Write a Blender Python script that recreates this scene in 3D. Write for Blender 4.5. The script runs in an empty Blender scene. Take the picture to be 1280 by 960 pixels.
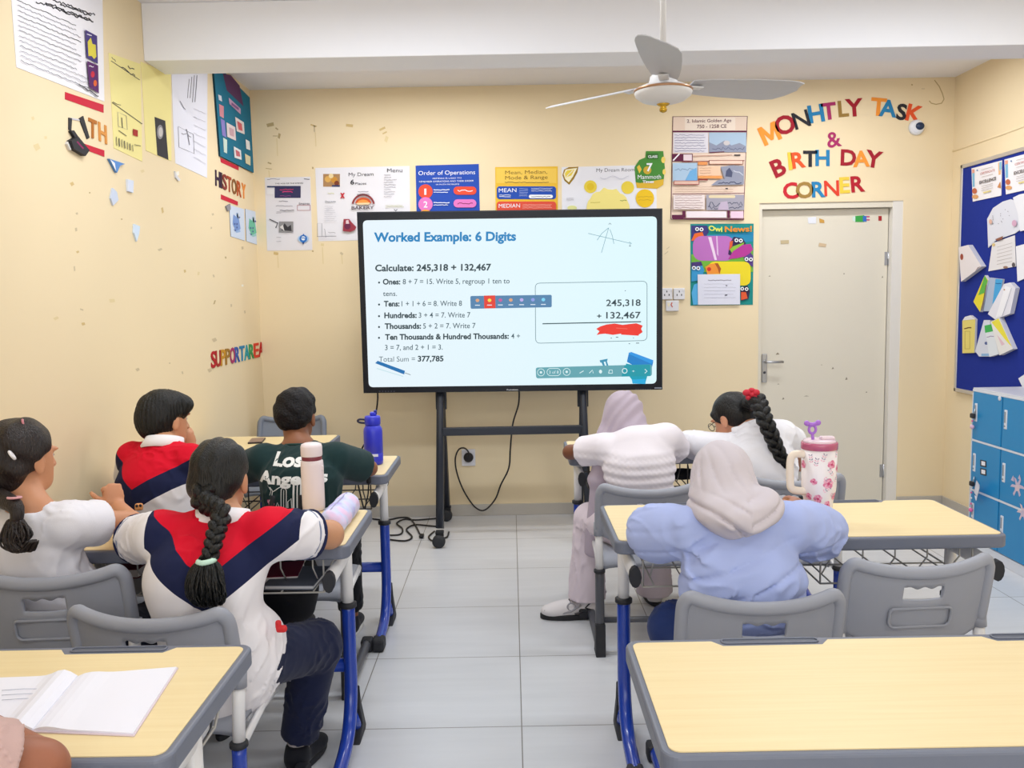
import bpy, bmesh, math, random
import numpy as np
from mathutils import Vector, Matrix
from mathutils.bvhtree import BVHTree
random.seed(7); RNG = np.random.default_rng(7)
SC = bpy.context.scene; COL = SC.collection
pi = math.pi
# ------------------------------------------------------------------ camera
FOC, CAMH, PITCH, ROLL = 1085.0, 1.5, math.atan(106/1085.0), 0.0185
FW = np.array([0, math.cos(PITCH), -math.sin(PITCH)])
UP0 = np.array([0, math.sin(PITCH), math.cos(PITCH)]); RT0 = np.array([1.0, 0, 0])
RT = RT0*math.cos(ROLL) - UP0*math.sin(ROLL); UP = UP0*math.cos(ROLL) + RT0*math.sin(ROLL)
CPOS = np.array([0, 0, CAMH])
cam_data = bpy.data.cameras.new('camera'); cam = bpy.data.objects.new('camera', cam_data); COL.objects.link(cam)
cam_data.sensor_width = 36.0; cam_data.lens = 36.0*FOC/1280; cam_data.clip_start = 0.05
cam.matrix_world = Matrix(((RT[0], UP[0], -FW[0], 0), (RT[1], UP[1], -FW[1], 0), (RT[2], UP[2], -FW[2], CAMH), (0, 0, 0, 1)))
SC.camera = cam
def ray(x, y): return FW + RT*((x-640)/FOC) - UP*((y-480)/FOC)
def onY(x, y, Y): d = ray(x, y); return CPOS + d*(Y/d[1])           # where a sight line meets the plane of that depth
def onX(x, y, X): d = ray(x, y); return CPOS + d*(X/d[0])
def onZ(x, y, Z): d = ray(x, y); return CPOS + d*((Z-CAMH)/d[2])
# ------------------------------------------------------------------ colour, light, world
SC.view_settings.view_transform = 'Standard'; SC.view_settings.look = 'None'
SC.view_settings.gamma = 1.0; SC.view_settings.use_curve_mapping = False
SC.view_settings.exposure = -0.08
SC.cycles.use_denoising = True
SC.cycles.max_bounces = 8; SC.cycles.diffuse_bounces = 5
world = bpy.data.worlds.new('world'); SC.world = world; world.use_nodes = True
world.node_tree.nodes['Background'].inputs[0].default_value = (0.85, 0.92, 1.0, 1)
world.node_tree.nodes['Background'].inputs[1].default_value = 0.6
XL, XR, YB, YR, ZC = -1.715, 2.995, 5.955, -2.6, 2.92               # room: left, right, back, rear, ceiling
def area(name, loc, sx, sy, power, rot=(0, 0, 0), col=(1, 1, 1)):
    l = bpy.data.lights.new(name, 'AREA'); l.shape = 'RECTANGLE'; l.size = sx; l.size_y = sy; l.energy = power; l.color = col
    o = bpy.data.objects.new(name, l); COL.objects.link(o); o.location = loc; o.rotation_euler = rot; return o
for lx in (-0.55, 1.85):                                            # tube battens on the ceiling
    area('ceiling_light', (lx, 3.3, 2.88), 1.25, 0.22, 25, col=(0.9, 0.95, 1.0))
    area('ceiling_light', (lx, 0.5, 2.88), 1.25, 0.22, 17, col=(0.9, 0.95, 1.0))
    area('ceiling_light', (lx, 5.15, 2.88), 1.25, 0.20, 21, col=(0.96, 0.98, 1.0))
area('window_daylight', (0.6, YR+0.05, 1.75), 3.8, 1.7, 76, rot=(pi/2, 0, 0), col=(0.86, 0.93, 1.0))
# ------------------------------------------------------------------ materials
def lin(c): return c/12.92 if c <= 0.04045 else ((c+0.055)/1.055)**2.4
def rgb(h): h = h.lstrip('#'); return tuple(lin(int(h[i:i+2], 16)/255) for i in (0, 2, 4)) + (1.0,)
_M = {}
def mat(h, rough=0.6, metal=0.0, spec=0.4, noise=0.0, nscale=8, bump=0.0, bscale=60, bst=(1, 1, 1), emit=0, coat=0.0, sss=0.0, alpha=1.0, trans=0.0, sheen=0.0):
    key = (h, rough, metal, spec, noise, nscale, bump, bscale, bst, emit, coat, sss, alpha, trans, sheen)
    if key in _M: return _M[key]
    m = bpy.data.materials.new('paint_'+h.lstrip('#')); m.use_nodes = True; nt = m.node_tree; b = nt.nodes['Principled BSDF']
    c = rgb(h); b.inputs['Base Color'].default_value = c; b.inputs['Roughness'].default_value = rough
    b.inputs['Metallic'].default_value = metal; b.inputs['Specular IOR Level'].default_value = spec
    if coat: b.inputs['Coat Weight'].default_value = coat; b.inputs['Coat Roughness'].default_value = 0.1
    if trans: b.inputs['Transmission Weight'].default_value = trans
    if sheen: b.inputs['Sheen Weight'].default_value = sheen
    if alpha < 1: b.inputs['Alpha'].default_value = alpha
    if sss:
        b.inputs['Subsurface Weight'].default_value = sss; b.inputs['Subsurface Radius'].default_value = (0.012, 0.005, 0.003)
        b.inputs['Subsurface Scale'].default_value = 0.5
    if emit:
        b.inputs['Base Color'].default_value = (0.01, 0.01, 0.01, 1); b.inputs['Emission Color'].default_value = c; b.inputs['Emission Strength'].default_value = emit
        b.inputs['Roughness'].default_value = 0.3; b.inputs['Specular IOR Level'].default_value = 0.2
    L = nt.links.new
    if noise or bump:
        tc = nt.nodes.new('ShaderNodeTexCoord')
    if noise:
        n = nt.nodes.new('ShaderNodeTexNoise'); n.inputs['Scale'].default_value = nscale; n.inputs['Detail'].default_value = 4
        L(tc.outputs['Object'], n.inputs['Vector'])
        mx = nt.nodes.new('ShaderNodeMix'); mx.data_type = 'RGBA'
        mx.inputs[6].default_value = tuple(min(1, x*(1-noise)) for x in c[:3])+(1,); mx.inputs[7].default_value = tuple(min(1, x*(1+noise)) for x in c[:3])+(1,)
        L(n.outputs['Fac'], mx.inputs[0]); L(mx.outputs[2], b.inputs['Base Color'])
    if bump:
        mp = nt.nodes.new('ShaderNodeMapping'); mp.inputs['Scale'].default_value = bst; L(tc.outputs['Object'], mp.inputs['Vector'])
        n2 = nt.nodes.new('ShaderNodeTexNoise'); n2.inputs['Scale'].default_value = bscale; n2.inputs['Detail'].default_value = 3
        L(mp.outputs[0], n2.inputs['Vector']); bp = nt.nodes.new('ShaderNodeBump'); bp.inputs['Strength'].default_value = bump
        bp.inputs['Distance'].default_value = 0.01; L(n2.outputs['Fac'], bp.inputs['Height']); L(bp.outputs[0], b.inputs['Normal'])
    _M[key] = m; return m
def math_node(nt, op, a, b=None, c=None):
    n = nt.nodes.new('ShaderNodeMath'); n.operation = op
    for i, v in enumerate((a, b, c)):
        if v is None: continue
        if isinstance(v, (int, float)): n.inputs[i].default_value = v
        else: nt.links.new(v, n.inputs[i])
    return n.outputs[0]
def mix_col(nt, f, a, b):
    n = nt.nodes.new('ShaderNodeMix'); n.data_type = 'RGBA'; nt.links.new(f, n.inputs[0])
    for i, v in ((6, a), (7, b)):
        if isinstance(v, tuple): n.inputs[i].default_value = v
        else: nt.links.new(v, n.inputs[i])
    return n.outputs[2]
def floor_mat():
    m = bpy.data.materials.new('floor_tile'); m.use_nodes = True; nt = m.node_tree; b = nt.nodes['Principled BSDF']; L = nt.links.new
    tc = nt.nodes.new('ShaderNodeTexCoord'); sp = nt.nodes.new('ShaderNodeSeparateXYZ'); L(tc.outputs['Object'], sp.inputs[0])
    def edge(o, off):
        f = math_node(nt, 'FRACT', math_node(nt, 'ADD', math_node(nt, 'DIVIDE', math_node(nt, 'SUBTRACT', o, off), 0.603), 40.5))
        return math_node(nt, 'LESS_THAN', math_node(nt, 'ABSOLUTE', math_node(nt, 'SUBTRACT', f, 0.5)), 0.0032)
    g = math_node(nt, 'MAXIMUM', edge(sp.outputs[0], 0.012), edge(sp.outputs[1], 2.93))
    mp = nt.nodes.new('ShaderNodeMapping'); mp.inputs['Scale'].default_value = (1, 9, 1); L(tc.outputs['Object'], mp.inputs[0])
    n = nt.nodes.new('ShaderNodeTexNoise'); n.inputs['Scale'].default_value = 2.2; n.inputs['Detail'].default_value = 5; L(mp.outputs[0], n.inputs[0])
    base = mix_col(nt, n.outputs['Fac'], rgb('#c3c4c8'), rgb('#d3d4d8'))
    L(mix_col(nt, g, base, rgb('#77726e')), b.inputs['Base Color'])
    b.inputs['Roughness'].default_value = 0.28; b.inputs['Specular IOR Level'].default_value = 0.4
    bp = nt.nodes.new('ShaderNodeBump'); bp.inputs['Strength'].default_value = 0.3; bp.inputs['Distance'].default_value = 0.002; bp.invert = True
    L(g, bp.inputs['Height']); L(bp.outputs[0], b.inputs['Normal']); return m
def wood_mat():
    m = bpy.data.materials.new('yellow_laminate'); m.use_nodes = True; nt = m.node_tree; b = nt.nodes['Principled BSDF']; L = nt.links.new
    tc = nt.nodes.new('ShaderNodeTexCoord'); mp = nt.nodes.new('ShaderNodeMapping'); mp.inputs['Scale'].default_value = (2.0, 60, 1); L(tc.outputs['Object'], mp.inputs[0])
    n = nt.nodes.new('ShaderNodeTexNoise'); n.inputs['Scale'].default_value = 1.6; n.inputs['Detail'].default_value = 5; n.inputs['Distortion'].default_value = 0.4; L(mp.outputs[0], n.inputs[0])
    L(mix_col(nt, n.outputs['Fac'], rgb('#e2ca96'), rgb('#eedcb0')), b.inputs['Base Color'])
    b.inputs['Roughness'].default_value = 0.38; b.inputs['Specular IOR Level'].default_value = 0.35; return m
def polo_mat(x0, zap, k, wn, half, blend=None):
    m = bpy.data.materials.new('polo_cloth'); m.use_nodes = True; nt = m.node_tree; b = nt.nodes['Principled BSDF']; L = nt.links.new
    tc = nt.nodes.new('ShaderNodeTexCoord'); sp = nt.nodes.new('ShaderNodeSeparateXYZ'); L(tc.outputs['Object'], sp.inputs[0])
    ax = math_node(nt, 'ABSOLUTE', math_node(nt, 'SUBTRACT', sp.outputs[0], x0))
    v = math_node(nt, 'SUBTRACT', math_node(nt, 'SUBTRACT', sp.outputs[2], zap), math_node(nt, 'MULTIPLY', ax, k))
    inside = math_node(nt, 'LESS_THAN', ax, half)
    red = math_node(nt, 'GREATER_THAN', v, 0.0); navy = math_node(nt, 'MULTIPLY', math_node(nt, 'GREATER_THAN', v, -wn), inside)
    c = mix_col(nt, navy, rgb('#eae6ea'), rgb('#1d2346'))
    c = mix_col(nt, math_node(nt, 'MULTIPLY', red, inside), c, rgb('#d40f2c'))
    L(c, b.inputs['Base Color']); b.inputs['Roughness'].default_value = 0.85; b.inputs['Specular IOR Level'].default_value = 0.2
    n2 = nt.nodes.new('ShaderNodeTexNoise'); n2.inputs['Scale'].default_value = 700; L(tc.outputs['Object'], n2.inputs[0])
    bp = nt.nodes.new('ShaderNodeBump'); bp.inputs['Strength'].default_value = 0.15; bp.inputs['Distance'].default_value = 0.003; L(n2.outputs['Fac'], bp.inputs['Height']); L(bp.outputs[0], b.inputs['Normal'])
    return m
# ------------------------------------------------------------------ object helpers
def tag(o, label=None, cat=None, group=None, kind=None):
    if label: o['label'] = label
    if cat: o['category'] = cat
    if group: o['group'] = group
    if kind: o['kind'] = kind
    return o
def thing(name, loc, rz, label, cat, group=None):
    o = bpy.data.objects.new(name, None); COL.objects.link(o); o.empty_display_size = 0.1
    o.location = loc; o.rotation_euler = (0, 0, rz); return tag(o, label, cat, group)
def to_local(V, root):
    V = np.asarray(V, dtype=float) - np.array(root.location); a = -root.rotation_euler.z
    R = np.array([[math.cos(a), -math.sin(a), 0], [math.sin(a), math.cos(a), 0], [0, 0, 1]]); return V @ R.T
class MB:
    """collects shapes and links them as one mesh object"""
    def __init__(s): s.v = []; s.f = []; s.m = []; s.sm = []; s.mats = []
    def mi(s, m):
        if m not in s.mats: s.mats.append(m)
        return s.mats.index(m)
    def add(s, V, F, m, smooth=False):
        o = len(s.v); s.v += [tuple(map(float, p)) for p in V]; i = s.mi(m)
        for f in F: s.f.append(tuple(o+k for k in f)); s.m.append(i); s.sm.append(smooth)
        return s
    def bm(s, b, m, smooth=False, M=None):
        b.verts.ensure_lookup_table(); b.verts.index_update()
        V = [(M @ v.co if M else v.co) for v in b.verts]; F = [[v.index for v in f.verts] for f in b.faces]; b.free(); return s.add(V, F, m, smooth)
    def box(s, c, size, m, bev=0.0, M=None, seg=2, smooth=False):
        b = bmesh.new(); bmesh.ops.create_cube(b, size=1)
        for v in b.verts: v.co = Vector((v.co.x*size[0]+c[0], v.co.y*size[1]+c[1], v.co.z*size[2]+c[2]))
        if bev: bmesh.ops.bevel(b, geom=list(b.edges), offset=bev, segments=seg, affect='EDGES', profile=0.5)
        return s.bm(b, m, smooth, M)
    def prism(s, poly, z0, z1, m, bev=0.0, M=None, smooth=False):
        b = bmesh.new(); vs = [b.verts.new((p[0], p[1], z0)) for p in poly]; f = b.faces.new(vs)
        r = bmesh.ops.extrude_face_region(b, geom=[f]); up = [e for e in r['geom'] if isinstance(e, bmesh.types.BMVert)]
        for v in up: v.co.z = z1
        bmesh.ops.recalc_face_normals(b, faces=list(b.faces))
        if bev:
            es = [e for e in b.edges if abs(e.verts[0].co.z-e.verts[1].co.z) < 1e-6]
            bmesh.ops.bevel(b, geom=es, offset=bev, segments=3, affect='EDGES', profile=0.5)
        return s.bm(b, m, smooth, M)
    def tube(s, pts, r, m, n=10, ry=None, caps=True, up=None, closed=False):
        P = [np.array(p, float) for p in pts]; N = len(P); rr = r if hasattr(r, '__len__') else [r]*N
        V = []; F = []; prev = None
        for i in range(N):
            if closed: t = P[(i+1) % N]-P[i-1]
            else: t = P[min(i+1, N-1)]-P[max(i-1, 0)]
            t = t/(np.linalg.norm(t)+1e-12)
            if prev is None:
                a = np.array(up, float) if up is not None else (np.array([0, 0, 1.0]) if abs(t[2]) < 0.9 else np.array([1.0, 0, 0]))
            else: a = prev
            a = a-t*(a@t); a /= np.linalg.norm(a)+1e-12; prev = a; bb = np.cross(t, a)
            for k in range(n):
                q = 2*pi*k/n; V.append(P[i]+a*math.cos(q)*rr[i]*(ry if ry else 1)+bb*math.sin(q)*rr[i])
        for i in range(N if closed else N-1):
            j = (i+1) % N
            for k in range(n): F.append((i*n+k, i*n+(k+1) % n, j*n+(k+1) % n, j*n+k))
        s.add(V, F, m, True)
        if caps and not closed:
            o = len(s.v)-len(V); i_ = s.mi(m)
            s.f.append(tuple(o+k for k in range(n))[::-1]); s.m.append(i_); s.sm.append(False)
            s.f.append(tuple(o+(N-1)*n+k for k in range(n))); s.m.append(i_); s.sm.append(False)
        return s
    def lathe(s, prof, m, c=(0, 0, 0), n=28, R=None, smooth=True):
        V = []; F = []; c = np.array(c, float)
        for (r, z) in prof:
            for k in range(n):
                p = np.array([r*math.cos(2*pi*k/n), r*math.sin(2*pi*k/n), z]); V.append((R @ p if R is not None else p)+c)
        for i in range(len(prof)-1):
            for k in range(n): F.append((i*n+k, i*n+(k+1) % n, (i+1)*n+(k+1) % n, (i+1)*n+k))
        F.append(tuple(range(n))[::-1]); F.append(tuple((len(prof)-1)*n+k for k in range(n)))
        return s.add(V, F, m, smooth)
    def sphere(s, c, r, m, n=14):
        r = (r, r, r) if not hasattr(r, '__len__') else r; V = []; F = []
        for i in range(n+1):
            a = pi*i/n
            for k in range(2*n): q = pi*k/n; V.append((c[0]+r[0]*math.sin(a)*math.cos(q), c[1]+r[1]*math.sin(a)*math.sin(q), c[2]-r[2]*math.cos(a)))
        for i in range(n):
            for k in range(2*n): F.append((i*2*n+k, i*2*n+(k+1) % (2*n), (i+1)*2*n+(k+1) % (2*n), (i+1)*2*n+k))
        return s.add(V, F, m, True)
    def done(s, name, parent=None, world=False, origin=None, merge=True):
        V = np.array(s.v, float).reshape(-1, 3); me = bpy.data.meshes.new(name)
        loc = None
        if parent is not None:
            if world: V = to_local(V, parent)
        else:
            lo, hi = V.min(0), V.max(0); loc = np.array([(lo[0]+hi[0])/2, (lo[1]+hi[1])/2, lo[2]]) if origin is None else np.array(origin, float); V = V-loc
        me.from_pydata(V.tolist(), [], s.f)
        for m in s.mats: me.materials.append(m)
        me.polygons.foreach_set('material_index', s.m); me.polygons.foreach_set('use_smooth', s.sm); me.update()
        o = bpy.data.objects.new(name, me); COL.objects.link(o)
        if parent is not None: o.parent = parent
        else: o.location = loc
        return o
def rrect(w, h, r, n=5, cx=0, cy=0):
    P = []
    for (sx, sy, a0) in ((1, 1, 0), (-1, 1, pi/2), (-1, -1, pi), (1, -1, 1.5*pi)):
        for k in range(n+1):
            a = a0+pi/2*k/n; P.append((cx+sx*(w/2-r)+r*math.cos(a), cy+sy*(h/2-r)+r*math.sin(a)))
    return P
def smooth_path(pts, n=8):
    P = [np.array(p, float) for p in pts]; out = []
    for i in range(len(P)-1):
        p0, p1, p2, p3 = P[max(i-1, 0)], P[i], P[i+1], P[min(i+2, len(P)-1)]
        for k in range(n):
            t = k/n; out.append(0.5*((2*p1)+(-p0+p2)*t+(2*p0-5*p1+4*p2-p3)*t*t+(-p0+3*p1-3*p2+p3)*t**3))
    out.append(P[-1]); return out
# lettering: glyph meshes of the built-in font, cap height 1
_T = {}
def _glyphs(txt, bold, cuts=0):
    if txt == 'M' and bold > 0:                                     # a sturdy poster M
        return np.array([(0, 0), (0, 1), (.24, 1), (.49, .42), (.74, 1), (.98, 1), (.98, 0), (.77, 0), (.77, .6), (.56, .14), (.42, .14), (.21, .6), (.21, 0)]), [(0, 1, 2, 11, 12), (2, 3, 10, 11), (3, 9, 10), (3, 4, 8, 9), (4, 5, 6, 7, 8)]
    if 'M' in txt: bold = min(bold, 0.0)
    key = (txt, bold)
    if key in _T: return _T[key]
    c = bpy.data.curves.new('lettering', 'FONT'); c.body = txt; c.size = 1.0; c.offset = bold; c.resolution_u = 3
    o = bpy.data.objects.new('lettering', c); COL.objects.link(o)
    dg = bpy.context.evaluated_depsgraph_get(); me = bpy.data.meshes.new_from_object(o.evaluated_get(dg))
    V = np.array([v.co[:2] for v in me.vertices]).reshape(-1, 2)/0.729; F = [tuple(p.vertices) for p in me.polygons]
    bpy.data.objects.remove(o); bpy.data.curves.remove(c); bpy.data.meshes.remove(me)
    if len(V): V[:, 0] -= V[:, 0].min()
    _T[key] = (V, F); return _T[key]
class Sheet(MB):
    """a flat printed thing lying on a plane; shapes are given as sight lines that meet that plane"""
    def __init__(s, pt, n): super().__init__(); s.pt = pt; s.n = np.array(n, float); s.L = 0.0
    def P(s, x, y, off=0.0): return s.pt(x, y)+s.n*off
    def base(s, pts, m, t=0.002, side=None):
        N = len(pts); V = [s.P(x, y, 0.0003) for x, y in pts]+[s.P(x, y, t) for x, y in pts]
        s.add(V[N:], [tuple(range(N))], m); s.add(V, [(k, (k+1) % N, N+(k+1) % N, N+k) for k in range(N)], side or m); s.L = t; return s
    def brect(s, x0, y0, x1, y1, m, t=0.002): return s.base([(x0, y0), (x1, y0), (x1, y1), (x0, y1)], m, t)
    def poly(s, pts, m): s.L += 0.0004; return s.add([s.P(x, y, s.L) for x, y in pts], [tuple(range(len(pts)))], m)
    def rect(s, x0, y0, x1, y1, m): return s.poly([(x0, y0), (x1, y0), (x1, y1), (x0, y1)], m)
    def rr(s, x0, y0, x1, y1, r, m): return s.poly(rrect(x1-x0, y1-y0, r, 4, (x0+x1)/2, (y0+y1)/2), m)
    def disc(s, cx, cy, rx, m, ry=None, n=20): ry = ry or rx; return s.poly([(cx+rx*math.cos(2*pi*k/n), cy+ry*math.sin(2*pi*k/n)) for k in range(n)], m)
    def line(s, pts, w, m, closed=False):
        s.L += 0.0003; V = []; N = len(pts); F = []
        for i in range(N):
            a = np.array(pts[(i-1) % N] if closed else pts[max(i-1, 0)], float); b = np.array(pts[(i+1) % N] if closed else pts[min(i+1, N-1)], float)
            t = b-a; t /= np.linalg.norm(t)+1e-9; q = np.array([-t[1], t[0]])*w/2; p = np.array(pts[i], float)
            V += [s.P(*(p+q), s.L), s.P(*(p-q), s.L)]
        for i in range(N if closed else N-1): j = (i+1) % N; F.append((2*i, 2*i+1, 2*j+1, 2*j))
        return s.add(V, F, m)
    def frame(s, x0, y0, x1, y1, w, m, r=0.01): return s.line(rrect(x1-x0, y1-y0, r, 4, (x0+x1)/2, (y0+y1)/2), w, m, True)
    def textq(s, txt, p0, p1, pt, m, bold=0.0):
        """baseline p0 to p1, pt above p0 at cap height"""
        V, F = _glyphs(txt, bold)
        if not len(V): return s
        s.L += 0.0004; O = s.P(*p0, s.L); U = s.P(*p1, s.L)-O; W = s.P(*pt, s.L)-O; w = V[:, 0].max()
        return s.add([O+U*(v[0]/w)+W*v[1] for v in V], F, m)
    def text(s, txt, x0, y0, x1, cap, m, bold=0.0, dy=None):
        dy = -(x1-x0)*ROLL if dy is None else dy
        return s.textq(txt, (x0, y0), (x1, y0+dy), (x0, y0-cap), m, bold)
    def scrib(s, x0, y0, x1, m, h=1.2, w=0.6, y1=None, step=2.2):
        y1 = y0 if y1 is None else y1; n = max(3, int(abs(x1-x0)/step)); pts = []
        for i in range(n+1): t = i/n; pts.append((x0+(x1-x0)*t, y0+(y1-y0)*t+random.uniform(-h, h)*0.5))
        return s.line(pts, w, m)
    def lines(s, x0, y0, x1, y1, n, m, h=1.0, w=0.5, slope=0.0, rag=0.15):
        for i in range(n):
            y = y0+(y1-y0)*i/max(1, n-1); xe = x1-(x1-x0)*random.uniform(0, rag); s.scrib(x0, y, xe, m, h, w, y+(xe-x0)*slope)
        return s
backwall = lambda x, y: onY(x, y, YB); leftwall = lambda x, y: onX(x, y, XL); rightwall = lambda x, y: onX(x, y, XR)
NB, NL, NR = (0, -1, 0), (1, 0, 0), (-1, 0, 0)
def backsheet(): return Sheet(backwall, NB)
def leftsheet(): return Sheet(leftwall, NL)
# ================================================================== THE ROOM
CREAM = mat('#ebd9b6', 0.75, noise=0.025, nscale=1.3, bump=0.03, bscale=30, spec=0.2)
WHITE = mat('#e9eaf1', 0.7, spec=0.2, noise=0.01, nscale=2)
FLOOR = floor_mat(); WOOD = wood_mat()
def struct(name, mb): o = mb.done(name, origin=(0, 0, 0)); o['kind'] = 'structure'; return o
struct('floor', MB().box(((XL+XR)/2, (YB+YR)/2, -0.05), (XR-XL+0.4, YB-YR+0.4, 0.1), FLOOR))
struct('ceiling', MB().box(((XL+XR)/2, (YB+YR)/2, ZC+0.05), (XR-XL+0.4, YB-YR+0.4, 0.1), WHITE))
# marks left by old tape and pins, on the plaster
TAPE = mat('#d0b57c', 0.6); TAPE2 = mat('#e0cc9c', 0.6); GLUE = mat('#b9a273', 0.7); MARK = mat('#cbb998', 0.7); CHIP = mat('#f3efe4', 0.7)
wl = Sheet(leftwall, NL); wl.box((XL-0.1, (YB+YR)/2, ZC/2), (0.2, YB-YR, ZC), CREAM)
for (x, y, w, h, m) in ((41, 148, 4, 5, TAPE2), (46, 184, 8, 9, TAPE2), (57, 172, 4, 4, TAPE2), (90, 230, 5, 5, TAPE), (112, 241, 2, 2, GLUE), (203, 263, 3, 8, TAPE), (96, 267, 3, 3, MARK), (95, 287, 3, 5, MARK),
        (97, 315, 4, 3, TAPE), (93, 336, 2, 7, MARK), (152, 274, 2, 2, GLUE), (200, 312, 6, 3, MARK), (231, 339, 3, 4, TAPE), (248, 342, 3, 5, TAPE2), (267, 345, 2, 4, MARK), (282, 322, 2, 3, GLUE), (303, 357, 3, 3, CHIP),
        (268, 378, 2, 6, GLUE), (289, 382, 2, 4, MARK), (104, 405, 5, 4, TAPE), (102, 387, 5, 2, MARK), (172, 462, 5, 4, MARK), (212, 454, 2, 2, MARK), (228, 466, 2, 4, MARK), (262, 463, 5, 5, MARK), (268, 425, 6, 5, MARK), (266, 268, 3, 3, MARK),
        (264, 285, 2, 3, MARK), (178, 214, 5, 4, TAPE2), (303, 310, 3, 4, MARK), (222, 217, 4, 6, CHIP), (306, 390, 2, 4, MARK), (140, 376, 8, 5, TAPE2), (70, 398, 7, 4, TAPE2)):
    a = random.uniform(-0.4, 0.4); c, q = math.cos(a), math.sin(a); wl.L = 0
    wl.poly([(x+u*w/2*c-v*h/2*q, y+u*w/2*q+v*h/2*c) for u, v in ((-1, -0.8), (0.7, -1), (1, 0.6), (-0.6, 1))], m)
struct('wall_left', wl)
# back wall with the door opening
DX0, DX1, DZ = 1.695, 2.67, 2.115
wb = Sheet(backwall, NB)
wb.box(((XL+DX0)/2, YB+0.1, ZC/2), (DX0-XL, 0.2, ZC), CREAM); wb.box(((DX1+XR)/2+0.1, YB+0.1, ZC/2), (XR-DX1+0.2, 0.2, ZC), CREAM)
wb.box(((DX0+DX1)/2, YB+0.1, (ZC+DZ)/2), (DX1-DX0, 0.2, ZC-DZ), CREAM)
wb.box(((DX0+DX1)/2, YB+0.24, DZ/2), (DX1-DX0+0.3, 0.08, DZ), CREAM)
for (x, y, w, h, m, a) in ((338, 156, 9, 5, GLUE, -0.3), (346, 161, 4, 2, GLUE, 0.6), (344, 170, 6, 1, GLUE, 0), (349, 170, 3, 7, GLUE, 0.2), (392, 157, 8, 2, TAPE, 0.3), (393, 161, 2, 9, MARK, 0), (437, 157, 9, 4, TAPE, 0.05), (478, 161, 8, 3, TAPE, -0.5), (481, 166, 6, 2, TAPE, -0.5), (483, 174, 4, 8, TAPE2, 0.3),
        (337, 204, 5, 2, GLUE, 0.3), (336, 211, 8, 1, GLUE, 0.1), (391, 210, 2, 3, GLUE, 0), (345, 317, 6, 4, TAPE, 0.1), (403, 306, 4, 4, TAPE2, 0), (427, 317, 4, 3, MARK, 0.6), (391, 314, 2, 2, GLUE, 0), (835, 310, 5, 1, MARK, -0.7), (833, 316, 6, 1, MARK, -0.7), (1140, 106, 2, 2, GLUE, 0), (1154, 111, 4, 1, MARK, 0)):
    c, q = math.cos(a), math.sin(a); wb.L = 0
    wb.poly([(x+u*w/2*c-v*h/2*q, y+u*w/2*q+v*h/2*c) for u, v in ((-1, -1), (1, -0.8), (0.9, 1), (-1, 0.7))], m)
for (x0, y0, y1) in ((346, 173, 195), (394, 165, 183), (336, 213, 222), (403, 309, 330), (347, 320, 335), (427, 318, 330)):
    wb.L = 0; wb.line([(x0, y0), (x0+1, y1)], 1.2, TAPE2)
wb.L = 0; wb.line([(1168, 100), (1174, 108), (1178, 117), (1180, 124), (1177, 129), (1170, 130.5), (1164, 129), (1161.5, 126)], 1.3, GLUE)
struct('wall_back', wb)
struct('wall_right', MB().box((XR+0.1, (YB+YR)/2, ZC/2), (0.2, YB-YR, ZC), CREAM)
       .tube([onX(1168, 197, XR), onX(1215, 181, XR), onX(1250, 169, XR), onX(1290, 154, XR)], 0.007, CREAM, 8))
struct('wall_rear', MB().box(((XL+XR)/2, YR-0.1, ZC/2), (XR-XL+0.4, 0.2, ZC), CREAM))
struct('trim_1', MB().box(((XL+XR)/2, 4.37, (2.655+ZC)/2), (XR-XL, 0.25, ZC-2.655), WHITE, 0.004))
SKIRT = mat('#b9b3aa', 0.35, noise=0.04, nscale=3, spec=0.4)
struct('baseboard_back', MB().box(((XL+DX0)/2, YB-0.006, 0.04), (DX0-XL, 0.012, 0.08), SKIRT, 0.002).box(((DX1+XR)/2, YB-0.006, 0.04), (XR-DX1, 0.012, 0.08), SKIRT, 0.002))
struct('baseboard_left', MB().box((XL+0.006, (YB+YR)/2, 0.04), (0.012, YB-YR-0.03, 0.08), SKIRT, 0.002))
struct('baseboard_right', MB().box((XR-0.006, (YB+YR)/2, 0.04), (0.012, YB-YR-0.03, 0.08), SKIRT, 0.002))
# door
DOORC = mat('#ddd6c6', 0.5, noise=0.015, nscale=2); JAMB = mat('#e3dfd8', 0.5); STEEL = mat('#b9bbc0', 0.3, metal=0.9)
dr = thing('door_1', ((DX0+DX1)/2, YB+0.03, 0), 0, 'beige flush classroom door with lever handle', 'door'); dr['kind'] = 'structure'
W = DX1-DX0
f = MB()
f.box((-W/2+0.011, 0.05, DZ/2), (0.022, 0.14, DZ), DOORC).box((W/2-0.035, 0.045, DZ/2), (0.07, 0.14, DZ), JAMB).box((-0.024, 0.05, DZ-0.02), (W-0.092, 0.14, 0.04), DOORC)
f.done('door_frame', dr)
lw = W-0.094; lc = -W/2+0.022+lw/2
f = MB().box((lc, 0.05, DZ/2-0.013), (lw-0.006, 0.045, DZ-0.06), DOORC, 0.003)
def dpt(x, y): return onY(x, y, YB+0.03+0.0275)-np.array(dr.location)
ds = Sheet(dpt, NB); DK = mat('#8a7f6d', 0.7)
for (x, y, w, h) in ((962, 345, 3, 1.5), (1055, 342, 2, 2), (1103, 346, 2, 3), (1041, 460, 3, 3), (1058, 473, 3, 4), (1083, 490, 2, 2), (972, 442, 5, 3), (979, 498, 3, 3), (1008, 495, 7, 1), (1027, 456, 2, 1), (973, 480, 3, 1)):
    ds.L = 0; ds.poly([(x-w/2, y+h/2), (x, y-h/2), (x+w/2, y+h/3)], DK)
f.add(ds.v, ds.f, DK); f.done('door_leaf', dr)
h = MB(); hx, hz = dpt(960, 460)[0], dpt(960, 460)[2]; y0 = 0.0275
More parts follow.
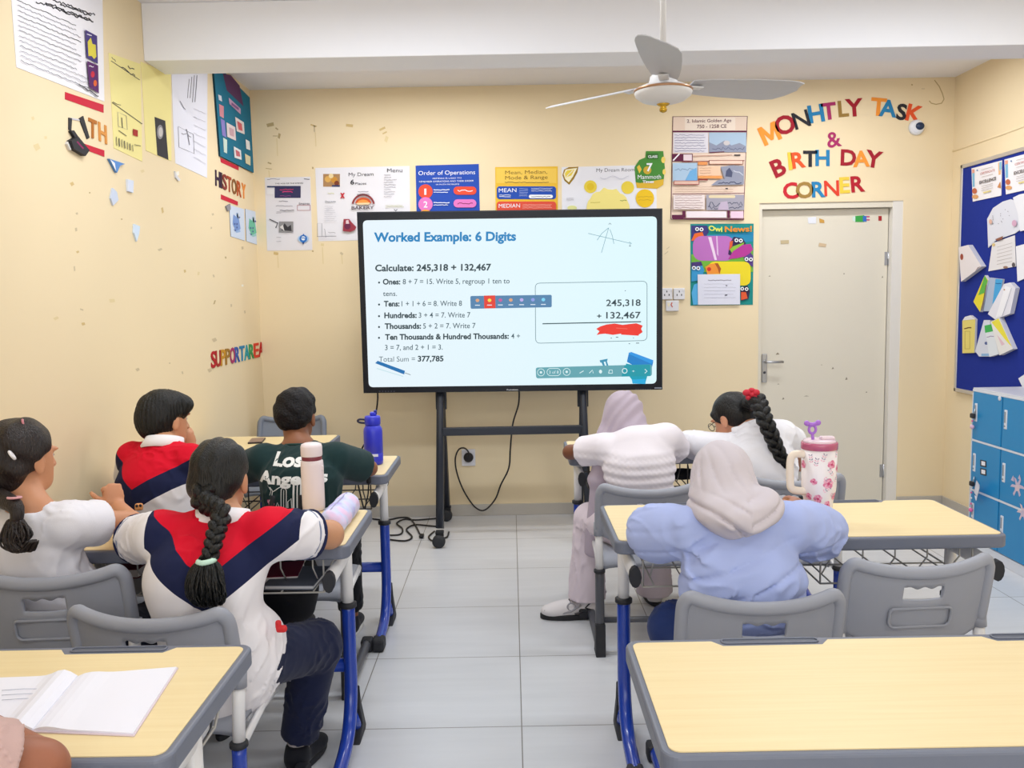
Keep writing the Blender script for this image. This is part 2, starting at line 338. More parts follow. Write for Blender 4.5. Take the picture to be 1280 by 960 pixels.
h.box((hx-0.028, y0-0.006, hz), (0.036, 0.012, 0.20), STEEL, 0.005).tube([(hx-0.028, y0, hz+0.045), (hx-0.028, y0-0.05, hz+0.045), (hx-0.02, y0-0.055, hz+0.045), (hx+0.09, y0-0.055, hz+0.045)], 0.009, STEEL, 10)
h.lathe([(0.009, 0), (0.009, 0.006)], mat('#4a4a4e', 0.4), (hx-0.028, y0-0.012, hz-0.03), 12, np.array([[1, 0, 0], [0, 0, -1.0], [0, 1, 0]]))
h.done('door_handle', dr)
for hy in (323, 588):
    q = dpt(1117, hy); MB().tube([(W/2-0.07, y0-0.004, q[2]-0.045), (W/2-0.07, y0-0.004, q[2]+0.045)], 0.008, STEEL, 10).box((W/2-0.085, y0-0.001, q[2]), (0.022, 0.004, 0.09), STEEL).done('hinge', dr)
# ================================================================== PAPER AND LETTERS ON THE WALLS
PAPER = mat('#eeecf2', 0.8, spec=0.2); PAPERB = mat('#e6e7f3', 0.8, spec=0.2); INK = mat('#3b3a44', 0.8); INK2 = mat('#85838f', 0.8); YEL = mat('#efe39c', 0.8, spec=0.2)
RED = mat('#c8283f', 0.7, spec=0.2); BLK = mat('#26252c', 0.7); GREY = mat('#8c8b92', 0.7)
def C(h): return mat(h, 0.75, spec=0.25)
def top(s, name, label, cat, group=None): return tag(s.done(name), label, cat, group)
# -- left wall
s = leftsheet().base([(9, -62), (127, -32), (130, 127), (20, 84)], PAPER)
for i, (x0, y0, x1) in enumerate(((44, -8, 118), (44, 2, 116), (56, 3, 76), (74, 6, 113), (76, 12, 112))): s.scrib(x0, y0, x1, BLK, 3, 1.5, y0+(x1-x0)*0.36, 2.0)
for i in range(13):
    y = 4+i*6.3; x1 = random.choice((94, 100, 88, 98)) if i < 10 else 104+i; s.scrib(20+i*0.3, y-4, x1, INK2 if i % 3 else INK, 1.8, 0.6, y-4+(x1-20)*(0.43-0.003*i), 2)
s.scrib(96, 105, 121, INK, 2, 1.2, 121)
s.poly([(104, 37), (119, 45), (120, 80), (106, 72)], C('#4b3f7d')); s.poly([(107, 52), (111, 47), (113, 55), (117, 56), (118, 71), (115, 74), (112, 70), (108, 70)], C('#d9cb4d')); s.scrib(106, 42, 112, PAPER, 1.5, 1, 45)
s.poly([(106, 76), (120, 82), (121, 117), (109, 109)], C('#5b2f68')); s.disc(113, 93, 2.5, C('#c6344a'), 4); s.disc(116, 104, 2.2, C('#d9683a'), 4); s.scrib(108, 82, 114, PAPER, 1.5, 0.8, 84)
top(s, 'wall_poster', 'large white handwritten poster with two purple pictures, highest on left wall', 'poster')
for pts, lab in (([(81, 115), (129, 131), (129, 141), (81, 124)], 'long red paper strip just under the large white handwritten poster'), ([(100, 178), (130, 188), (130, 196), (103, 186)], 'red paper strip below the orange letters T and H'),
                 ([(275, 197), (298, 208), (298, 213), (276, 203)], 'short red paper strip above the word HISTORY'), ([(276, 243), (297, 252), (297, 257), (276, 249)], 'short red paper strip below the word HISTORY')):
    top(leftsheet().base(pts, RED), 'paper_strip', lab, 'paper strip', 'red paper strips on the left wall')
# the leftover letters
def letter(sh, ch, p0, p1, pt, col, label, group, t=0.004, bold=0.02):
    V, F = _glyphs(ch, bold); O = sh.P(*p0, 0.0008); U = sh.P(*p1, 0.0008)-O; W = sh.P(*pt, 0.0008)-O; w = V[:, 0].max(); n = sh.n*t
    base = [O+U*(v[0]/w)+W*v[1] for v in V]; m = C(col); cnt = {}
    sh.add([b+n for b in base], F, m); sh.add(base, [f[::-1] for f in F], m)
    for f in F:
        for a, b in zip(f, f[1:]+f[:1]): cnt[(min(a, b), max(a, b))] = cnt.get((min(a, b), max(a, b)), 0)+1
    N = len(base); sh.add(base+[b+n for b in base], [(a, b, N+b, N+a) for (a, b), k in cnt.items() if k == 1], m)
    return top(sh, 'letter_cutout', label, 'letter', group)
G1 = 'cut-out letters between the red strips'
letter(leftsheet(), 'T', (110, 170), (120, 174), (110, 146), '#b5702f', 'brown-orange letter T between the two long red strips', G1)
letter(leftsheet(), 'H', (123, 175), (133, 180), (122, 151), '#d9944a', 'light orange letter H right of the letter T', G1)
s = leftsheet()
s.base([(85, 147), (89, 148), (88, 164), (85, 162)], BLK, 0.004); s.base([(98, 148), (103, 145), (111, 172), (108, 174)], BLK, 0.004); s.base([(88, 147), (98, 149), (99, 151), (88, 149.5)], C('#c9c6cc'), 0.003)
top(s, 'letter_cutout', 'broken black letter coming away beside the letter T', 'letter', G1)
s = leftsheet()
s.base([(83, 176), (92, 171), (106, 188), (101, 195), (86, 186)], BLK, 0.02); s.base([(85, 164), (89, 163), (95, 172), (96, 180), (92, 178), (89, 170)], BLK, 0.012); s.L = 0.02; s.line([(90, 177), (98, 186)], 1.8, C('#8c2a5c')); s.base([(82, 177), (86, 187), (85, 188), (81, 180)], C('#d9d6d4'), 0.01)
top(s, 'letter_cutout', 'black letter folded over and hanging with a magenta mark', 'letter', G1)
# yellow posters, white poster
s = leftsheet().base([(135.5, 66), (175, 80), (177.5, 202), (142, 185)], YEL)
s.scrib(139, 72, 144, INK, 2, 0.7, 76); s.line([(138, 76), (174, 100)], 0.8, INK); s.scrib(151, 84, 168, INK, 3.5, 0.9, 95); s.scrib(159, 83, 167, INK, 3, 1.0, 88)
s.line([(139, 128), (177, 155)], 0.8, INK); s.scrib(140, 128, 150, INK, 1.6, 0.6, 131)
s.line([(146, 140), (157, 145), (158, 162), (147, 158)], 0.5, INK2, True); s.line([(151, 147), (152, 160)], 0.8, INK); s.line([(147, 163), (157, 170)], 0.7, INK); s.poly([(165, 161), (171, 163), (171, 171), (165, 169)], C('#a8332e'))
for i in range(7): x = 144+i*3.3; s.line([(x, 171+i*1.7), (x+0.6, 182+i*1.2)], 1.0 if i % 2 else 0.7, INK)
s.scrib(166, 180, 174, INK, 1.2, 0.7, 183)
top(s, 'wall_poster', 'yellow poster with a small red square and ink notes', 'poster')
s = leftsheet().base([(175.5, 77), (213, 92.5), (214, 201), (206, 199), (182, 188), (179, 130)], YEL)
s.poly([(192.5, 146), (206, 151), (210, 200), (196, 194)], BLK); s.disc(199.5, 165, 4, GREY, 9); s.disc(200, 165, 2.6, C('#c9c5c2'), 6)
top(s, 'wall_poster', 'plain yellow poster with a black portrait photo at its foot', 'poster')
s = leftsheet().base([(214, 88), (259, 88), (258.5, 222.5), (219, 204), (216, 150)], PAPERB)
for i in range(4): s.scrib(236+i*3.2, 97-i*0.5, 234+i*3, INK2, 4, 0.9, 122+i*2, 1.8)
s.line([(222, 158), (241, 168), (242, 192), (223, 184)], 0.6, INK2, True); s.scrib(226, 165, 238, INK2, 5, 0.8, 172); s.scrib(232, 160, 236, INK2, 3, 0.9, 180); s.scrib(224, 128, 231, INK2, 4, 0.7, 136)
for i in range(7): s.scrib(241, 136+i*10, 256, mat('#c4c3cd', 0.8), 0.8, 0.5, 142+i*10.5)
top(s, 'wall_poster', 'white handwritten poster between the yellow posters and teal board', 'poster')
s = leftsheet(); s.base([(265, 91), (279, 91), (310, 122), (315, 216), (273, 195)], C('#15708f'), 0.012, C('#123c4c'))
s.poly([(276, 92), (286, 94), (297, 107), (299, 118), (302, 133), (281, 113)], C('#5a3560'))
for pts, c in (([(270, 118), (274, 120), (275, 127), (271, 125)], '#d9dbe6'), ([(271, 130), (277, 133), (277, 148), (272, 145)], '#d08a96'), ([(273, 148), (278, 151), (280, 172), (275, 169)], '#8a7fc4'), ([(276, 172), (281, 175), (281, 192), (277, 190)], '#c9ddd4'), ([(283, 122), (298, 136), (298, 143), (284, 130)], '#c9a6c9'),
        ([(291, 146), (302, 153), (303, 168), (293, 164)], '#e6dede'), ([(280, 153), (291, 159), (292, 176), (281, 171)], '#e2d6d8'), ([(304, 174), (309, 177), (310, 188), (305, 186)], '#e6e8ea'), ([(289, 183), (298, 188), (299, 200), (290, 197)], '#dfe6ea'), ([(303, 192), (310, 196), (310, 207), (304, 204)], '#d9d3b0')):
    s.poly(pts, C(c))
for pts, c in (([(293, 151), (299, 155), (300, 164), (295, 162)], '#d4646c'), ([(283, 159), (289, 162), (289, 171), (284, 169)], '#cfa9b4'), ([(291, 187), (296, 190), (297, 196), (292, 195)], '#c86d78'), ([(286, 128), (295, 135), (295, 138), (286, 131)], '#8a5c96')): s.poly(pts, C(c))
top(s, 'display_board', 'teal board with a plum header and small paper cards', 'board')
for i, (ch, col, nm) in enumerate(zip('HISTORY', ('#3a2440', '#3c2433', '#8a3a34', '#a8482e', '#8a5a2e', '#b8562a', '#e08a3a'), ('first', 'second', 'third', 'fourth', 'fifth', 'sixth', 'last'))):
    xs = (268.5, 275, 277.5, 283.5, 289, 295.5, 301.5, 307); x0, x1 = xs[i]+0.3, xs[i+1]-0.3; yb = lambda x: 231+(x-268)*0.46
    letter(leftsheet(), ch, (x0, yb(x0)), (x1, yb(x1)), (x0-0.3, yb(x0)-20+(i*0.2)), col, f'{nm} letter, {ch}, of the word HISTORY on the left wall', 'letters of the word HISTORY')
for pts, c1, c2, lab in (([(286, 256), (304.5, 261.5), (305.5, 301), (288, 295.5)], '#9dbbe4', '#7d9bd6', 'small pale blue map beneath the word HISTORY, left of two'), ([(306, 261), (324, 266), (324.5, 307), (307.5, 301.5)], '#9fd0d4', '#6fc0a4', 'small green and blue map, nearest the corner of the room')):
    s = leftsheet().base(pts, C('#cfdcf0'), 0.003, BLK); x = pts[0][0]; y = pts[0][1]; r = random.Random(3)
    s.poly([(x+3+9*abs(math.cos(k))*r.uniform(0.7, 1.3), y+10+k*4.2) for k in range(7)]+[(x+14-k*0.9, y+34-k*4) for k in range(7)], C(c1)); s.poly([(x+5, y+12), (x+12, y+18), (x+14, y+30), (x+8, y+33), (x+4, y+24)], C(c2))
    for k in range(5): s.disc(x+5+r.random()*9, y+10+r.random()*22, 0.8, C('#4d5f9c'), 1.2)
    top(s, 'map_print', lab, 'map', 'maps below the word HISTORY')
s = leftsheet().base([(281, 258), (286, 255), (286.5, 262), (283, 264)], GREY, 0.01); top(s, 'paper_scrap', 'grey curled scrap at the top of the pale blue map', 'paper scrap', 'scraps left on the wall')
SA = 'SUPPORTAREA'; SAC = ('#b3202a', '#a8302a', '#c8922e', '#a0762e', '#a8386a', '#3a5fae', '#2a80b0', '#2a9aa8', '#3f9a5a', '#d8402a', '#b8241e'); ordn = ('first', 'second', 'third', 'fourth', 'fifth', 'sixth', 'seventh', 'eighth', 'ninth', 'tenth', 'eleventh')
for i, ch in enumerate(SA):
    x0 = 263.5+i*5.95; x1 = x0+6.2; yb = lambda x: 460-(x-263)*0.235; yt = lambda x: 439-(x-263)*0.19
    letter(leftsheet(), ch, (x0, yb(x0)), (x1, yb(x1)), (x0-0.5, yt(x0)), SAC[i], f'{ordn[i]} letter, {ch}, of the words SUPPORT AREA', 'letters of the words SUPPORT AREA')
for pts, c, lab, t in (([(133.5, 198.5), (153, 205), (147, 207), (143, 216)], '#5f8fd0', 'blue folded paper triangle sticking to the left wall', 0.012), ([(157, 224), (164.5, 226), (164, 241), (158, 239)], '#d6def0', 'pale blue paper square with a lifted top', 0.01),
        ([(139, 235), (144, 240), (146, 250), (139.5, 257), (136.5, 248)], '#c9d3e8', 'torn pale blue paper scrap left of the pale square', 0.008), ([(166, 280), (173, 283), (172, 292), (169, 302), (165.5, 291)], '#cfe0f4', 'light blue torn scrap hanging low in the middle of left wall', 0.008), ([(217, 214), (219.5, 219), (224, 225), (222, 226.5), (218, 222)], '#dcdde4', 'white curl of tape under the white handwritten poster', 0.008)):
    s = leftsheet().base(pts, C(c), t)
    if t == 0.012: s.poly([(134, 199), (140, 204), (141.5, 214)], PAPER)
    top(s, 'paper_scrap', lab, 'paper scrap', 'scraps left on the wall')
# -- back wall, above the screen
s = backsheet().base([(331, 222), (388, 221), (390.5, 312.5), (334, 313.5)], C('#dfdde4'))
s.scrib(334, 224, 350, INK2, 1.2, 0.7); s.scrib(380, 224, 387, INK, 1.4, 0.8); s.text('THE AGE OF THE EMPIRE', 344, 230.5, 379, 1.8, INK)
s.rect(334, 232.5, 344, 234.5, C('#3a4468')); s.rect(343.5, 232.5, 376, 247.5, C('#36365c')); s.scrib(350, 237, 367, C('#c03a6a'), 1.5, 0.9); s.scrib(353, 240, 366, C('#d03a78'), 1.6, 1.1); s.scrib(350, 245, 364, C('#8a4a8a'), 1, 0.7); s.rect(334, 236, 342.5, 243, C('#e6e6ec'))
s.scrib(349, 251.5, 360, INK2, 0.8, 0.7); s.text('Empires', 374, 256, 387, 3, INK); s.frame(372, 256.5, 388, 263, 0.5, C('#b06a78')); s.scrib(345, 257.5, 366, INK2, 0.8, 0.5); s.scrib(350, 263, 368, INK, 0.8, 0.6); s.line([(346, 265), (368, 265)], 0.4, INK2)
s.line([(337, 274), (347.5, 279), (345, 285)], 1.2, INK); s.rect(349, 277, 367, 290, C('#8e8d90')); s.poly([(352, 288), (356, 279), (360, 284), (364, 281), (365, 289)], C('#3a393d')); s.poly([(350, 284), (354, 281), (356, 289)], C('#d5d3d2')); s.scrib(349, 291, 367, INK2, 0.8, 0.5)
s.disc(379.5, 298.5, 7, C('#a9c6e6'), 4.8); s.disc(379.5, 298.5, 4.8, C('#2f6fc0')); s.disc(379.5, 298, 2.6, C('#dfe8f2')); s.scrib(377, 298, 382, C('#2f6fc0'), 2, 1); s.disc(379.8, 293.5, 1, C('#2f6fc0')); s.poly([(378, 303), (381, 303), (379.5, 306)], C('#1f3f80'))
for y in (297, 302, 266.5): s.scrib(346, y, 352, INK2, 0.6, 0.4)
top(s, 'wall_poster', 'white news-style poster with a navy banner, beside the room corner', 'poster')
s = backsheet().base([(394, 210), (512, 207.5), (513, 299), (398, 301.5)], C('#e4e3ea'))
s.rect(404, 217.5, 425, 233.5, C('#a8825a')); s.disc(410, 224, 4, C('#d9a95a')); s.disc(418, 225, 4, C('#c98f3a')); s.disc(414, 220, 3, C('#e8d3a0')); s.disc(421, 229, 3, C('#7a3f2a')); s.rect(415, 231.5, 425, 233.5, C('#39406a'))
s.text('My Dream', 436, 220.5, 467, 4.8, INK, -0.005); s.text('6', 438, 230.5, 443, 6, BLK, 0.02); s.text('Places', 444, 231, 458, 3.2, INK); s.text('Menu', 484, 215.5, 503, 5, INK, -0.005)
s.lines(480, 219, 496, 246, 10, INK2, 0.8, 0.45, -0.01, 0.5); s.lines(482, 257, 506, 259, 2, C('#b9b98a'), 0.8, 0.5)
s.text('x', 425.5, 247.5, 431.5, 9, C('#c0303a'), 0.05); s.scrib(410, 242, 418, C('#c9c98a'), 1.5, 0.6); s.text('Desserts', 407, 253.5, 420, 2.6, INK)
s.lines(406, 258, 422, 276, 8, mat('#c0bfc8', 0.8), 0.8, 0.45, 0, 0.4)
arc = lambda r0, r1, a0, a1, n=14: [(454.5+r0*math.cos(a0+(a1-a0)*k/n), 257-r0*math.sin(a0+(a1-a0)*k/n)) for k in range(n+1)]+[(454.5+r1*math.cos(a1-(a1-a0)*k/n), 257-r1*math.sin(a1-(a1-a0)*k/n)) for k in range(n+1)]
s.poly(arc(14.5, 12.2, 0.15, pi-0.15), C('#8c3a3e')); s.poly([(454.5+10*math.cos(k*pi/12), 254.5-7.5*math.sin(k*pi/12)) for k in range(13)], C('#c8552e')); s.poly([(454.5+7*math.cos(k*pi/12), 253.8-4*math.sin(k*pi/12)) for k in range(13)], C('#e8974a')); s.poly([(446, 254), (463, 253.6), (462, 255.8), (447, 256)], C('#f0d3a6'))
s.text('BREAD', 447, 245, 462, 2.2, INK, 0.0); s.text('BAKERY', 440, 262, 468, 4, C('#4a3036'), 0.02); s.scrib(448, 240, 461, INK2, 1, 0.7)
s.poly([(430, 274), (437, 274), (440, 278), (446, 284), (444, 288), (438, 290), (429, 289)], C('#9a3a48')); s.disc(435, 283, 4, C('#6a2a4a')); s.poly([(433, 276), (436, 275), (437, 280), (433, 280)], C('#e0c9d0'))
s.line([(397.5, 296), (397.5, 279.5), (403, 279.5), (403, 296)], 0.5, INK2); s.scrib(406, 285, 408, INK2, 4, 0.5, 295); s.scrib(411, 290, 420, INK2, 3, 0.5, 293); s.line([(397, 296), (421, 295.5)], 0.6, INK2); s.line([(493, 262), (495, 264), (497, 262)], 0.9, INK)
top(s, 'wall_poster', 'white handmade bakery menu poster behind the top left of the screen', 'poster')
s = backsheet().base([(519.5, 207), (598.5, 205), (600, 275), (521, 278)], C('#2a4fb0'))
WH = C('#eef0f6'); s.text('Order of Operations', 523, 219, 594, 5.4, WH, 0.0); s.text('PEMDAS IS USED TO', 541, 224, 577, 1.8, WH); s.text('REMEMBER OPERATIONS AND THEIR ORDER', 524, 228.2, 592, 2, WH, 0.005); s.text('IN MATH PROBLEMS', 545, 231.5, 574, 1.6, WH)
for cy, c, tx in ((239.5, '#e8503a', '1'), (255.5, '#e07ac0', '2'), (271, '#e8a03a', '3')):
    s.disc(532, cy, 9, C(c)); s.text(tx, 529.5 if tx != '1' else 530.5, cy+4, 534.5 if tx != '1' else 533, 8, WH, 0.01); s.scrib(542, cy-2, 562, WH, 0.8, 0.9); s.scrib(542, cy+1, 560, WH, 0.8, 0.7); s.rr(567, cy-6.2, 595.5, cy+4, 4.9, C(c)); s.scrib(572, cy-1, 591, C('#7a2a4a') if tx != '1' else WH, 2, 0.9)
top(s, 'wall_poster', 'blue poster titled Order of Operations above the screen', 'poster')
s = backsheet().base([(619, 209), (697, 208), (697.5, 275), (619.5, 276)], C('#e8bb3c')); YB2 = C('#efc95a'); s.rect(620.5, 210.5, 695.5, 229, YB2)
TX = C('#7a5a2a'); s.text('Mean, Median,', 631.5, 218, 684, 4.8, TX, 0.005); s.text('Mode & Range', 631.5, 224.6, 684.5, 4.8, TX, 0.005); s.scrib(631, 228, 686, TX, 1, 0.7)
s.rr(621, 233, 695, 249, 3.5, C('#264fae')); s.text('MEAN', 623.5, 240.5, 645.5, 5.2, WH, 0.02); s.lines(624, 244, 639, 246, 2, WH, 0.6, 0.6); s.lines(649, 236, 660, 245, 5, C('#a9b9e6'), 0.6, 0.5); s.lines(664, 235.5, 692, 239, 3, C('#c9d3f0'), 0.6, 0.5); s.rr(661, 243.5, 691, 248, 2.2, WH); s.scrib(664, 246, 688, INK, 0.8, 0.6)
s.rr(621, 252, 695, 268, 3.5, C('#dc5340')); s.text('MEDIAN', 623.5, 260, 650, 5.2, WH, 0.02); s.lines(653, 256, 691, 260, 3, C('#f0b3a6'), 0.6, 0.5)
top(s, 'wall_poster', 'yellow poster titled Mean, Median, Mode and Range', 'poster')
s = backsheet().base([(702, 209), (820, 206), (821, 275), (702.5, 276)], C('#e6e6ee'))
s.text('My Dream Room', 745.5, 215, 793, 4.6, INK, -0.005); LEM = C('#e8cf4a'); LEM2 = C('#efe08a')
s.poly([(723, 208.5), (721.5, 216), (717, 224), (711.5, 231), (705.5, 226), (703, 219), (705, 212), (711, 209)], C('#9a7a2a')); s.poly([(721.5, 210), (716, 221), (711, 228), (706.5, 224), (704.5, 218), (707, 212)], C('#f4edcf')); s.poly([(718, 212), (714, 219.5), (707, 222), (706, 217), (709, 213)], LEM); s.line([(708, 221), (716, 213)], 0.8, PAPER)
s.disc(738, 233.5, 8, LEM); s.disc(784.5, 234.5, 8, LEM); s.disc(738, 233.5, 4.5, C('#e0c02e')); s.disc(806, 248, 11.5, C('#e8bf28')); s.scrib(797, 246, 815, C('#b8902a'), 1.4, 0.5); s.scrib(798, 250, 814, C('#b8902a'), 1.4, 0.5)
s.poly([(760+27*math.cos(pi*k/16), 262-26*math.sin(pi*k/16)*(1+0.08*math.sin(k*2.3))) for k in range(17)], LEM2); s.scrib(738, 253, 750, C('#b9a83a'), 1.5, 0.6); s.scrib(775, 251, 783, C('#8a9a4a'), 2, 0.8); s.disc(715, 260, 6, C('#dfe09a'), 3); s.lines(708, 248, 718, 250, 2, INK2, 0.6, 0.4)
s.line([(750+3*k, 222+2*math.sin(k*0.9)) for k in range(13)], 0.5, C('#b9b9cc'))
top(s, 'wall_poster', 'white poster drawn with lemons, above the right of the screen', 'poster')
s = backsheet(); s.base([(807.5, 189), (829, 189), (831, 210), (829, 231), (821, 236), (796, 235), (794.5, 227), (793, 209), (799, 200), (806.5, 197)], C('#4a8a3c'), 0.004)
s.poly([(794.6, 228), (800, 229), (829.5, 224), (829, 231), (821, 236), (796, 235)], C('#d9b03a')); s.poly([(796, 209), (799, 206), (802, 212), (799, 217)], C('#e0c04a')); s.disc(829, 200, 2.5, C('#e8cf6a'), 4); s.disc(830, 215, 2, C('#e8cf6a'), 3.5); s.disc(809, 213, 5, C('#c9a83a')); s.rect(808.5, 192, 822.5, 199, C('#3c6e34'))
s.text('CLASS', 810, 197.5, 821.5, 3.2, WH, 0.02); s.text('7', 808, 214, 815.5, 10, WH, 0.03); s.text('Mammoth', 797, 224, 826, 5.5, WH, 0.03); s.text('Times', 803, 229, 817, 3.4, WH, 0.03)
s.L = 0.009; top(s, 'paper_cutout', 'green and yellow paper cut-out bearing a large 7', 'cut-out')
s = backsheet(); s.base([(841, 146), (934, 145.5), (929, 275), (838.5, 274)], C('#e3cdbc'), 0.003, C('#5a2038')); MAR = C('#5f2342'); SKY = C('#a9bfd6')
s.line([(841, 146), (934, 145.5), (929, 275), (838.5, 274)], 1.0, MAR, True); s.rect(856, 147, 919, 163, C('#eadbcd')); s.text('2. Islamic Golden Age', 858.5, 153.5, 914, 4.2, C('#5a2a38'), 0.012); s.text('750 - 1258 CE', 871, 160.5, 908, 4.6, C('#5a2a38'), 0.012); s.rect(840.5, 163.5, 933, 165.5, MAR)
s.rect(841.5, 166, 885, 191, C('#d9d6e0')); s.lines(843, 169, 883, 189, 7, C('#7a7a9a'), 1.2, 0.6, 0, 0.1); s.rect(886, 166, 932.5, 190.5, SKY); s.poly([(886, 190.5), (886, 178), (895, 182), (905, 176), (914, 182), (924, 179), (932, 183), (932, 190.5)], C('#8d93a8')); s.scrib(890, 186, 930, C('#5f6580'), 4, 0.8); s.disc(908, 179, 4, C('#c9c4c6'), 3); s.line([(886, 191), (905, 190)], 1, MAR)
s.rect(840, 192.5, 853, 202, MAR); s.line([(841, 201), (849, 192.5)], 1.6, PAPER); s.frame(853.5, 193, 865, 201.5, 1, MAR); s.rect(854, 193.5, 864.5, 201, C('#e0cfd6')); s.line([(866, 195.5), (915, 194)], 0.8, C('#b98a7a')); s.rect(917, 193.5, 925, 195, BLK); s.line([(852, 202.5), (930, 201)], 1, C('#8a4a4a'))
s.rect(872, 202.5, 884, 206.5, C('#e0945a')); s.rr(886, 201, 928, 205.5, 2, C('#e6c9b8')); s.frame(886, 201, 928, 205.5, 0.7, C('#8a4a3a')); s.rect(840.5, 204, 871, 227, C('#a9c3dc')); s.poly([(856, 226), (862, 214), (870, 210), (871, 227)], C('#6fa9d8')); s.scrib(843, 212, 866, C('#6f7fa0'), 5, 0.6); s.rect(872, 208, 900, 223, C('#e9c3a6')); s.lines(874, 210.5, 890, 220, 4, C('#a9806a'), 0.8, 0.5); s.rect(872, 220, 902, 223.5, C('#e39a5a'))
s.poly([(900, 209), (914, 207), (929, 208), (929, 231), (888, 232), (896, 226), (905, 224)], C('#8f93a6')); s.poly([(907, 214), (911, 210), (915, 216), (914, 222), (906, 221)], C('#4f5570')); s.scrib(897, 229, 926, C('#3a3f58'), 3, 1.0); s.scrib(916, 212, 928, C('#c0c4d2'), 5, 1.2, 220); s.rect(872, 224, 884, 226, C('#8a3a34'))
s.rr(842, 226.5, 873, 231, 2, C('#d9b5a6')); s.frame(842, 226.5, 873, 231, 0.7, C('#a04a4a')); s.lines(843, 234, 925, 240, 3, C('#c0a08a'), 0.8, 0.5); s.rect(906, 235.5, 909, 237, BLK); s.line([(840, 243), (929, 242)], 0.8, MAR)
s.rect(841, 244, 880, 262, C('#e0d3d2')); s.lines(843, 245, 878, 260, 6, C('#9a7a7a'), 1, 0.5); s.rect(882, 244, 929, 263, C('#9d9aa8')); s.rr(885, 244.5, 918, 248, 1.5, C('#d9c9a6')); s.scrib(885, 256, 927, C('#55566a'), 7, 1.0); s.scrib(884, 260, 926, C('#55566a'), 4, 1.0); s.poly([(896, 263), (900, 253), (908, 252), (910, 263)], C('#b9aabf'))
s.rect(839, 269, 853, 273.5, MAR); s.rect(852, 264, 856, 273, MAR); s.rect(857, 264.5, 907, 272.5, C('#e6d9e0')); s.rect(908, 263.5, 911, 273, MAR); s.rect(912, 264.5, 928, 273, C('#e0c3d6')); s.line([(840, 274), (929, 274.3)], 1.2, MAR)
top(s, 'wall_poster', 'tall tan and maroon history poster with drawings, left of coloured letters', 'poster')
# owl poster and the sheet pinned over its foot
s = backsheet().base([(863, 280), (942, 279.5), (941, 381), (863, 382)], C('#1f8a86'))
def eyes(x, y, r=2.4):
    for k in (0, 1): s.disc(x+k*5.4, y+k*0.4, r, WH); s.disc(x+k*5.4, y+k*0.4, r*0.5, BLK)
s.poly([(864, 282), (884, 282), (886, 290), (880, 300), (864, 302)], C('#3f3a78')); s.poly([(864, 301), (868, 292), (878, 290), (880, 296), (866, 301)], C('#e0682e')); s.poly([(884, 294), (942, 290), (941, 302), (884, 306)], C('#2a86b0'))
s.poly([(864, 318), (941, 312), (941, 340), (864, 340)], C('#6fae3e'))
s.rr(866, 295, 918, 326, 11, C('#b66fb8')); s.poly([(885, 296.5), (889, 296.5), (896, 325), (893, 325)], C('#e6cfe6')); s.poly([(895, 295), (896.5, 295), (898, 320), (896, 318)], C('#dbb9dd'))
s.poly([(910, 318), (912, 304), (917, 296), (928, 298), (932, 304), (930, 310), (914, 320)], C('#3a2a52')); s.poly([(912, 312), (916, 308), (930, 303), (928, 309), (915, 317)], C('#8ab83e')); s.poly([(912, 302), (916, 301), (915, 308), (911, 313)], C('#d85a34')); s.poly([(910, 324), (916, 314), (928, 306), (938, 305), (941, 312), (934, 320), (920, 323)], C('#b03a92'))
s.poly([(929, 322), (938, 316), (941, 320), (941, 334), (932, 328)], C('#5a3f86')); s.rr(885, 327, 938, 357, 8, C('#e6d22e')); s.poly([(881, 334), (887, 330), (896, 329), (900, 342), (884, 343)], C('#e8923a')); s.disc(886, 336.5, 2.6, C('#c8342e')); s.poly([(893, 329), (897, 329), (901, 336), (899, 343), (897, 336)], C('#a8582a'))
s.poly([(864, 330), (876, 328), (880, 338), (876, 350), (864, 352)], C('#3a94c8')); s.poly([(864, 328), (876, 327), (878, 332), (864, 334)], C('#4a3a72')); s.poly([(864, 366), (867, 356), (876, 352), (876, 381), (866, 381)], C('#55aadc')); s.poly([(925, 360), (934, 357), (937, 364), (935, 374), (926, 376)], C('#3a2f4a')); s.poly([(926, 365), (932, 365), (934, 373), (926, 375)], C('#dc5a34'))
eyes(871, 286.5); eyes(920, 300.5); eyes(932.5, 324); eyes(866.8, 335); eyes(927, 361, 2.2)
OWL = C('#dfe05a'); s.text('Owl', 885, 288, 902, 6.2, OWL, 0.03, 2); s.text('News!', 905, 290, 939, 7, C('#e08a2e'), 0.03, -0.5)
top(s, 'wall_poster', 'bright owl poster reading Owl News beside the door', 'poster')
s = backsheet(); s.L = 0.012; NS = Sheet(lambda x, y: onY(x, y, YB-0.013), NB); NS.base([(872, 343), (925, 342.5), (925, 380.5), (872.5, 381)], C('#d9dae8'), 0.0015)
NS.scrib(885, 350.5, 914, INK2, 1, 0.9); NS.lines(880, 355, 920, 372, 5, C('#bcbccb'), 0.5, 0.4, 0, 0.1); NS.scrib(907, 357, 909, INK, 0.6, 1); NS.scrib(906, 369, 909, INK, 0.6, 1)
top(NS, 'paper_notice', 'white printed notice stuck over the foot of the owl poster', 'notice')
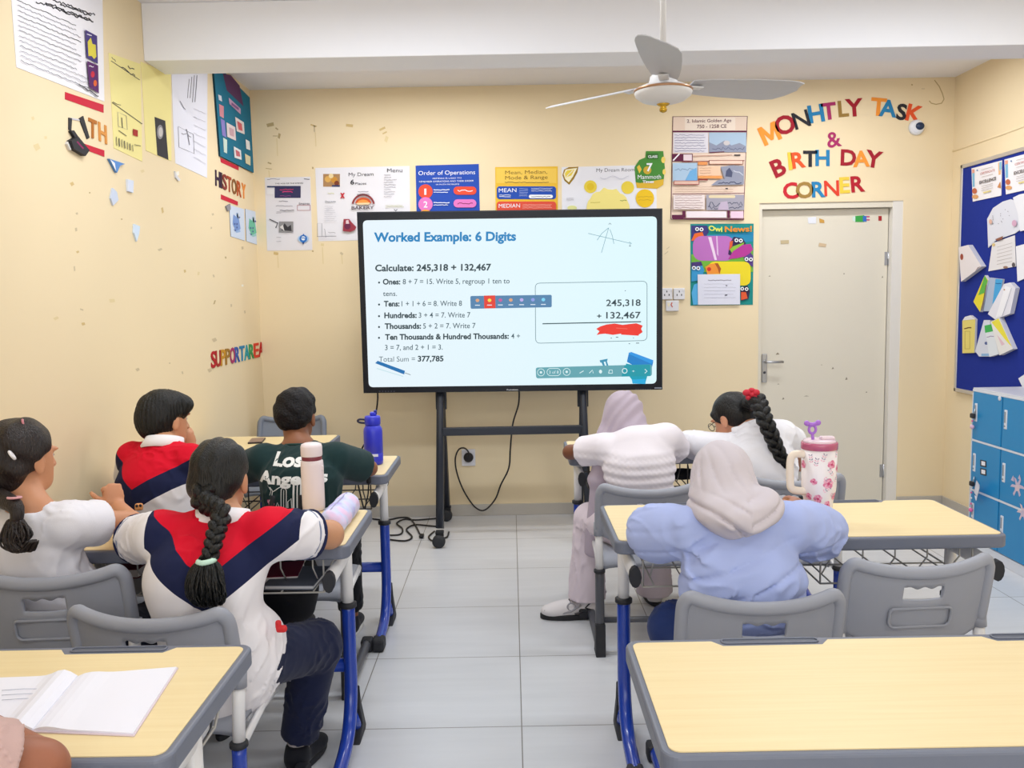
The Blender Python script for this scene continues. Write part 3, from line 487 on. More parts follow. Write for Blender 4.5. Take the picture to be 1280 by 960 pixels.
# -- the coloured letters over the door
G2 = 'coloured cut-out letters over the door'
OR_, CR_, BK_, BL_, MG_, BR_, OD_, YL_ = '#f0963a', '#a01f2f', '#2b2b33', '#2a7fb2', '#a83068', '#9c7c40', '#e2582e', '#e6c648'
LET = [('MONHTLY', [(962, 167, 24, -24, OR_), (981, 156, 23, -12, CR_), (1001.4, 149.5, 22, -16, BK_), (1020, 142, 22, -9, BL_), (1036, 139, 21, -7, MG_), (1054, 136, 20, -5, BR_), (1067.5, 134.5, 22, -4, CR_)]),
       ('TASK', [(1098, 133.6, 22, 5, OR_), (1110, 135.5, 21, 6, BL_), (1127, 140, 20, 8, BK_), (1143, 142, 21, 14, OD_)]), ('&', [(1042, 174.5, 20, -10, MG_)]),
       ('BIRTH', [(972.7, 209.5, 22, -24, CR_), (987.3, 201.5, 22, -5, YL_), (997.7, 200, 20, -8, OD_), (1012.6, 198.5, 20, 0, BK_), (1028, 197.5, 20, 0, BL_)]), ('DAY', [(1060.4, 197, 20, 2, CR_), (1076.5, 198.5, 20, -2, OR_), (1092, 199, 21, 9, CR_)]),
       ('CORNER', [(988, 238.5, 20, -8, '#c02632'), (1005.6, 237.5, 20, -6, BR_), (1023, 236.8, 19.5, -2, BL_), (1039.4, 235.4, 20, -2, '#d8402c'), (1055.7, 231.5, 20, -3, YL_), (1072, 230, 20, -5, '#b0202f')])]
CN = {OR_: 'orange', CR_: 'crimson', BK_: 'black', BL_: 'blue', MG_: 'magenta', BR_: 'brown', OD_: 'red-orange', YL_: 'yellow', '#c02632': 'red', '#d8402c': 'red-orange', '#b0202f': 'dark red'}
for word, ls in LET:
    for i, (ch, (x, y, cap, deg, col)) in enumerate(zip(word, ls)):
        bo = 0.012 if ch in 'MN&' else 0.028; V, F = _glyphs(ch, bo); w = V[:, 0].max()*cap*1.02; hh = (V[:, 1].max()+V[:, 1].min())/2*cap; a = math.radians(deg); u = np.array([math.cos(a), math.sin(a)]); v = np.array([math.sin(a), -math.cos(a)]); p0 = np.array([x, y])-u*w/2-v*hh
        lab = f'{CN[col]} letter {ch} in the word {word} above the door' if word != '&' else 'magenta ampersand between the lines of coloured letters above the door'
        if word == 'CORNER' and ch == 'R': lab = f'{CN[col]} letter R {"ending" if i == 5 else "in the middle of"} the word CORNER'
        letter(backsheet(), ch, p0, p0+u*w, p0+v*cap, col, lab, G2, 0.003, bo)
# sensor beside the K
s = MB(); q = onY(1145, 159.5, YB); Ry = np.array([[1, 0, 0], [0, 0, -1.0], [0, 1, 0]])
sn = thing('motion_sensor', q, 0, 'round white wall sensor with a dark blue lens beside the letter K', 'sensor')
MB().lathe([(0.052, 0), (0.05, 0.015), (0.04, 0.03), (0.03, 0.033)], mat('#e3e6ee', 0.4), (0, 0, 0), 24, Ry).done('housing', sn)
MB().sphere((0.012, -0.03, 0.004), (0.03, 0.018, 0.026), mat('#1e3354', 0.15), 10).done('lens', sn); MB().box((-0.028, -0.024, -0.018), (0.012, 0.012, 0.012), mat('#3a4660', 0.4), 0.003).done('button', sn)
# things stuck to the door
doorp = lambda x, y: onY(x, y, YB+0.03+0.0275-0.0005)
def doorsheet(): return Sheet(doorp, NB)
for pts, c, lab in (([(1009.5, 272), (1020, 271), (1020, 279.5), (1010.5, 279.5)], '#dfe1ea', 'white paper remnant near the top of the door'), ([(1024, 273), (1030, 275), (1030.5, 278.8), (1024.5, 278.5)], '#c9994a', 'tan torn sticker beside the white remnant on door'), ([(1098, 270), (1102, 270), (1102, 276), (1098, 276)], '#a3282c', 'small dark red square sticker at the upper right of door'),
        ([(975.5, 300.5), (986, 300), (986, 304.5), (976, 305)], '#c3b28e', 'pale tape tab on the upper left of door'), ([(1024, 303.5), (1033, 305), (1032, 309), (1023, 308)], '#cdb594', 'tilted tape tab below the tan sticker on door')):
    top(doorsheet().base(pts, C(c), 0.002, C('#8d7f68') if 'tape' in lab else None), 'sticker', lab, 'sticker', 'scraps stuck on the door')
s = doorsheet().base([(1069, 270), (1080, 269), (1082, 273), (1080, 277.5), (1069, 277.5)], C('#3fa04a'), 0.002); s.poly([(1078.5, 270), (1083, 270), (1083, 277), (1078.5, 277)], C('#3a6ec0')); s.base([(1082, 270), (1087, 270), (1087, 271.6), (1082, 271.6)], C('#c04a78'), 0.002); s.base([(1082, 274), (1087, 274), (1087, 275.6), (1082, 275.6)], C('#c04a78'), 0.002); s.base([(1065.5, 271), (1069, 270.5), (1069, 277), (1066, 276.5)], C('#cfe4dd'), 0.002)
top(s, 'sticker', 'green, blue and pink figure sticker lying sideways on the door', 'sticker', 'scraps stuck on the door')
# sockets by the screen
PL = mat('#dcdbe0', 0.4)
def plate(x0, y0, x1, y1, label, name='wall_socket'):
    s = backsheet(); a, b = backwall(x0, y1), backwall(x1, y0); c = (a+b)/2; w, h = abs(b[0]-a[0]), abs(b[2]-a[2])
    s.box((c[0], YB-0.009, c[2]), (w, 0.018, h), PL, 0.004); return s, c, w, h
for x0, x1, lab in ((826, 840, 'white wall socket half hidden by the screen edge'), (841.5, 855.5, 'white wall socket just right of the half hidden one')):
    s, c, w, h = plate(x0, 360, x1, 374.5, lab)
    for dx, dz in ((-0.2, -0.1), (0.2, -0.1), (0, 0.2)): s.box((c[0]+dx*w, YB-0.018, c[2]+dz*h), (0.006, 0.002, 0.012), BLK)
    s.box((c[0]+0.38*w, YB-0.018, c[2]+0.3*h), (0.01, 0.006, 0.014), PL, 0.002); top(s, 'wall_socket', lab, 'socket', 'sockets beside the screen')
s, c, w, h = plate(832, 375.5, 848, 389, ''); s.L = 0.0185; s.poly([(833.5, 377), (835, 380), (836, 377), (837, 380), (835.5, 384), (834, 382)], C('#efe3c4')); s.line([(839.5, 378), (838.2, 381), (840, 384)], 1.4, C('#d06a5a')); top(s, 'wall_switch', 'pale wall plate with coral marks below the two sockets', 'switch')
s, c, w, h = plate(577.5, 561, 594, 582, ''); top(s, 'wall_socket', 'white low wall socket behind the screen stand', 'socket')
# -- notice board on the right wall
BX = XR-0.022; bpt = lambda x, y: onX(x, y, BX-0.0005)
nb = thing('notice_board', (XR, 5.1, 0.83), 0, 'blue felt notice board in an aluminium frame on the right wall', 'notice board')
ALU = mat('#c9c6c4', 0.35, metal=0.6); y0, y1, z1 = -1.0, 0.70, 1.49
MB().box((-0.011, (y0+y1)/2, z1/2), (0.02, y1-y0-0.02, z1-0.02), mat('#26368f', 0.95, noise=0.06, nscale=40, bump=0.2, bscale=300, spec=0.1)).done('felt_panel', nb)
MB().box((-0.014, y1-0.0125, z1/2), (0.028, 0.025, z1), ALU, 0.004).box((-0.014, y0+0.0125, z1/2), (0.028, 0.025, z1), ALU, 0.004).box((-0.014, (y0+y1)/2, 0.0125), (0.028, y1-y0, 0.025), ALU, 0.004).box((-0.014, (y0+y1)/2, z1-0.0125), (0.028, y1-y0, 0.025), ALU, 0.004).done('frame', nb)
def boardsheet(): return Sheet(bpt, NR)
for k, pts in enumerate(([(1215, 210.5), (1253, 200.5), (1252, 244.5), (1216.5, 252)], [(1256, 199.5), (1302, 187), (1302, 233), (1258, 243)])):
    s = boardsheet().base(pts, C('#ece9ee'), 0.003); (x, y), (xr, yr) = pts[0], pts[1]; sl = (yr-y)/(xr-x)
    def q(a, b): return (x+a*(xr-x)+0.5*b, y+a*(yr-y)+b*43)
    s.poly([q(0.02, 0.03), q(0.1, 0.05), q(0.1, 0.55), q(0.03, 0.55)], C('#7fb6d6')); s.poly([q(0.02, 0.03), q(0.1, 0.05), q(0.1, 0.15), q(0.02, 0.15)], C('#e0a08a')); s.poly([q(0.88, 0.04), q(0.97, 0.03), q(0.96, 0.4), q(0.89, 0.4)], C('#e8b98a')); s.poly([q(0.92, 0.04), q(0.99, 0.03), q(0.99, 0.25), q(0.92, 0.28)], C('#8ac0d8'))
    s.disc(*q(0.1, 0.68), 3, C('#c06a4a'), 3.6); s.disc(*q(0.12, 0.85), 4, C('#d9a06a'), 2.6); s.poly([q(0.85, 0.75), q(0.95, 0.6), q(0.97, 0.8)], C('#c88a5a')); s.disc(*q(0.2, 0.1), 0.9, C('#4a7ab0'))
    s.textq('CERTIFICATE', q(0.3, 0.26), q(0.78, 0.26), q(0.3, 0.19), C('#c0645a'), 0.0); s.textq('EXCELLENCE', q(0.27, 0.52), q(0.82, 0.52), q(0.27, 0.43), C('#6a625f'), 0.03)
    for b in (0.12, 0.33, 0.6, 0.66, 0.73): s.line([q(0.34, b), q(0.72, b)], 0.5, C('#b5aea8'))
    s.line([q(0.4, 0.8), q(0.66, 0.8)], 1.6, C('#e0d08a'))
    top(s, 'certificate', ('printed certificate with blue and orange corners, by the notice board top corner', 'printed certificate cut by the picture edge on the blue notice board')[k], 'certificate', 'certificates on the notice board')
PP = (([(1234.7, 273.7), (1242, 260), (1254, 252), (1264, 249), (1272, 252), (1276, 262), (1276, 287), (1269, 292), (1246, 300), (1236, 309.7)], '#d9dbe6', 'scalloped white drawing sheet under the certificates on the notice board', 0.004), ([(1268, 247), (1276, 243), (1300, 238), (1300, 284), (1277, 289), (1274, 266)], '#e6e7ee', 'rounded white sheet overlapping the scalloped drawing', 0.009),
      ([(1241, 304), (1269, 294), (1270.6, 333), (1236, 339)], '#e2dfe2', 'white ruled letter below the scalloped drawing sheet', 0.003), ([(1204, 309), (1216, 306), (1233, 333), (1207, 352)], '#e4dde0', 'white sheet hanging askew over the notice board frame', 0.03),
      ([(1271, 308), (1300, 300), (1300, 340), (1273, 352)], '#e9e9f0', 'plain white sheet right of the ruled letter', 0.006), ([(1205.6, 401), (1209, 396), (1216, 394), (1222, 399), (1220.6, 441), (1205.6, 441.5)], '#e2d278', 'yellow booklet at the lower left of the notice board', 0.014),
      ([(1235, 344), (1239, 350), (1229, 390), (1220.6, 377)], '#e3d43c', 'narrow green and yellow leaflet fanned open', 0.02), ([(1239, 347), (1256, 349), (1252, 373), (1241, 389), (1231.6, 389)], '#aebbd2', 'grey leaflet with a light blue panel', 0.012),
      ([(1260, 355), (1268, 353), (1275, 360), (1268, 392), (1249, 399), (1240, 392.5)], '#e3e2ec', 'thick white leaflet right of the blue panel leaflet', 0.026), ([(1233, 400), (1241, 400), (1241, 445.6), (1227, 445.6), (1222, 439)], '#d3d7e4', 'white folded leaflet beside the yellow booklet', 0.016),
      ([(1235, 407), (1244, 405), (1253, 442.5), (1241, 446)], '#dde3ea', 'white leaflet with a green top', 0.022), ([(1244, 402), (1255, 397), (1272, 436), (1255, 444)], '#e6e4e2', 'white leaflet with a yellow triangle panel', 0.028), ([(1275, 473), (1290, 463), (1290, 486), (1282, 488)], '#e3e4ec', 'small white scrap low on the notice board', 0.01))
for i, (pts, c, lab, t) in enumerate(PP):
    s = boardsheet().base(pts, C(c), t, C('#c9c9d2'))
    if i == 0:
        for k in range(14): s.disc(1247+random.uniform(-8, 18), 275+random.uniform(-14, 8), 0.5, INK2)
        s.disc(1240, 277, 2, C('#d9b0a0'), 3); s.disc(1270, 279, 3, C('#d0a6c0'), 4); s.poly([(1246, 299), (1256, 295), (1255, 299), (1249, 301)], C('#8a5a4a'))
    if i == 2:
        for k in range(6): s.line([(1247, 309+k*4.3), (1266, 303.5+k*4.6)], 0.5, C('#b0a9aa'))
        s.disc(1243, 306, 2, C('#d9c08a')); s.disc(1258, 334, 3, C('#9a7a6a'), 1.5); s.disc(1268, 331, 2, C('#5a5358'), 3)
    if i == 3: s.disc(1208, 321, 2, C('#9a4a3a'), 4); s.poly([(1228, 334), (1232, 333), (1225, 339)], C('#9a8a8c'))
    if i == 5: s.scrib(1208, 410, 1217, C('#6a4a2a'), 2, 1.4); s.frame(1209, 414, 1215, 436, 0.5, C('#b09a4a')); s.poly([(1206, 400.5), (1209, 396), (1216, 394), (1221.8, 399)], C('#dfe0e6'))
    if i == 6: s.poly([(1235, 344), (1238.5, 351), (1235, 366), (1227, 369)], C('#5fb04a')); s.line([(1237, 356), (1231, 388)], 1, C('#7a5a2a'))
    if i == 7: s.poly([(1247, 348.5), (1256, 349.5), (1252, 372), (1243, 380)], C('#4aa3dc')); s.scrib(1247, 354, 1254, C('#1f5a9a'), 1, 1)
    if i == 8: s.poly([(1262, 357), (1270, 360), (1258, 394), (1250, 397)], C('#efeff5')); s.line([(1270, 360), (1262, 385), (1258, 396)], 0.8, C('#b9b9c8')); s.disc(1261, 362, 1, C('#c0936a'))
    if i == 9: s.disc(1236, 429, 2, C('#5a6a9a')); s.rect(1230, 442, 1240, 445, C('#8ab4dc'))
    if i == 10: s.poly([(1235, 407), (1244, 405), (1246, 414), (1236, 416)], C('#3fae56')); s.scrib(1238, 421, 1247, C('#a090b0'), 1, 1, 420)
    if i == 11: s.poly([(1245, 402.5), (1254, 398), (1271, 434), (1262, 424)], C('#e8dc4a')); s.poly([(1252, 418), (1262, 430), (1258, 432)], C('#e0c0cc'))
    top(s, 'leaflet' if t > 0.011 else 'paper_sheet', lab, 'paper', 'papers pinned on the blue notice board')
# ================================================================== SCREEN ON ITS WHEELED STAND
TVY = 5.48; NAVYBLK = mat('#10141e', 0.35, spec=0.3); DKG = mat('#2c303a', 0.4, spec=0.4); RUB = mat('#1f2024', 0.7); TIRE = mat('#2b2c30', 0.6)
tvp = lambda x, y: onY(x, y, TVY)
tv = thing('interactive_screen', (0.0, 5.53, 0), 0, 'large black-framed interactive screen on a wheeled stand showing a maths slide', 'screen')
def tvsheet(): return Sheet(tvp, NB)
s = tvsheet(); cs = [(446, 265), (828, 260.5), (828, 487), (454.5, 491.5)]
fr = [s.P(x, y) for x, y in cs]; bk = [p+np.array([0, 0.075, 0]) for p in fr]; s.add(fr+bk, [(3, 2, 1, 0), (4, 5, 6, 7), (0, 1, 5, 4), (1, 2, 6, 5), (2, 3, 7, 6), (3, 0, 4, 7)], NAVYBLK)
s.L = 0.001
for a, b, m in (((447, 266), (827.5, 261.5), DKG), ((827, 262), (827.3, 486.5), DKG)): s.line([a, b], 0.8, m)
s.text('Promethean', 633.5, 488, 647.5, 1.6, WH, 0.01); s.rect(818, 484.2, 827, 485.6, C('#9aa3b0'))
for k in range(6): s.rect(474+k*3.6, 488.6, 475.6+k*3.6, 489.4, C('#5a6070'))
for k in range(7): s.rect(794+k*3, 486, 795.5+k*3, 486.8, C('#5a6070'))
s.done('bezel', tv, world=True)
def E(h, k=1.08): return mat(h, 0.3, emit=k)
s = tvsheet(); s.L = 0.0015
def rq(c, r, n=5):                                                  # four corners, rounded
    out = []
    for i in range(4):
        p, a, b = np.array(c[i]), np.array(c[i-1]), np.array(c[(i+1) % 4]); u = (a-p)/np.linalg.norm(a-p)*r; v = (b-p)/np.linalg.norm(b-p)*r
        for k in range(n+1): t = k/n; out.append(p+u*(1-t)**2+v*t**2)
    return out
def tint():
    m = bpy.data.materials.new('screen_glow'); m.use_nodes = True; nt = m.node_tree; b = nt.nodes['Principled BSDF']
    tc = nt.nodes.new('ShaderNodeTexCoord'); sp = nt.nodes.new('ShaderNodeSeparateXYZ'); nt.links.new(tc.outputs['Object'], sp.inputs[0])
    f = math_node(nt, 'MULTIPLY_ADD', sp.outputs[0], 0.35, 0.5); f2 = math_node(nt, 'ADD', f, math_node(nt, 'MULTIPLY', math_node(nt, 'SUBTRACT', sp.outputs[2], 1.5), 0.0)); f2.node.use_clamp = True
    nt.links.new(mix_col(nt, f2, rgb('#e9f2fa'), rgb('#d8f6fb')), b.inputs['Emission Color']); b.inputs['Emission Strength'].default_value = 1.07
    b.inputs['Base Color'].default_value = (0.01, 0.01, 0.01, 1); b.inputs['Roughness'].default_value = 0.35; b.inputs['Specular IOR Level'].default_value = 0.2; return m
s.poly(rq([(453.5, 275.5), (821, 270.5), (820.5, 479.5), (461, 484)], 6), tint())
BLU = E('#1580bc'); DK1 = E('#2c4048'); DK2 = E('#465c66'); TQ = E('#6c9dab')
def T(t, x0, y0, x1, cap, m, b=0.0, dy=None): s.text(t, x0, y0, x1, cap*1.1, m, b, -(x1-x0)*0.008 if dy is None else dy)
T('Worked Example: 6 Digits', 467.5, 302, 645, 10.5, BLU, 0.035); T('Calculate: 245,318 + 132,467', 469, 339, 614, 7.6, DK1, 0.03)
for y, bt, bx0, bx1, rt, rx0, rx1 in ((355.5, 'Ones:', 478.6, 500.5, '8 + 7 = 15. Write 5, regroup 1 ten to', 503.5, 637), (383, 'Tens:', 480, 499.5, '1 + 1 + 6 = 8. Write 8', 502, 577.5), (397.5, 'Hundreds:', 480.5, 521, '3 + 4 = 7. Write 7', 523.5, 588),
        (411, 'Thousands:', 481, 526.5, '5 + 2 = 7. Write 7', 529, 594.5), (424.5, 'Ten Thousands & Hundred Thousands:', 481.5, 636, '4 +', 639, 650)):
    T(bt, bx0, y, bx1, 6.4, DK1, 0.035); T(rt, rx0, y-(rx0-bx0)*0.008, rx1, 6.2, DK2, 0.008); s.disc(474, y-2.3, 1.3, DK1, n=10)
T('tens.', 479, 370, 496.5, 5.8, DK2, 0.008); T('3 = 7, and 2 + 1 = 3.', 481.5, 437.5, 553.5, 6.2, DK2, 0.008); T('Total Sum =', 474, 452, 519, 6.2, DK2, -0.003); T('377,785', 522.5, 451.6, 554.5, 6.4, DK1, 0.03)
s.line(rq([(669, 354), (808.5, 351.5), (808.5, 425.5), (669.5, 429)], 6), 0.7, E('#5f7f88'), True)
T('245,318', 757.5, 382.5, 800.5, 7.6, DK1, 0.015); T('+', 746, 398, 751.5, 5.5, DK1, 0.03); T('132,467', 757.5, 398, 800.5, 7.6, DK1, 0.015)
s.poly([(678, 404), (801, 401.4), (801, 402.7), (678, 405.3)], E('#2d4a52')); RD = E('#ea3326')
s.poly([(745, 411), (750, 408), (758, 405.5), (768, 404.3), (778, 406), (786, 405), (795, 404), (803, 407), (801, 411), (803, 415), (797, 419), (786, 418), (776, 417), (766, 418.5), (756, 417), (746, 418), (749, 414)], RD)
s.line([(770, 410), (784, 411)], 0.8, E('#f06a5a')); s.line([(746, 418), (752, 416.5)], 1.2, RD); s.line([(776, 417.5), (798, 418.8)], 1.4, RD)
for x, y, w in ((763, 422, 1.5), (769.5, 421, 3), (791, 421.8, 1), (785.5, 429, 1.6), (794.5, 428.3, 4), (780.6, 363, 1.2)): s.rect(x, y, x+w, y+0.9, DK2)
for pts in ([(735, 292), (788, 304.5)], [(760.5, 285), (751.5, 316)], [(760.5, 285), (752, 292), (746, 300.5)], [(762, 287), (765, 295), (767, 305)], [(786, 302.5), (789, 304.5), (786.5, 306)]): s.line(pts, 0.6, TQ)
T('A', 760, 281, 764, 2, DK2); s.rect(786, 307, 788, 308, DK2)
s.poly(rq([(588, 370), (689.5, 368.5), (689.5, 384), (588.5, 386)], 2), E('#4f7fa9')); s.poly([(605, 369.5), (619, 369.2), (619.5, 385.2), (605.5, 385.6)], E('#e03a2a'))
for x, c in ((597, '#d9a07a'), (612, '#f0d84a'), (625.5, '#c05a9a'), (638.5, '#d9a07a'), (652, '#b9a9e6'), (666, '#8a9ae0'), (679, '#7ad0f0')):
    s.disc(x, 375.5-(x-597)*0.012, 2.4, E(c), 2.2, 9); s.rect(x-3, 381-(x-597)*0.012, x+3, 382-(x-597)*0.012, E('#dfe9f2'))
s.poly(rq([(783, 452), (785.5, 440), (816, 451), (812, 468)], 1), E('#1a7fc8')); s.poly([(785, 442), (788, 439.5), (816, 450), (813.5, 454.5)], E('#2a95e0')); s.poly([(780, 462), (782, 454), (811, 460), (806, 478), (789, 474)], E('#149cb4')); s.poly([(789, 474), (806, 473), (806, 479.5), (790, 479)], E('#2aa9dc'))
for p in ([(749, 450), (759, 448), (758.5, 451), (750, 453)], [(751, 452), (754, 452), (756, 458), (754, 459)], [(756, 451), (758, 451), (760, 457), (758, 458)]): s.poly(p, E('#3a8fb0'))
s.poly(rq([(669.5, 459), (814, 455), (814, 469.5), (670, 472.5)], 3), E('#62a3ae')); s.poly([(780, 456), (812, 455.2), (812, 469.6), (776, 470.3)], E('#1f97a6'))
LW = E('#d9eef0')
for x in (676, 708): s.line([(x+4.4*math.cos(k*pi/8), 465-(x-676)*0.02+4.4*math.sin(k*pi/8)) for k in range(16)], 0.7, LW, True); s.disc(x, 465-(x-676)*0.02, 1.6, LW, n=8)
s.line(rrect(17, 9, 4.4, 4, 692, 464.6), 0.7, LW, True); T('3 of 8', 686, 466.5, 698, 3.4, LW)
for pts in ([(724, 466), (729, 463)], [(736, 466), (740, 462), (741, 466)], [(760, 466), (761, 462), (764.5, 462), (765, 466), (760, 466)], [(805, 461), (808, 463.5), (805, 466)]): s.line(pts, 0.9, LW)
s.disc(750, 464, 2, LW, 2.4, 10); s.line([(780+3*math.cos(k*pi/6), 463+3*math.sin(k*pi/6)) for k in range(12)], 1.0, LW, True); T('+', 789, 465, 792.5, 3, LW)
s.poly([(470, 453.5), (473, 450.5), (507, 463), (506, 467.5)], E('#1f6fae')); s.line([(507, 465.5), (514, 468)], 0.9, E('#8a979a')); s.line([(472, 460), (505, 470)], 1.2, E('#c9e3ea'))
s.done('screen_panel', tv, world=True)
SX = (onY(550, 520, 5.45)[0], onY(730.5, 500, 5.45)[0])
for sx in SX:
    MB().box((sx, 5.575, 1.25), (0.07, 0.03, 0.9), DKG, 0.004).done('mounting_rail', tv, world=True)
    MB().tube([(sx, 5.57, 0.98), (sx, 5.52, 0.86), (sx, 5.23, 0.105)], 0.024, DKG, 4, ry=1.35, up=(1, 1, 0)).done('stand_leg', tv, world=True)
    MB().tube([(sx, 5.60, 0.92), (sx, 5.62, 0.84), (sx, 5.82, 0.105)], 0.022, DKG, 4, ry=1.3, up=(1, 1, 0)).done('stand_leg', tv, world=True)
    for wy in (5.20, 5.84):
        c = MB().box((sx, wy, 0.088), (0.05, 0.05, 0.02), RUB, 0.004).box((sx, wy-0.005, 0.07), (0.05, 0.035, 0.03), RUB, 0.01).done('caster', tv, world=True)
        w = MB().lathe([(0.02, -0.022), (0.036, -0.02), (0.04, -0.012), (0.04, 0.012), (0.036, 0.02), (0.02, 0.022)], TIRE, (sx-0.004, wy-0.03, 0.04), 22, np.array([[1.0, 0, 0], [0, 0, -1.0], [0, 1.0, 0]]))
        w.v = [tuple(np.array(p)-np.array(tv.location)) for p in w.v]; w.done('wheel', c)
MB().box(((SX[0]+SX[1])/2, 5.45, onY(640, 538, 5.45)[2]), (SX[1]-SX[0]-0.03, 0.045, 0.05), DKG, 0.004).done('crossbar', tv, world=True)
# ================================================================== DESKS AND CHAIRS
EDGE = mat('#6c7180', 0.42, spec=0.4, noise=0.03, nscale=6); TRAY = mat('#565b68', 0.45); WHT = mat('#e3e2e4', 0.3, spec=0.5); BLUEP = mat('#1d3fa6', 0.25, spec=0.5, coat=0.3); CAPM = mat('#26272d', 0.6); WIRE = mat('#b3b0ab', 0.4, spec=0.5); WIREB = mat('#4a4440', 0.4)
GPL = mat('#979aa5', 0.5, spec=0.4, bump=0.05, bscale=900); GPD = mat('#5f646f', 0.5, spec=0.4); DKT = mat('#4d4f57', 0.35, spec=0.5)
def make_desk(loc, rz, label, post=BLUEP, wire=WIRE, W=1.2):
    t = thing('school_desk', loc, rz, label, 'desk', 'yellow-topped double school desks')
    D = 0.485
    def outline(w, d, r, inset):
        P = rrect(w, d, r, 6)
        return P
    # laminate with two pen-tray notches on the far edge
    w, d, r = W-0.028, D-0.034, 0.02; P = []
    for (x, y) in rrect(w, d, r, 5): P.append((x, y))
    # insert notches between the first corner group (right top) and second (left top)
    i = 6; notch = []
    for cx in ((0.242*W, -0.242*W) if W > 1 else (0.0,)):
        notch += [(cx+0.125, d/2), (cx+0.105, d/2-0.026), (cx-0.105, d/2-0.026), (cx-0.125, d/2)]
    P = P[:i]+notch+P[i:]
    MB().prism([(x, y-0.004) for x, y in P], 0.742, 0.7605, WOOD).done('tabletop', t)
    e = MB().prism(rrect(W, D, 0.032, 7), 0.718, 0.7585, EDGE, 0.007, smooth=False)
    e.done('edge_band', t)
    for cx in ((0.242*W, -0.242*W) if W > 1 else (0.0,)):
        MB().prism(rrect(0.2, 0.018, 0.006, 4, cx, D/2-0.021), 0.7585, 0.7592, TRAY).tube([(x, y, 0.760) for x, y in rrect(0.206, 0.022, 0.009, 4, cx, D/2-0.021)], 0.0022, EDGE, 6, closed=True).done('pen_tray', t)  # flat strip, no real groove: the recess shade is in its darker grey
    for sx in (-1, 1):
        x = sx*(W/2-0.055)
        p = MB().tube([(x, 0.0, 0.48), (x, 0.0, 0.69)], 0.019, WHT, 14).tube([(x, 0.06, 0.672), (x, -0.265, 0.662)], 0.016, WHT, 12, ry=1.75, up=(0, 0, 1)).box((x, 0.02, 0.705), (0.04, 0.3, 0.025), WHT, 0.003)
        p.done('upper_post', t)
        MB().tube([(x, -0.262, 0.662), (x, -0.285, 0.661)], 0.0185, CAPM, 12, ry=1.75, up=(0, 0, 1)).done('arm_cap', t); MB().tube([(x, 0.058, 0.672), (x, 0.07, 0.672)], 0.0175, CAPM, 12, ry=1.75, up=(0, 0, 1)).done('arm_cap', t)
        leg = smooth_path([(x, 0.0, 0.49), (x, 0.0, 0.34), (x, -0.005, 0.2), (x, -0.05, 0.105), (x, -0.13, 0.055), (x, -0.27, 0.032)], 6)
        MB().tube(leg, 0.0235, post, 14, ry=0.95).tube([(x, -0.01, 0.11), (x, 0.055, 0.04), (x, 0.09, 0.035)], 0.02, post, 10).done('lower_leg', t)
        MB().lathe([(0.024, 0), (0.029, 0.003), (0.029, 0.016), (0.02, 0.02)], CAPM, (x, 0, 0.482), 16).done('collar', t)
        MB().prism([(-0.005, 0.0), (0.11, 0.0), (0.125, 0.01), (0.1, 0.05), (0.045, 0.135), (0.022, 0.2), (0.018, 0.2), (0.018, 0.12), (0.06, 0.045)], x-0.024, x+0.024, CAPM, 0.004, M=Matrix(((0, 0, 1, 0), (1, 0, 0, 0), (0, 1, 0, 0), (0, 0, 0, 1)))).done('foot_cap', t)
        MB().box((x, -0.275, 0.028), (0.054, 0.075, 0.056), CAPM, 0.012).done('foot_cap', t)
    MB().tube([(-W/2+0.06, 0.005, 0.28), (W/2-0.06, 0.005, 0.28)], 0.018, post, 12, ry=1.35, up=(0, 0, 1)).done('crossbar', t)
    for cx in ((0.229*W, -0.229*W) if W > 1 else (0.0,)):
        b = MB(); r = 0.0027
        for k in range(5):
            xx = cx-0.2+k*0.1
            b.tube([(xx, 0.20, 0.72), (xx, 0.20, 0.645), (xx, 0.165, 0.61), (xx, -0.2, 0.605)], r, wire, 6)
            b.tube([(xx, -0.19, 0.72), (xx, -0.19, 0.68), (xx, -0.12, 0.612)], r, wire, 6)
        for yy, zz in ((0.16, 0.609), (-0.02, 0.606), (-0.2, 0.604)): b.tube([(cx-0.235, yy, zz), (cx+0.235, yy, zz)], r*1.15, wire, 6)
        for xx in (cx-0.235, cx+0.235): b.tube([(xx, 0.2, 0.72), (xx, 0.2, 0.64), (xx, 0.16, 0.608), (xx, -0.2, 0.604), (xx, -0.2, 0.72)], r*1.15, wire, 6)
        b.done('wire_basket', t)
    return t
DY = {'m': 2.825, 'f': 1.585, 'b': 3.905, 'rb': 4.235}
desk_lm = make_desk((-0.508-0.595, 2.825, 0), 0, 'left desk shared by girl in white tee and girl in striped polo', W=1.19)
desk_lf = make_desk((-0.575-0.56, 1.60, 0), 0, 'front left desk with an open exercise book on it', W=1.12)
desk_lb = make_desk((-0.542-0.58, 3.905, 0), 0, 'left desk farthest back, with the blue bottle on its corner', W=1.16, wire=WIREB)
desk_ls = make_desk((-1.318, 4.60, 0), 0, 'short single desk behind the two boys, with the phone on it', W=0.70, wire=WIREB)
desk_rm = make_desk((0.305+0.6, 2.82, 0), 0, 'right desk carrying the floral tumbler')
desk_rf = make_desk((0.233+0.6, 1.58, 0), 0, 'empty right desk nearest the front of the picture')
desk_rb = make_desk((0.262+0.6, 4.24, 0), 0, 'right desk farthest back beneath the screen corner', wire=WIREB)
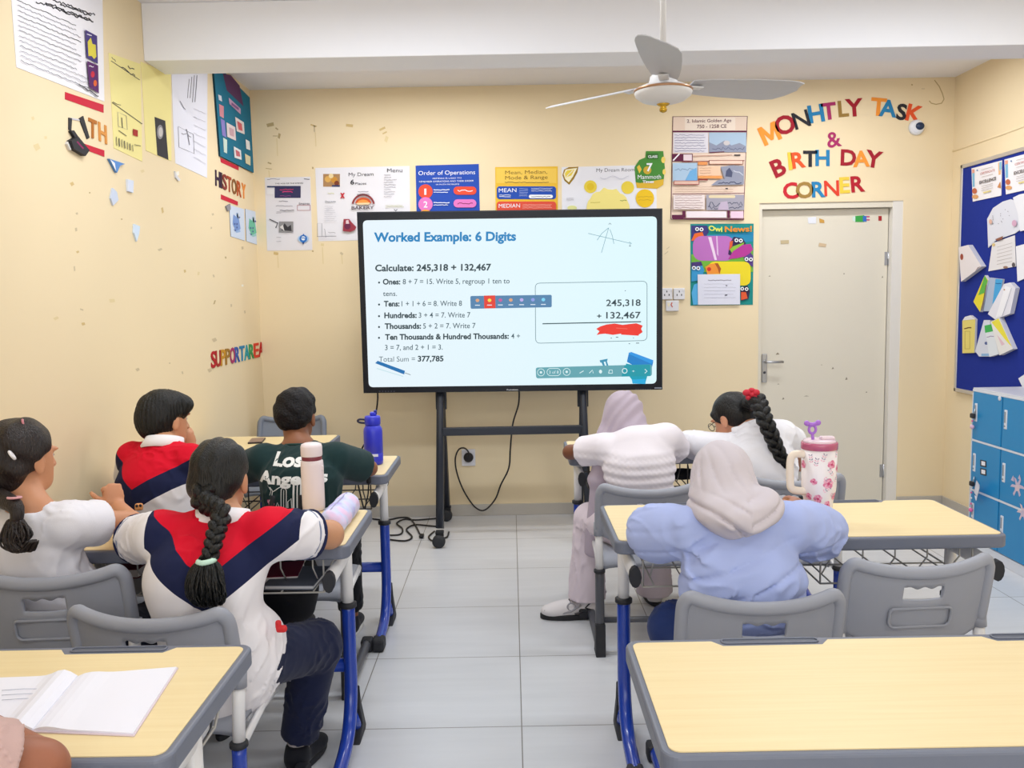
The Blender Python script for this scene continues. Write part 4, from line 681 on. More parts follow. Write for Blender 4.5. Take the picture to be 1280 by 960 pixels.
def make_chair(loc, rz, label, lower=BLUEP, ztop=0.735, wb=0.44, plastic=GPL):
    t = thing('school_chair', loc, rz, label, 'chair', 'grey plastic school chairs')
    # back panel with a finger slot
    nu, nv = 72, 18; zb = lambda u: ztop-0.265+0.055*u*u; zt = lambda u: ztop-0.028+0.03*abs(u)**2.2
    yb = lambda u, z: -0.195-0.045*(1-u*u)-(z-ztop+0.26)*0.22
    V = []; F = []; idx = {}
    for j in range(nv+1):
        for i in range(nu+1):
            u = -1+2*i/nu; v = j/nv; z = zb(u)+(zt(u)-zb(u))*v
            if j == 15 and abs(u) < 0.25: z += 0.0035*math.cos(u*31)-0.001
            idx[i, j] = len(V); V.append((u*(wb/2-0.012), yb(u, z)-0.006, z))
    n0 = len(V); V += [(x, y+0.012, z) for x, y, z in V]
    cell = {(i, j) for i in range(nu) for j in range(nv) if not (12 <= j < 15 and 26 <= i < 46)}
    for (i, j) in cell:
        a, b, c, d = idx[i, j], idx[i+1, j], idx[i+1, j+1], idx[i, j+1]
        F.append((a, b, c, d)); F.append((n0+d, n0+c, n0+b, n0+a))
        for (di, dj, p, q) in ((0, -1, a, b), (1, 0, b, c), (0, 1, c, d), (-1, 0, d, a)):
            if (i+di, j+dj) not in cell: F.append((q, p, n0+p, n0+q))
    bp = MB().add(V, F, plastic, True)
    k = lambda u, v: (u*(wb/2-0.012), yb(u, zb(u)+(zt(u)-zb(u))*v)-0.0115, zb(u)+(zt(u)-zb(u))*v)
    bp.tube([k(u, v) for u, v in [(-a, b) for a, b in rrect(0.86, 0.25, 0.07, 5, 0, 0.42)]+[] ], 0.0042, plastic, 8, closed=True)
    bp.done('backrest', t)
    rim = [(-1.0, ztop-0.20)]+[(-1.0, ztop-0.05), (-0.97, ztop-0.015), (-0.9, ztop-0.0005)]
    pts = [(u*(wb/2-0.012), yb(u, z), z) for u, z in rim]+[(u*(wb/2-0.012), yb(u, zt(u)), zt(u)+0.004) for u in np.linspace(-0.78, 0.78, 13)]+[(-u*(wb/2-0.012), yb(u, z), z) for u, z in rim[::-1]]
    MB().tube(smooth_path(pts, 4), 0.0185, plastic, 12, ry=1.0).done('back_rim', t)
    # seat
    nx, ny = 14, 12; V = []; F = []; zs = 0.415
    for j in range(ny+1):
        for i in range(nx+1):
            u = -1+2*i/nx; v = j/ny; y = -0.175+0.38*v; z = zs-0.016*(1-u*u)*math.sin(pi*v)-0.05*max(0, (v-0.82)/0.18)**2-0.035*max(0, (0.12-v)/0.12)**2-0.012*abs(u)**6
            V.append((u*0.20*(1-0.05*abs(v-0.5)), y, z))
    n0 = len(V); V += [(x*0.97, y, z-0.018) for x, y, z in V]; g = lambda i, j: j*(nx+1)+i
    for j in range(ny):
        for i in range(nx): F += [(g(i, j), g(i+1, j), g(i+1, j+1), g(i, j+1)), (n0+g(i, j+1), n0+g(i+1, j+1), n0+g(i+1, j), n0+g(i, j))]
    ring = [g(i, 0) for i in range(nx+1)]+[g(nx, j) for j in range(1, ny+1)]+[g(i, ny) for i in range(nx-1, -1, -1)]+[g(0, j) for j in range(ny-1, 0, -1)]
    F += [(ring[(q+1) % len(ring)], ring[q], n0+ring[q], n0+ring[(q+1) % len(ring)]) for q in range(len(ring))]
    MB().add(V, F, plastic, True).done('seat', t)
    for sx in (-1, 1):
        x = sx*(wb/2-0.012); y0 = yb(1, ztop-0.19)
        MB().tube([(x, y0-0.0, ztop-0.215), (x, y0+0.006, ztop-0.16)], 0.0215, plastic, 12).done('sleeve', t)
        MB().tube([(x, y0+0.004, ztop-0.19), (x, y0-0.005, ztop-0.26), (x, -0.225, 0.36)], 0.0165, WHT, 12).tube([(x, -0.222, 0.345), (x*0.98, -0.05, 0.385), (x*0.96, 0.14, 0.39)], 0.009, WHT, 8, ry=1.6, up=(0, 0, 1)).done('upper_post', t)
        MB().lathe([(0.02, 0), (0.024, 0.003), (0.024, 0.014), (0.017, 0.018)], CAPM, (x, -0.226, 0.355), 14).done('collar', t)
        MB().tube(smooth_path([(x, -0.226, 0.362), (x, -0.228, 0.15), (x, -0.225, 0.06), (x, -0.19, 0.034), (x, 0.0, 0.034), (x, 0.2, 0.036)], 5), 0.019, lower, 12).done('lower_leg', t)
        MB().prism([(-0.255, 0.0), (-0.16, 0.0), (-0.18, 0.02), (-0.205, 0.07), (-0.206, 0.14), (-0.252, 0.14)], x-0.021, x+0.021, CAPM, 0.004, M=Matrix(((0, 0, 1, 0), (1, 0, 0, 0), (0, 1, 0, 0), (0, 0, 0, 1)))).done('foot_cap', t)
        MB().box((x, 0.215, 0.028), (0.05, 0.06, 0.056), CAPM, 0.01).done('foot_cap', t)
    MB().tube([(-wb/2+0.02, -0.222, 0.15), (wb/2-0.02, -0.222, 0.15)], 0.013, lower, 10).done('crossbar', t)
    MB().box((0, 0.1, 0.378), (wb-0.06, 0.03, 0.02), WHT, 0.003).box((0, -0.1, 0.378), (wb-0.06, 0.03, 0.02), WHT, 0.003).done('seat_frame', t)
    return t
def chair_at(xc, ytop, Yback, rz, label, **k):                      # from where its back stands
    p = onY(xc, ytop, Yback); ox, oy = 0.24*math.sin(-rz), -0.24*math.cos(rz)
    return make_chair((p[0]-ox, Yback-oy, 0), rz, label, **k)
chair_w = chair_at(49, 720, 2.35, 0.06, 'grey chair of the girl in white tee, far left', ztop=0.775)
chair_b = chair_at(213, 765, 2.16, -0.10, 'grey chair with blue legs behind the girl with the long braid', ztop=0.725)
chair_u = chair_at(950, 760, 2.24, 0.0, 'grey chair behind the person in the pale blue top', ztop=0.71)
chair_e = chair_at(1133, 700, 2.40, 0.06, 'empty grey chair pulled up to the floral tumbler desk', ztop=0.745)
chair_h = chair_at(812, 615, 3.52, 0.0, 'grey chair with dark legs under the person in white knit top', ztop=0.725, lower=DKT)
chair_g = chair_at(988, 600, 3.50, 0.0, 'grey chair behind the girl with the red bow', ztop=0.755)
chair_l = chair_at(356, 640, 3.17, 0.0, 'grey chair behind the boy in the dark green T-shirt', ztop=0.735, lower=DKT)
chair_r = chair_at(205, 640, 3.12, -0.15, 'grey chair under the boy leaning on his hand', ztop=0.70, lower=DKT)
chair_f = chair_at(365, 535, 5.60, pi, 'blue-grey chair standing empty against the back wall', ztop=0.755, plastic=mat('#7f8694', 0.5, spec=0.4))
# ================================================================== CEILING FAN
FANW = mat('#d9d8da', 0.4, spec=0.4); FANB = mat('#b9b9bf', 0.45, spec=0.4); GOLD = mat('#c9a23a', 0.25, metal=0.9)
fx, fy = 0.545, 3.1; fz = onY(829, 118, fy)[2]; fx = onY(829, 118, fy)[0]
fan = thing('ceiling_fan', (fx, fy, fz), 0, 'white three-bladed ceiling fan hanging in front of the beam', 'ceiling fan')
MB().lathe([(0.012, -0.034), (0.04, -0.031), (0.075, -0.021), (0.096, -0.006), (0.1, 0.006), (0.094, 0.02), (0.07, 0.03), (0.05, 0.036), (0.045, 0.06), (0.03, 0.075), (0.022, 0.11), (0.016, 0.115)], FANW, (0, 0, 0), 36).lathe([(0.1005, -0.004), (0.1025, 0.0), (0.1005, 0.004)], mat('#b58a6a', 0.3, metal=0.6), (0, 0, 0.012), 36).done('motor', fan)
MB().lathe([(0.004, -0.062), (0.012, -0.058), (0.014, -0.05), (0.009, -0.042), (0.018, -0.038), (0.024, -0.032)], GOLD, (0, 0, 0), 18).done('finial', fan)
MB().tube([(0, 0, 0.1), (0, 0, ZC-fz-0.03)], 0.011, FANW, 12).done('downrod', fan)
MB().lathe([(0.02, -0.07), (0.055, -0.03), (0.06, 0.0)], FANW, (0, 0, ZC-fz-0.001), 24).done('canopy', fan)
for a in (16, 136, 257):
    a = math.radians(a); ca, sa = math.cos(a), math.sin(a); V = []; F = []; sec = ((0.105, 0.042, 0), (0.17, 0.052, 0), (0.25, 0.06, 0), (0.35, 0.066, 0), (0.43, 0.068, 0), (0.475, 0.064, -0.004), (0.51, 0.047, -0.016), (0.535, 0.024, -0.03))
    for (r, hw, of) in sec:
        for q in (-1, -0.5, 0, 0.5, 1):
            for side in (0, 1):
                x, y = r, q*hw+of+0.01; z = 0.035-(q*hw+of)*0.27+0.004*(1-q*q)-side*0.003+0.01*(r-0.1); V.append((x*ca-y*sa, x*sa+y*ca, z))
    for i in range(len(sec)-1):
        for j in range(4):
            o = i*10+j*2; F += [(o, o+2, o+12, o+10), (o+1, o+11, o+13, o+3)]
        F += [(i*10, i*10+10, i*10+11, i*10+1), (i*10+8, i*10+9, i*10+19, i*10+18)]
    F += [(70, 72, 74, 76, 78, 79, 77, 75, 73, 71), (0, 1, 3, 5, 7, 9, 8, 6, 4, 2)]
    b = MB().add(V, F, FANB, False).done('blade', fan)
    R = Matrix.Rotation(a, 4, 'Z'); MB().box((0.115, 0.008, 0.03), (0.075, 0.035, 0.006), FANW, 0.002, M=R).done('blade_arm', fan)
# ================================================================== LOCKERS
LB = mat('#1b86c0', 0.35, spec=0.45, noise=0.02, nscale=3); LW_ = mat('#d9dce4', 0.4); LIN = mat('#8f949c', 0.5)
LX = 2.66; LY1 = 4.97; LH = 0.945; CWD = 0.30; NC = 4
lk = thing('locker_cabinet', (LX+0.165, LY1-NC*CWD/2, 0), 0, 'bright blue school locker cabinet with white edges below the notice board', 'locker')
def lp(x, y, z): return (x-lk.location.x, y-lk.location.y, z)
yc = LY1-NC*CWD/2; m = MB()
[m.box(lp(LX+0.03, yc, z), (0.072, NC*CWD, 0.011), LW_, 0.001) for z in (0.352, 0.642, 0.93)]; m.box(lp(LX+0.03, LY1-0.003, LH/2), (0.072, 0.008, LH-0.06), LW_, 0.001); m.box(lp(LX+0.172, yc, LH/2+0.02), (0.32, NC*CWD, LH-0.05), LW_, 0.003).box(lp(LX+0.165, yc, 0.03), (0.33, NC*CWD+0.0, 0.06), LW_, 0.003); m.done('body', lk)
MB().box(lp(LX+0.165, yc, LH-0.007), (0.336, NC*CWD+0.004, 0.014), mat('#cfd0d8', 0.35), 0.003).done('top_panel', lk)
TZ = [0.06, 0.352, 0.642, 0.932]
for c in range(NC):
    for k in range(3):
        y1 = LY1-c*CWD-0.008; y0 = LY1-(c+1)*CWD+0.002; z0, z1 = TZ[k]+0.006, TZ[k+1]-0.006
        d = MB().box(lp(LX+0.004, (y0+y1)/2, (z0+z1)/2), (0.018, y1-y0, z1-z0), LB, 0.003).done('door', lk)
        hy = y1-0.035; hz = z1-0.12; q = lambda y, z, x=0: lp(LX-0.006+x, y, z)
        MB().box(q(hy, hz), (0.006, 0.026, 0.105), LW_, 0.003).box(q(hy+0.002, hz+0.012, -0.0033), (0.001, 0.012, 0.06), LIN).box(q(hy+0.002, hz-0.036, -0.004), (0.004, 0.008, 0.008), LIN).done('handle', d)
MB().lathe([(0.013, 0), (0.013, 0.003), (0.01, 0.004)], LW_, lp(LX-0.005, onX(1251, 498, LX)[1], onX(1251, 498, LX)[2]), 16, np.array([[0, 0, -1.0], [0, 1, 0], [1, 0, 0]])).done('lock', lk)
lkp = lambda x, y: onX(x, y, LX-0.0055)
for k, (x, y) in enumerate(((1226, 574.5), (1226, 585))):
    s = Sheet(lkp, NR).base([(x-0.5, y), (x+7, y+1.8), (x+7, y+9.8), (x-0.5, y+8)], CAPM, 0.001); s.poly([(x+1, y+1.6), (x+5.8, y+2.8), (x+5.8, y+8), (x+1, y+6.8)], PAPER)
    top(s, 'sticker', ('small square sticker, upper of two on the locker door', 'small square sticker, lower of two on the locker door')[k], 'sticker', 'stickers on the lockers')
FLW = C('#c9b9cc'); FLP = C('#d9c3c9')
for k, (x, y, sc) in enumerate(((1272, 608, 1.0), (1279, 640, 0.9))):
    s = Sheet(lkp, NR); pts = []
    for j in range(24): r = (9 if j % 4 < 2 else 4)*sc*(1+0.25*math.sin(j*1.7)); pts.append((x+r*math.cos(2*pi*j/24)*0.8, y+r*math.sin(2*pi*j/24)*1.25))
    s.base(pts, (FLW, FLP)[k], 0.001); s.disc(x, y+2, 3, (FLP, FLW)[k], 4)
    if k == 0: s.poly([(x-8, y-8), (x-5, y-14), (x-4, y-6)], FLW); s.poly([(x+1, y-10), (x+3, y-15), (x+5, y-7)], FLW)
    top(s, 'sticker', ('pale flower sticker on the middle locker door', 'pale flower sticker at the picture edge on lockers')[k], 'sticker', 'stickers on the lockers')
p0 = lambda x, y, d=0.0: onX(x, y, LX-0.006)+np.array([-d, 0, 0])
V = [p0(1219, 615, 0.005), p0(1232, 600, 0.05), p0(1238, 606, 0.06), p0(1226, 621, 0.02), p0(1219.5, 619, 0.005), p0(1227, 626, 0.03), p0(1238.5, 610, 0.062)]
pm = MB().add(V, [(0, 1, 2, 3), (4, 3, 2, 6, 5)], PAPER).add([v+np.array([-0.002, 0, -0.001]) for v in V], [(3, 2, 1, 0), (5, 6, 2, 3, 4)], PAPERB); tag(pm.done('folded_paper'), 'folded white paper poking out of the middle locker row', 'paper')
PINK = mat('#e06a9c', 0.4); 
for k, (x, y) in enumerate(((1217, 520), (1216, 605))):
    q = onX(x, y, LX-0.022)+np.array([0, 0.01, 0])
    t = thing('padlock', q, 0, ('black padlock with a pale charm on the top left locker', 'black padlock with a pink charm string on the middle left locker')[k], 'padlock', 'padlocks on the lockers')
    MB().box((0, 0, 0), (0.02, 0.034, 0.028), CAPM, 0.006).done('lock_body', t); MB().tube(smooth_path([(0, -0.01, 0.01), (0.004, -0.012, 0.03), (0.012, 0, 0.04), (0.012, 0.0, 0.02)], 5), 0.003, STEEL, 8).done('shackle', t)
    ch = MB(); L_ = 0.04 if k == 0 else 0.13
    ch.tube([(0, 0.002, -0.014), (-0.003, 0.004, -0.014-L_/2), (0, 0.002, -0.014-L_)], 0.002, WHT, 6)
    for j in range(4 if k else 2): ch.sphere((0, 0.002, -0.02-j*L_/4), 0.006, (WHT, PINK)[j % 2], 6)
    ch.sphere((0, 0.002, -0.025-L_), (0.012, 0.014, 0.012), PINK if k else C('#d9b0c4'), 8).sphere((0, 0.012, -0.017-L_), 0.006, WHT, 6).done('charm', t)
# ================================================================== PEOPLE: smooth surfaces grown from blended limbs
def A(*p): return np.array(p, float)
def nz(v): v = np.asarray(v, float); return v/(np.linalg.norm(v)+1e-12)
def cone(a, b, ra, rb):
    a, b = np.asarray(a, float), np.asarray(b, float); ab = b-a; L2 = max(ab@ab, 1e-9); r = max(ra, rb)
    def fn(P): t = np.clip(((P-a)@ab)/L2, 0, 1); return np.linalg.norm(P-a-t[:, None]*ab, axis=1)-(ra+(rb-ra)*t)
    return fn, np.minimum(a, b)-r, np.maximum(a, b)+r
def ell(c, r, R=None):
    c = np.asarray(c, float); r = np.asarray(r, float); m = r.max()
    def fn(P):
        q = P-c
        if R is not None: q = q @ R
        k0 = np.linalg.norm(q/r, axis=1); k1 = np.linalg.norm(q/(r*r), axis=1); return k0*(k0-1)/np.maximum(k1, 1e-6)
    return fn, c-m, c+m
def econe(a, b, wa, da, wb, db, right):
    """tapered limb of elliptical section: half width along `right`, half depth across it"""
    a, b = np.asarray(a, float), np.asarray(b, float); ab = b-a; L = np.linalg.norm(ab); ax = ab/L; right = nz(right-ax*(ax@right)); fr = np.cross(right, ax); m = max(wa, da, wb, db)
    def fn(P):
        q = P-a; t = q@ax; tc = np.clip(t, 0, L); k = tc/L; w = wa+(wb-wa)*k; d = da+(db-da)*k; e = t-tc
        mn = np.minimum(w, d); n = np.sqrt(((q@right)/w)**2+((q@fr)/d)**2+(e/mn)**2); return (n-1)*mn
    return fn, np.minimum(a, b)-m, np.maximum(a, b)+m
def half(p, n):                                                     # the side of a plane that n points into
    p = np.asarray(p, float); n = nz(n)
    return (lambda P: -((P-p)@n)), None, None
def snoise(P, f, seed, st=(1, 1, 1)):
    r = np.random.default_rng(seed); out = np.zeros(len(P)); Q = P*np.array(st)
    for k in range(7):
        v = r.normal(size=3); v *= f*(0.6+0.9*r.random())/np.linalg.norm(v); out += np.sin(Q@v+r.random()*6.28)
    return out/3.2
def wrinkle(amp, f, seed, st=(1, 1, 1), fine=0.35):
    def fn(P):
        w = snoise(P, f*0.7, seed+9); a = snoise(P+0.02*w[:, None], f*2.6, seed, st); b = snoise(P, f*5.0, seed+5, st)
        m = np.clip(0.45+0.7*w, 0.08, 1.2); return -m*amp*2.1*(1-np.minimum(np.abs(a)*2.1, 1))**1.2+amp*0.3*b*m
    return fn
def sdf(name, parent, m, adds, cuts=(), h=0.006, fold=None, smooth_it=1):
    los = np.min([a[0][1] for a in adds], axis=0)-0.02; his = np.max([a[0][2] for a in adds], axis=0)+0.02
    n = np.ceil((his-los)/h).astype(int)+1; D = np.full(tuple(n), 10.0, np.float32)
    ax = [los[i]+h*np.arange(n[i]) for i in range(3)]
    for (fn, lo, hi), k in adds:
        mg = max(k, 2*h)+2*h; i0 = np.maximum(((lo-mg-los)/h).astype(int), 0); i1 = np.minimum(((hi+mg-los)/h).astype(int)+2, n)
        sl = tuple(slice(i0[i], i1[i]) for i in range(3)); G = np.stack(np.meshgrid(*[ax[i][sl[i]] for i in range(3)], indexing='ij'), -1).reshape(-1, 3)
        d = fn(G).reshape(D[sl].shape); o = D[sl]
        if k > 0: hh = np.clip(0.5+0.5*(o-d)/k, 0, 1); D[sl] = o*(1-hh)+d*hh-k*hh*(1-hh)
        else: D[sl] = np.minimum(o, d)
    band = np.abs(D) < 5*h+0.012; ii = np.argwhere(band); P = los+h*ii; d = D[band].astype(float)
    if fold is not None: d = d+fold(P)
    for (fn, lo, hi), k in cuts:
        c = -fn(P)
        if k > 0: hh = np.clip(0.5-0.5*(d-c)/k, 0, 1); d = d*(1-hh)+c*hh+k*hh*(1-hh)
        else: d = np.maximum(d, c)
    D[band] = d
    if cuts:                                                        # the deep inside also has to obey the cuts
        ins = D < -(5*h+0.012); ii = np.argwhere(ins)
        if len(ii):
            P = los+h*ii; d = D[ins]
            for (fn, lo, hi), k in cuts: d = np.maximum(d, -fn(P))
            D[ins] = d
    S = D < 0; n1 = n-1
    c8 = [S[i:n1[0]+i, j:n1[1]+j, k:n1[2]+k] for i in (0, 1) for j in (0, 1) for k in (0, 1)]
    cnt = sum(c.astype(np.int8) for c in c8); act = (cnt > 0) & (cnt < 8); cells = np.argwhere(act); N = len(cells)
    idx = np.full(tuple(n1), -1, np.int32); idx[act] = np.arange(N)
    acc = np.zeros((N, 3)); w = np.zeros(N)
    for axis in range(3):
        o1, o2 = [q for q in range(3) if q != axis]
        for a in (0, 1):
            for b in (0, 1):
                p = cells.copy(); p[:, o1] += a; p[:, o2] += b; q = p.copy(); q[:, axis] += 1
                da = D[p[:, 0], p[:, 1], p[:, 2]]; db = D[q[:, 0], q[:, 1], q[:, 2]]; x = (da < 0) != (db < 0)
                t = np.where(x, da/np.where(x, da-db, 1), 0); pt = p.astype(float); pt[:, axis] += t; acc[x] += pt[x]; w[x] += 1
    V = los+h*(acc/np.maximum(w, 1)[:, None]); Q = []
    for axis in range(3):
        o1, o2 = (axis+1) % 3, (axis+2) % 3; sl0 = [slice(0, n[i]) for i in range(3)]; sl1 = list(sl0); sl0[axis] = slice(0, n[axis]-1); sl1[axis] = slice(1, n[axis])
        a, b = S[tuple(sl0)], S[tuple(sl1)]; e = np.argwhere(a != b); ok = (e[:, o1] > 0) & (e[:, o2] > 0) & (e[:, o1] < n1[o1]) & (e[:, o2] < n1[o2]); e = e[ok]
        s = a[e[:, 0], e[:, 1], e[:, 2]]; q = []
        for (da, db) in ((1, 1), (0, 1), (0, 0), (1, 0)): p = e.copy(); p[:, o1] -= da; p[:, o2] -= db; q.append(idx[p[:, 0], p[:, 1], p[:, 2]])
        q = np.stack(q, 1); q[~s] = q[~s][:, ::-1]; Q.append(q)
    Q = np.concatenate(Q); Q = Q[(Q >= 0).all(1)]
    for _ in range(smooth_it):
        ac = np.zeros_like(V); ct = np.zeros(len(V))
        for k in range(4): np.add.at(ac, Q[:, k], V[Q[:, (k+1) % 4]]+V[Q[:, k-1]]); np.add.at(ct, Q[:, k], 2)
        V = V*0.5+0.5*ac/np.maximum(ct, 1)[:, None]
    L = to_local(V, parent) if parent is not None else V
    me = bpy.data.meshes.new(name); me.vertices.add(len(L)); me.vertices.foreach_set('co', L.astype(np.float32).ravel())
    me.loops.add(Q.size); me.loops.foreach_set('vertex_index', Q.astype(np.int32).ravel()); me.polygons.add(len(Q))
    me.polygons.foreach_set('loop_start', np.arange(0, Q.size, 4, dtype=np.int32)); me.polygons.foreach_set('loop_total', np.full(len(Q), 4, np.int32))
    me.polygons.foreach_set('use_smooth', np.ones(len(Q), bool)); me.materials.append(m); me.update(calc_edges=True); me.validate()
    o = bpy.data.objects.new(name, me); COL.objects.link(o); o.parent = parent; o['_n'] = len(Q); del o['_n']; return o
def skinmat(h): return mat(h, 0.5, spec=0.35, noise=0.05, nscale=14, bump=0.04, bscale=260, sss=0.12)
def cloth(h, b=0.12): return mat(h, 0.88, spec=0.15, bump=b, bscale=550, noise=0.015, nscale=12, sheen=0.1)
def hairmat(h, st=(1, 1, 0.14)): return mat(h, 0.38, spec=0.4, bump=0.6, bscale=260, bst=st, noise=0.3, nscale=40)
def frame_of(yaw, pitch=0, roll=0):                                 # columns: right, forward, up; yaw turns to the viewer's right, pitch bows the head
    R = Matrix.Rotation(-yaw, 3, 'Z') @ Matrix.Rotation(-pitch, 3, 'X') @ Matrix.Rotation(roll, 3, 'Y'); return np.array(R)
def head_parts(c, R, k=1.0):
    g = lambda *p: c+R@(A(*p)*k); e = lambda p, r: ell(g(*p), A(*r)*k, R)
    return [(e((0, -0.012, 0.03), (0.072, 0.088, 0.082)), 0.02), (e((0, 0.025, -0.03), (0.057, 0.062, 0.074)), 0.03), (e((0, 0.045, -0.078), (0.036, 0.036, 0.028)), 0.03),
            (cone(g(0, 0.083, 0.008), g(0, 0.1, -0.028), 0.007*k, 0.011*k), 0.012), (e((0.013, 0.09, -0.03), (0.008, 0.008, 0.007)), 0.008), (e((-0.013, 0.09, -0.03), (0.008, 0.008, 0.007)), 0.008),
            (e((0, 0.082, -0.058), (0.02, 0.01, 0.006)), 0.006), (e((0, 0.08, -0.067), (0.017, 0.01, 0.006)), 0.006), (e((0.03, 0.078, 0.024), (0.022, 0.01, 0.007)), 0.012), (e((-0.03, 0.078, 0.024), (0.022, 0.01, 0.007)), 0.012),
            (e((0.072, -0.005, -0.012), (0.008, 0.02, 0.03)), 0.008), (e((-0.072, -0.005, -0.012), (0.008, 0.02, 0.03)), 0.008), (e((0.074, -0.004, -0.034), (0.007, 0.011, 0.012)), 0.006), (e((-0.074, -0.004, -0.034), (0.007, 0.011, 0.012)), 0.006)]
def hand_parts(w, d, up, side, curl=0.5, k=0.85, thumb=0.5):
    """w wrist, d towards the fingers, up = back of the hand, side +1 when the thumb lies along d x up"""
    d = nz(d); up = nz(up-d*(d@up)); s = np.cross(d, up)*side; R = np.stack([s, d, up], 1); out = []
    c = w+d*0.045*k; out.append((ell(c, A(0.036, 0.046, 0.014)*k, R), 0.012))
    for i, (o, ln) in enumerate(((0.027, 0.068), (0.009, 0.075), (-0.009, 0.07), (-0.026, 0.055))):
        p = w+d*(0.082-0.004*abs(i-1))*k+s*o*k; a = curl*0.35
        for j, fr in enumerate((0.45, 0.32, 0.25)):
            a += curl*(0.55, 0.75, 0.5)[j]; v = d*math.cos(a)-up*math.sin(a)+s*0.05*(1-i); q = p+v*ln*fr*k; r = (0.0088-0.0009*j)*k; out.append((cone(p, q, r, r*0.93), 0.004)); p = q
    p = w+d*0.02*k+s*0.028*k-up*0.004*k
    for j, ln in enumerate((0.036, 0.03, 0.024)): v = nz(d*(0.75+0.1*j)+s*(0.75-0.5*j*thumb)-up*(0.25+0.25*j*curl)); q = p+v*ln*k; r = (0.0105-0.001*j)*k; out.append((cone(p, q, r, r*0.92), 0.006 if j else 0.012)); p = q
    return out
def person(label, root, rz, J, skin, head=(0, 0, 0), hk=1.0, arm=(0.042, 0.033, 0.025), hands=None, legs=True, sh=0.05, h=0.005, faced=True):
    """J: joints in the room. Grows the continuous body; returns root and the head frame"""
    t = thing('person', root, rz, label, 'person'); R = frame_of(*head); c = J['head']; prt = head_parts(c, R, hk)
    nk = J['neck']; prt += [(cone(c+R@A(0, -0.02, -0.06), nk, 0.05*hk, 0.052*hk), 0.02)]
    rt = nz(J['sR']-J['sL']); ch, pv = J['chest'], J['pelvis']; w = np.linalg.norm(J['sR']-J['sL'])/2
    prt += [(econe(nk+A(0, 0, -0.03), ch, w*0.5, 0.05, w*0.72, 0.075, rt), 0.04), (econe(ch, pv, w*0.72, 0.075, w*0.78, 0.085, rt), 0.05)]
    for q in 'LR':
        s, e, hd = J['s'+q], J['e'+q], J['h'+q]
        prt += [(cone(nk+A(0, 0, -0.03), s, 0.04, sh*0.9), 0.03), (cone(s, e, arm[0], arm[1]), 0.02), (cone(e, hd, arm[1], arm[2]), 0.012)]
        up, side, curl, dd = (hands or {}).get(q, (A(0, 0, 1), 1 if q == 'L' else -1, 0.5, None)); d = nz(dd if dd is not None else hd-e); prt += hand_parts(hd+d*0.005, d, up, side, curl)
        if legs:
            hp = pv+rt*(0.085 if q == 'R' else -0.085)+A(0, 0, -0.02); kn, an = J['k'+q], J['a'+q]
            prt += [(cone(hp, kn, 0.075, 0.05), 0.04), (cone(kn, an, 0.047, 0.03), 0.02), (cone(an, an+A(0, 0, -0.04), 0.03, 0.028), 0.01), (cone(an+A(0, 0, -0.05), an+J['t'+q]*0.11+A(0, 0, -0.068), 0.024, 0.014), 0.015)]
    sdf('body', t, skinmat(skin), prt, (), h)
    if faced:
        EW = mat('#efece8', 0.25); IR = mat('#2a1a12', 0.2); LIP = mat('#a8645a', 0.5)
        for sx in (-1, 1):
            p = to_local(c+R@(A(0.03*sx, 0.0645, 0.004)*hk), t); e = MB().sphere(p, 0.0115*hk, EW, 8).done('eye', t); f = to_local(c+R@(A(0.03*sx, 0.074, 0.004)*hk), t); MB().sphere(f, 0.0052*hk, IR, 6).done('iris', e)
    return t, R
def torso_cloth(J, infl=0.012, low=None, sleeve=0.55, sr=(0.062, 0.06), wchest=0.80, wlow=0.86, dchest=0.095, dlow=0.105, hem=None):
    rt = nz(J['sR']-J['sL']); ch, pv, nk = J['chest'], J['pelvis'] if low is None else low, J['neck']; w = np.linalg.norm(J['sR']-J['sL'])/2
    ms = (J['sL']+J['sR'])/2; ad = [(econe(nk+A(0, 0, -0.03), ms+A(0, 0, -0.02), w*0.45, 0.055, w*0.95, 0.075, rt), 0.04), (econe(ms+A(0, 0, -0.02), ch, w*0.98, 0.08, w*wchest, dchest, rt), 0.05), (econe(ch, pv, w*wchest, dchest, w*wlow, dlow, rt), 0.06)]
    ct = []
    for q in 'LR':
        s, e = J['s'+q], J['e'+q]; sl = sleeve if not isinstance(sleeve, dict) else sleeve[q]; en = s+(e-s)*sl
        ad += [(cone(nk+A(0, 0, -0.045), s, 0.05, 0.05), 0.035), (cone(s, en, sr[0], sr[1]), 0.02)]
        d = nz(e-s); ct += [(half(en+d*0.004, d), 0.004) if False else (capcut(en, d, sr[1]*1.8), 0.003), (cone(en-d*0.02, en+d*0.09, sr[1]-0.013, sr[1]-0.011), 0.0)]
    return ad, ct
def capcut(p, d, r):                                                # trims whatever lies past the plane at p, within reach r
    def fn(P): q = P-p; t = q@d; return np.maximum(-t, np.maximum(np.linalg.norm(q-t[:, None]*d, axis=1)-r, t-0.09))
    return fn, None, None
def ring(name, t, p, d, r, tr, m, squash=1.0):
    d = nz(d); a = nz(np.cross(d, A(0, 0, 1) if abs(d[2]) < 0.9 else A(1, 0, 0))); b = np.cross(d, a)
    return MB().tube([p+a*r*math.cos(k*2*pi/28)+b*r*squash*math.sin(k*2*pi/28) for k in range(28)], tr, m, 8, closed=True).done(name, t, world=True)
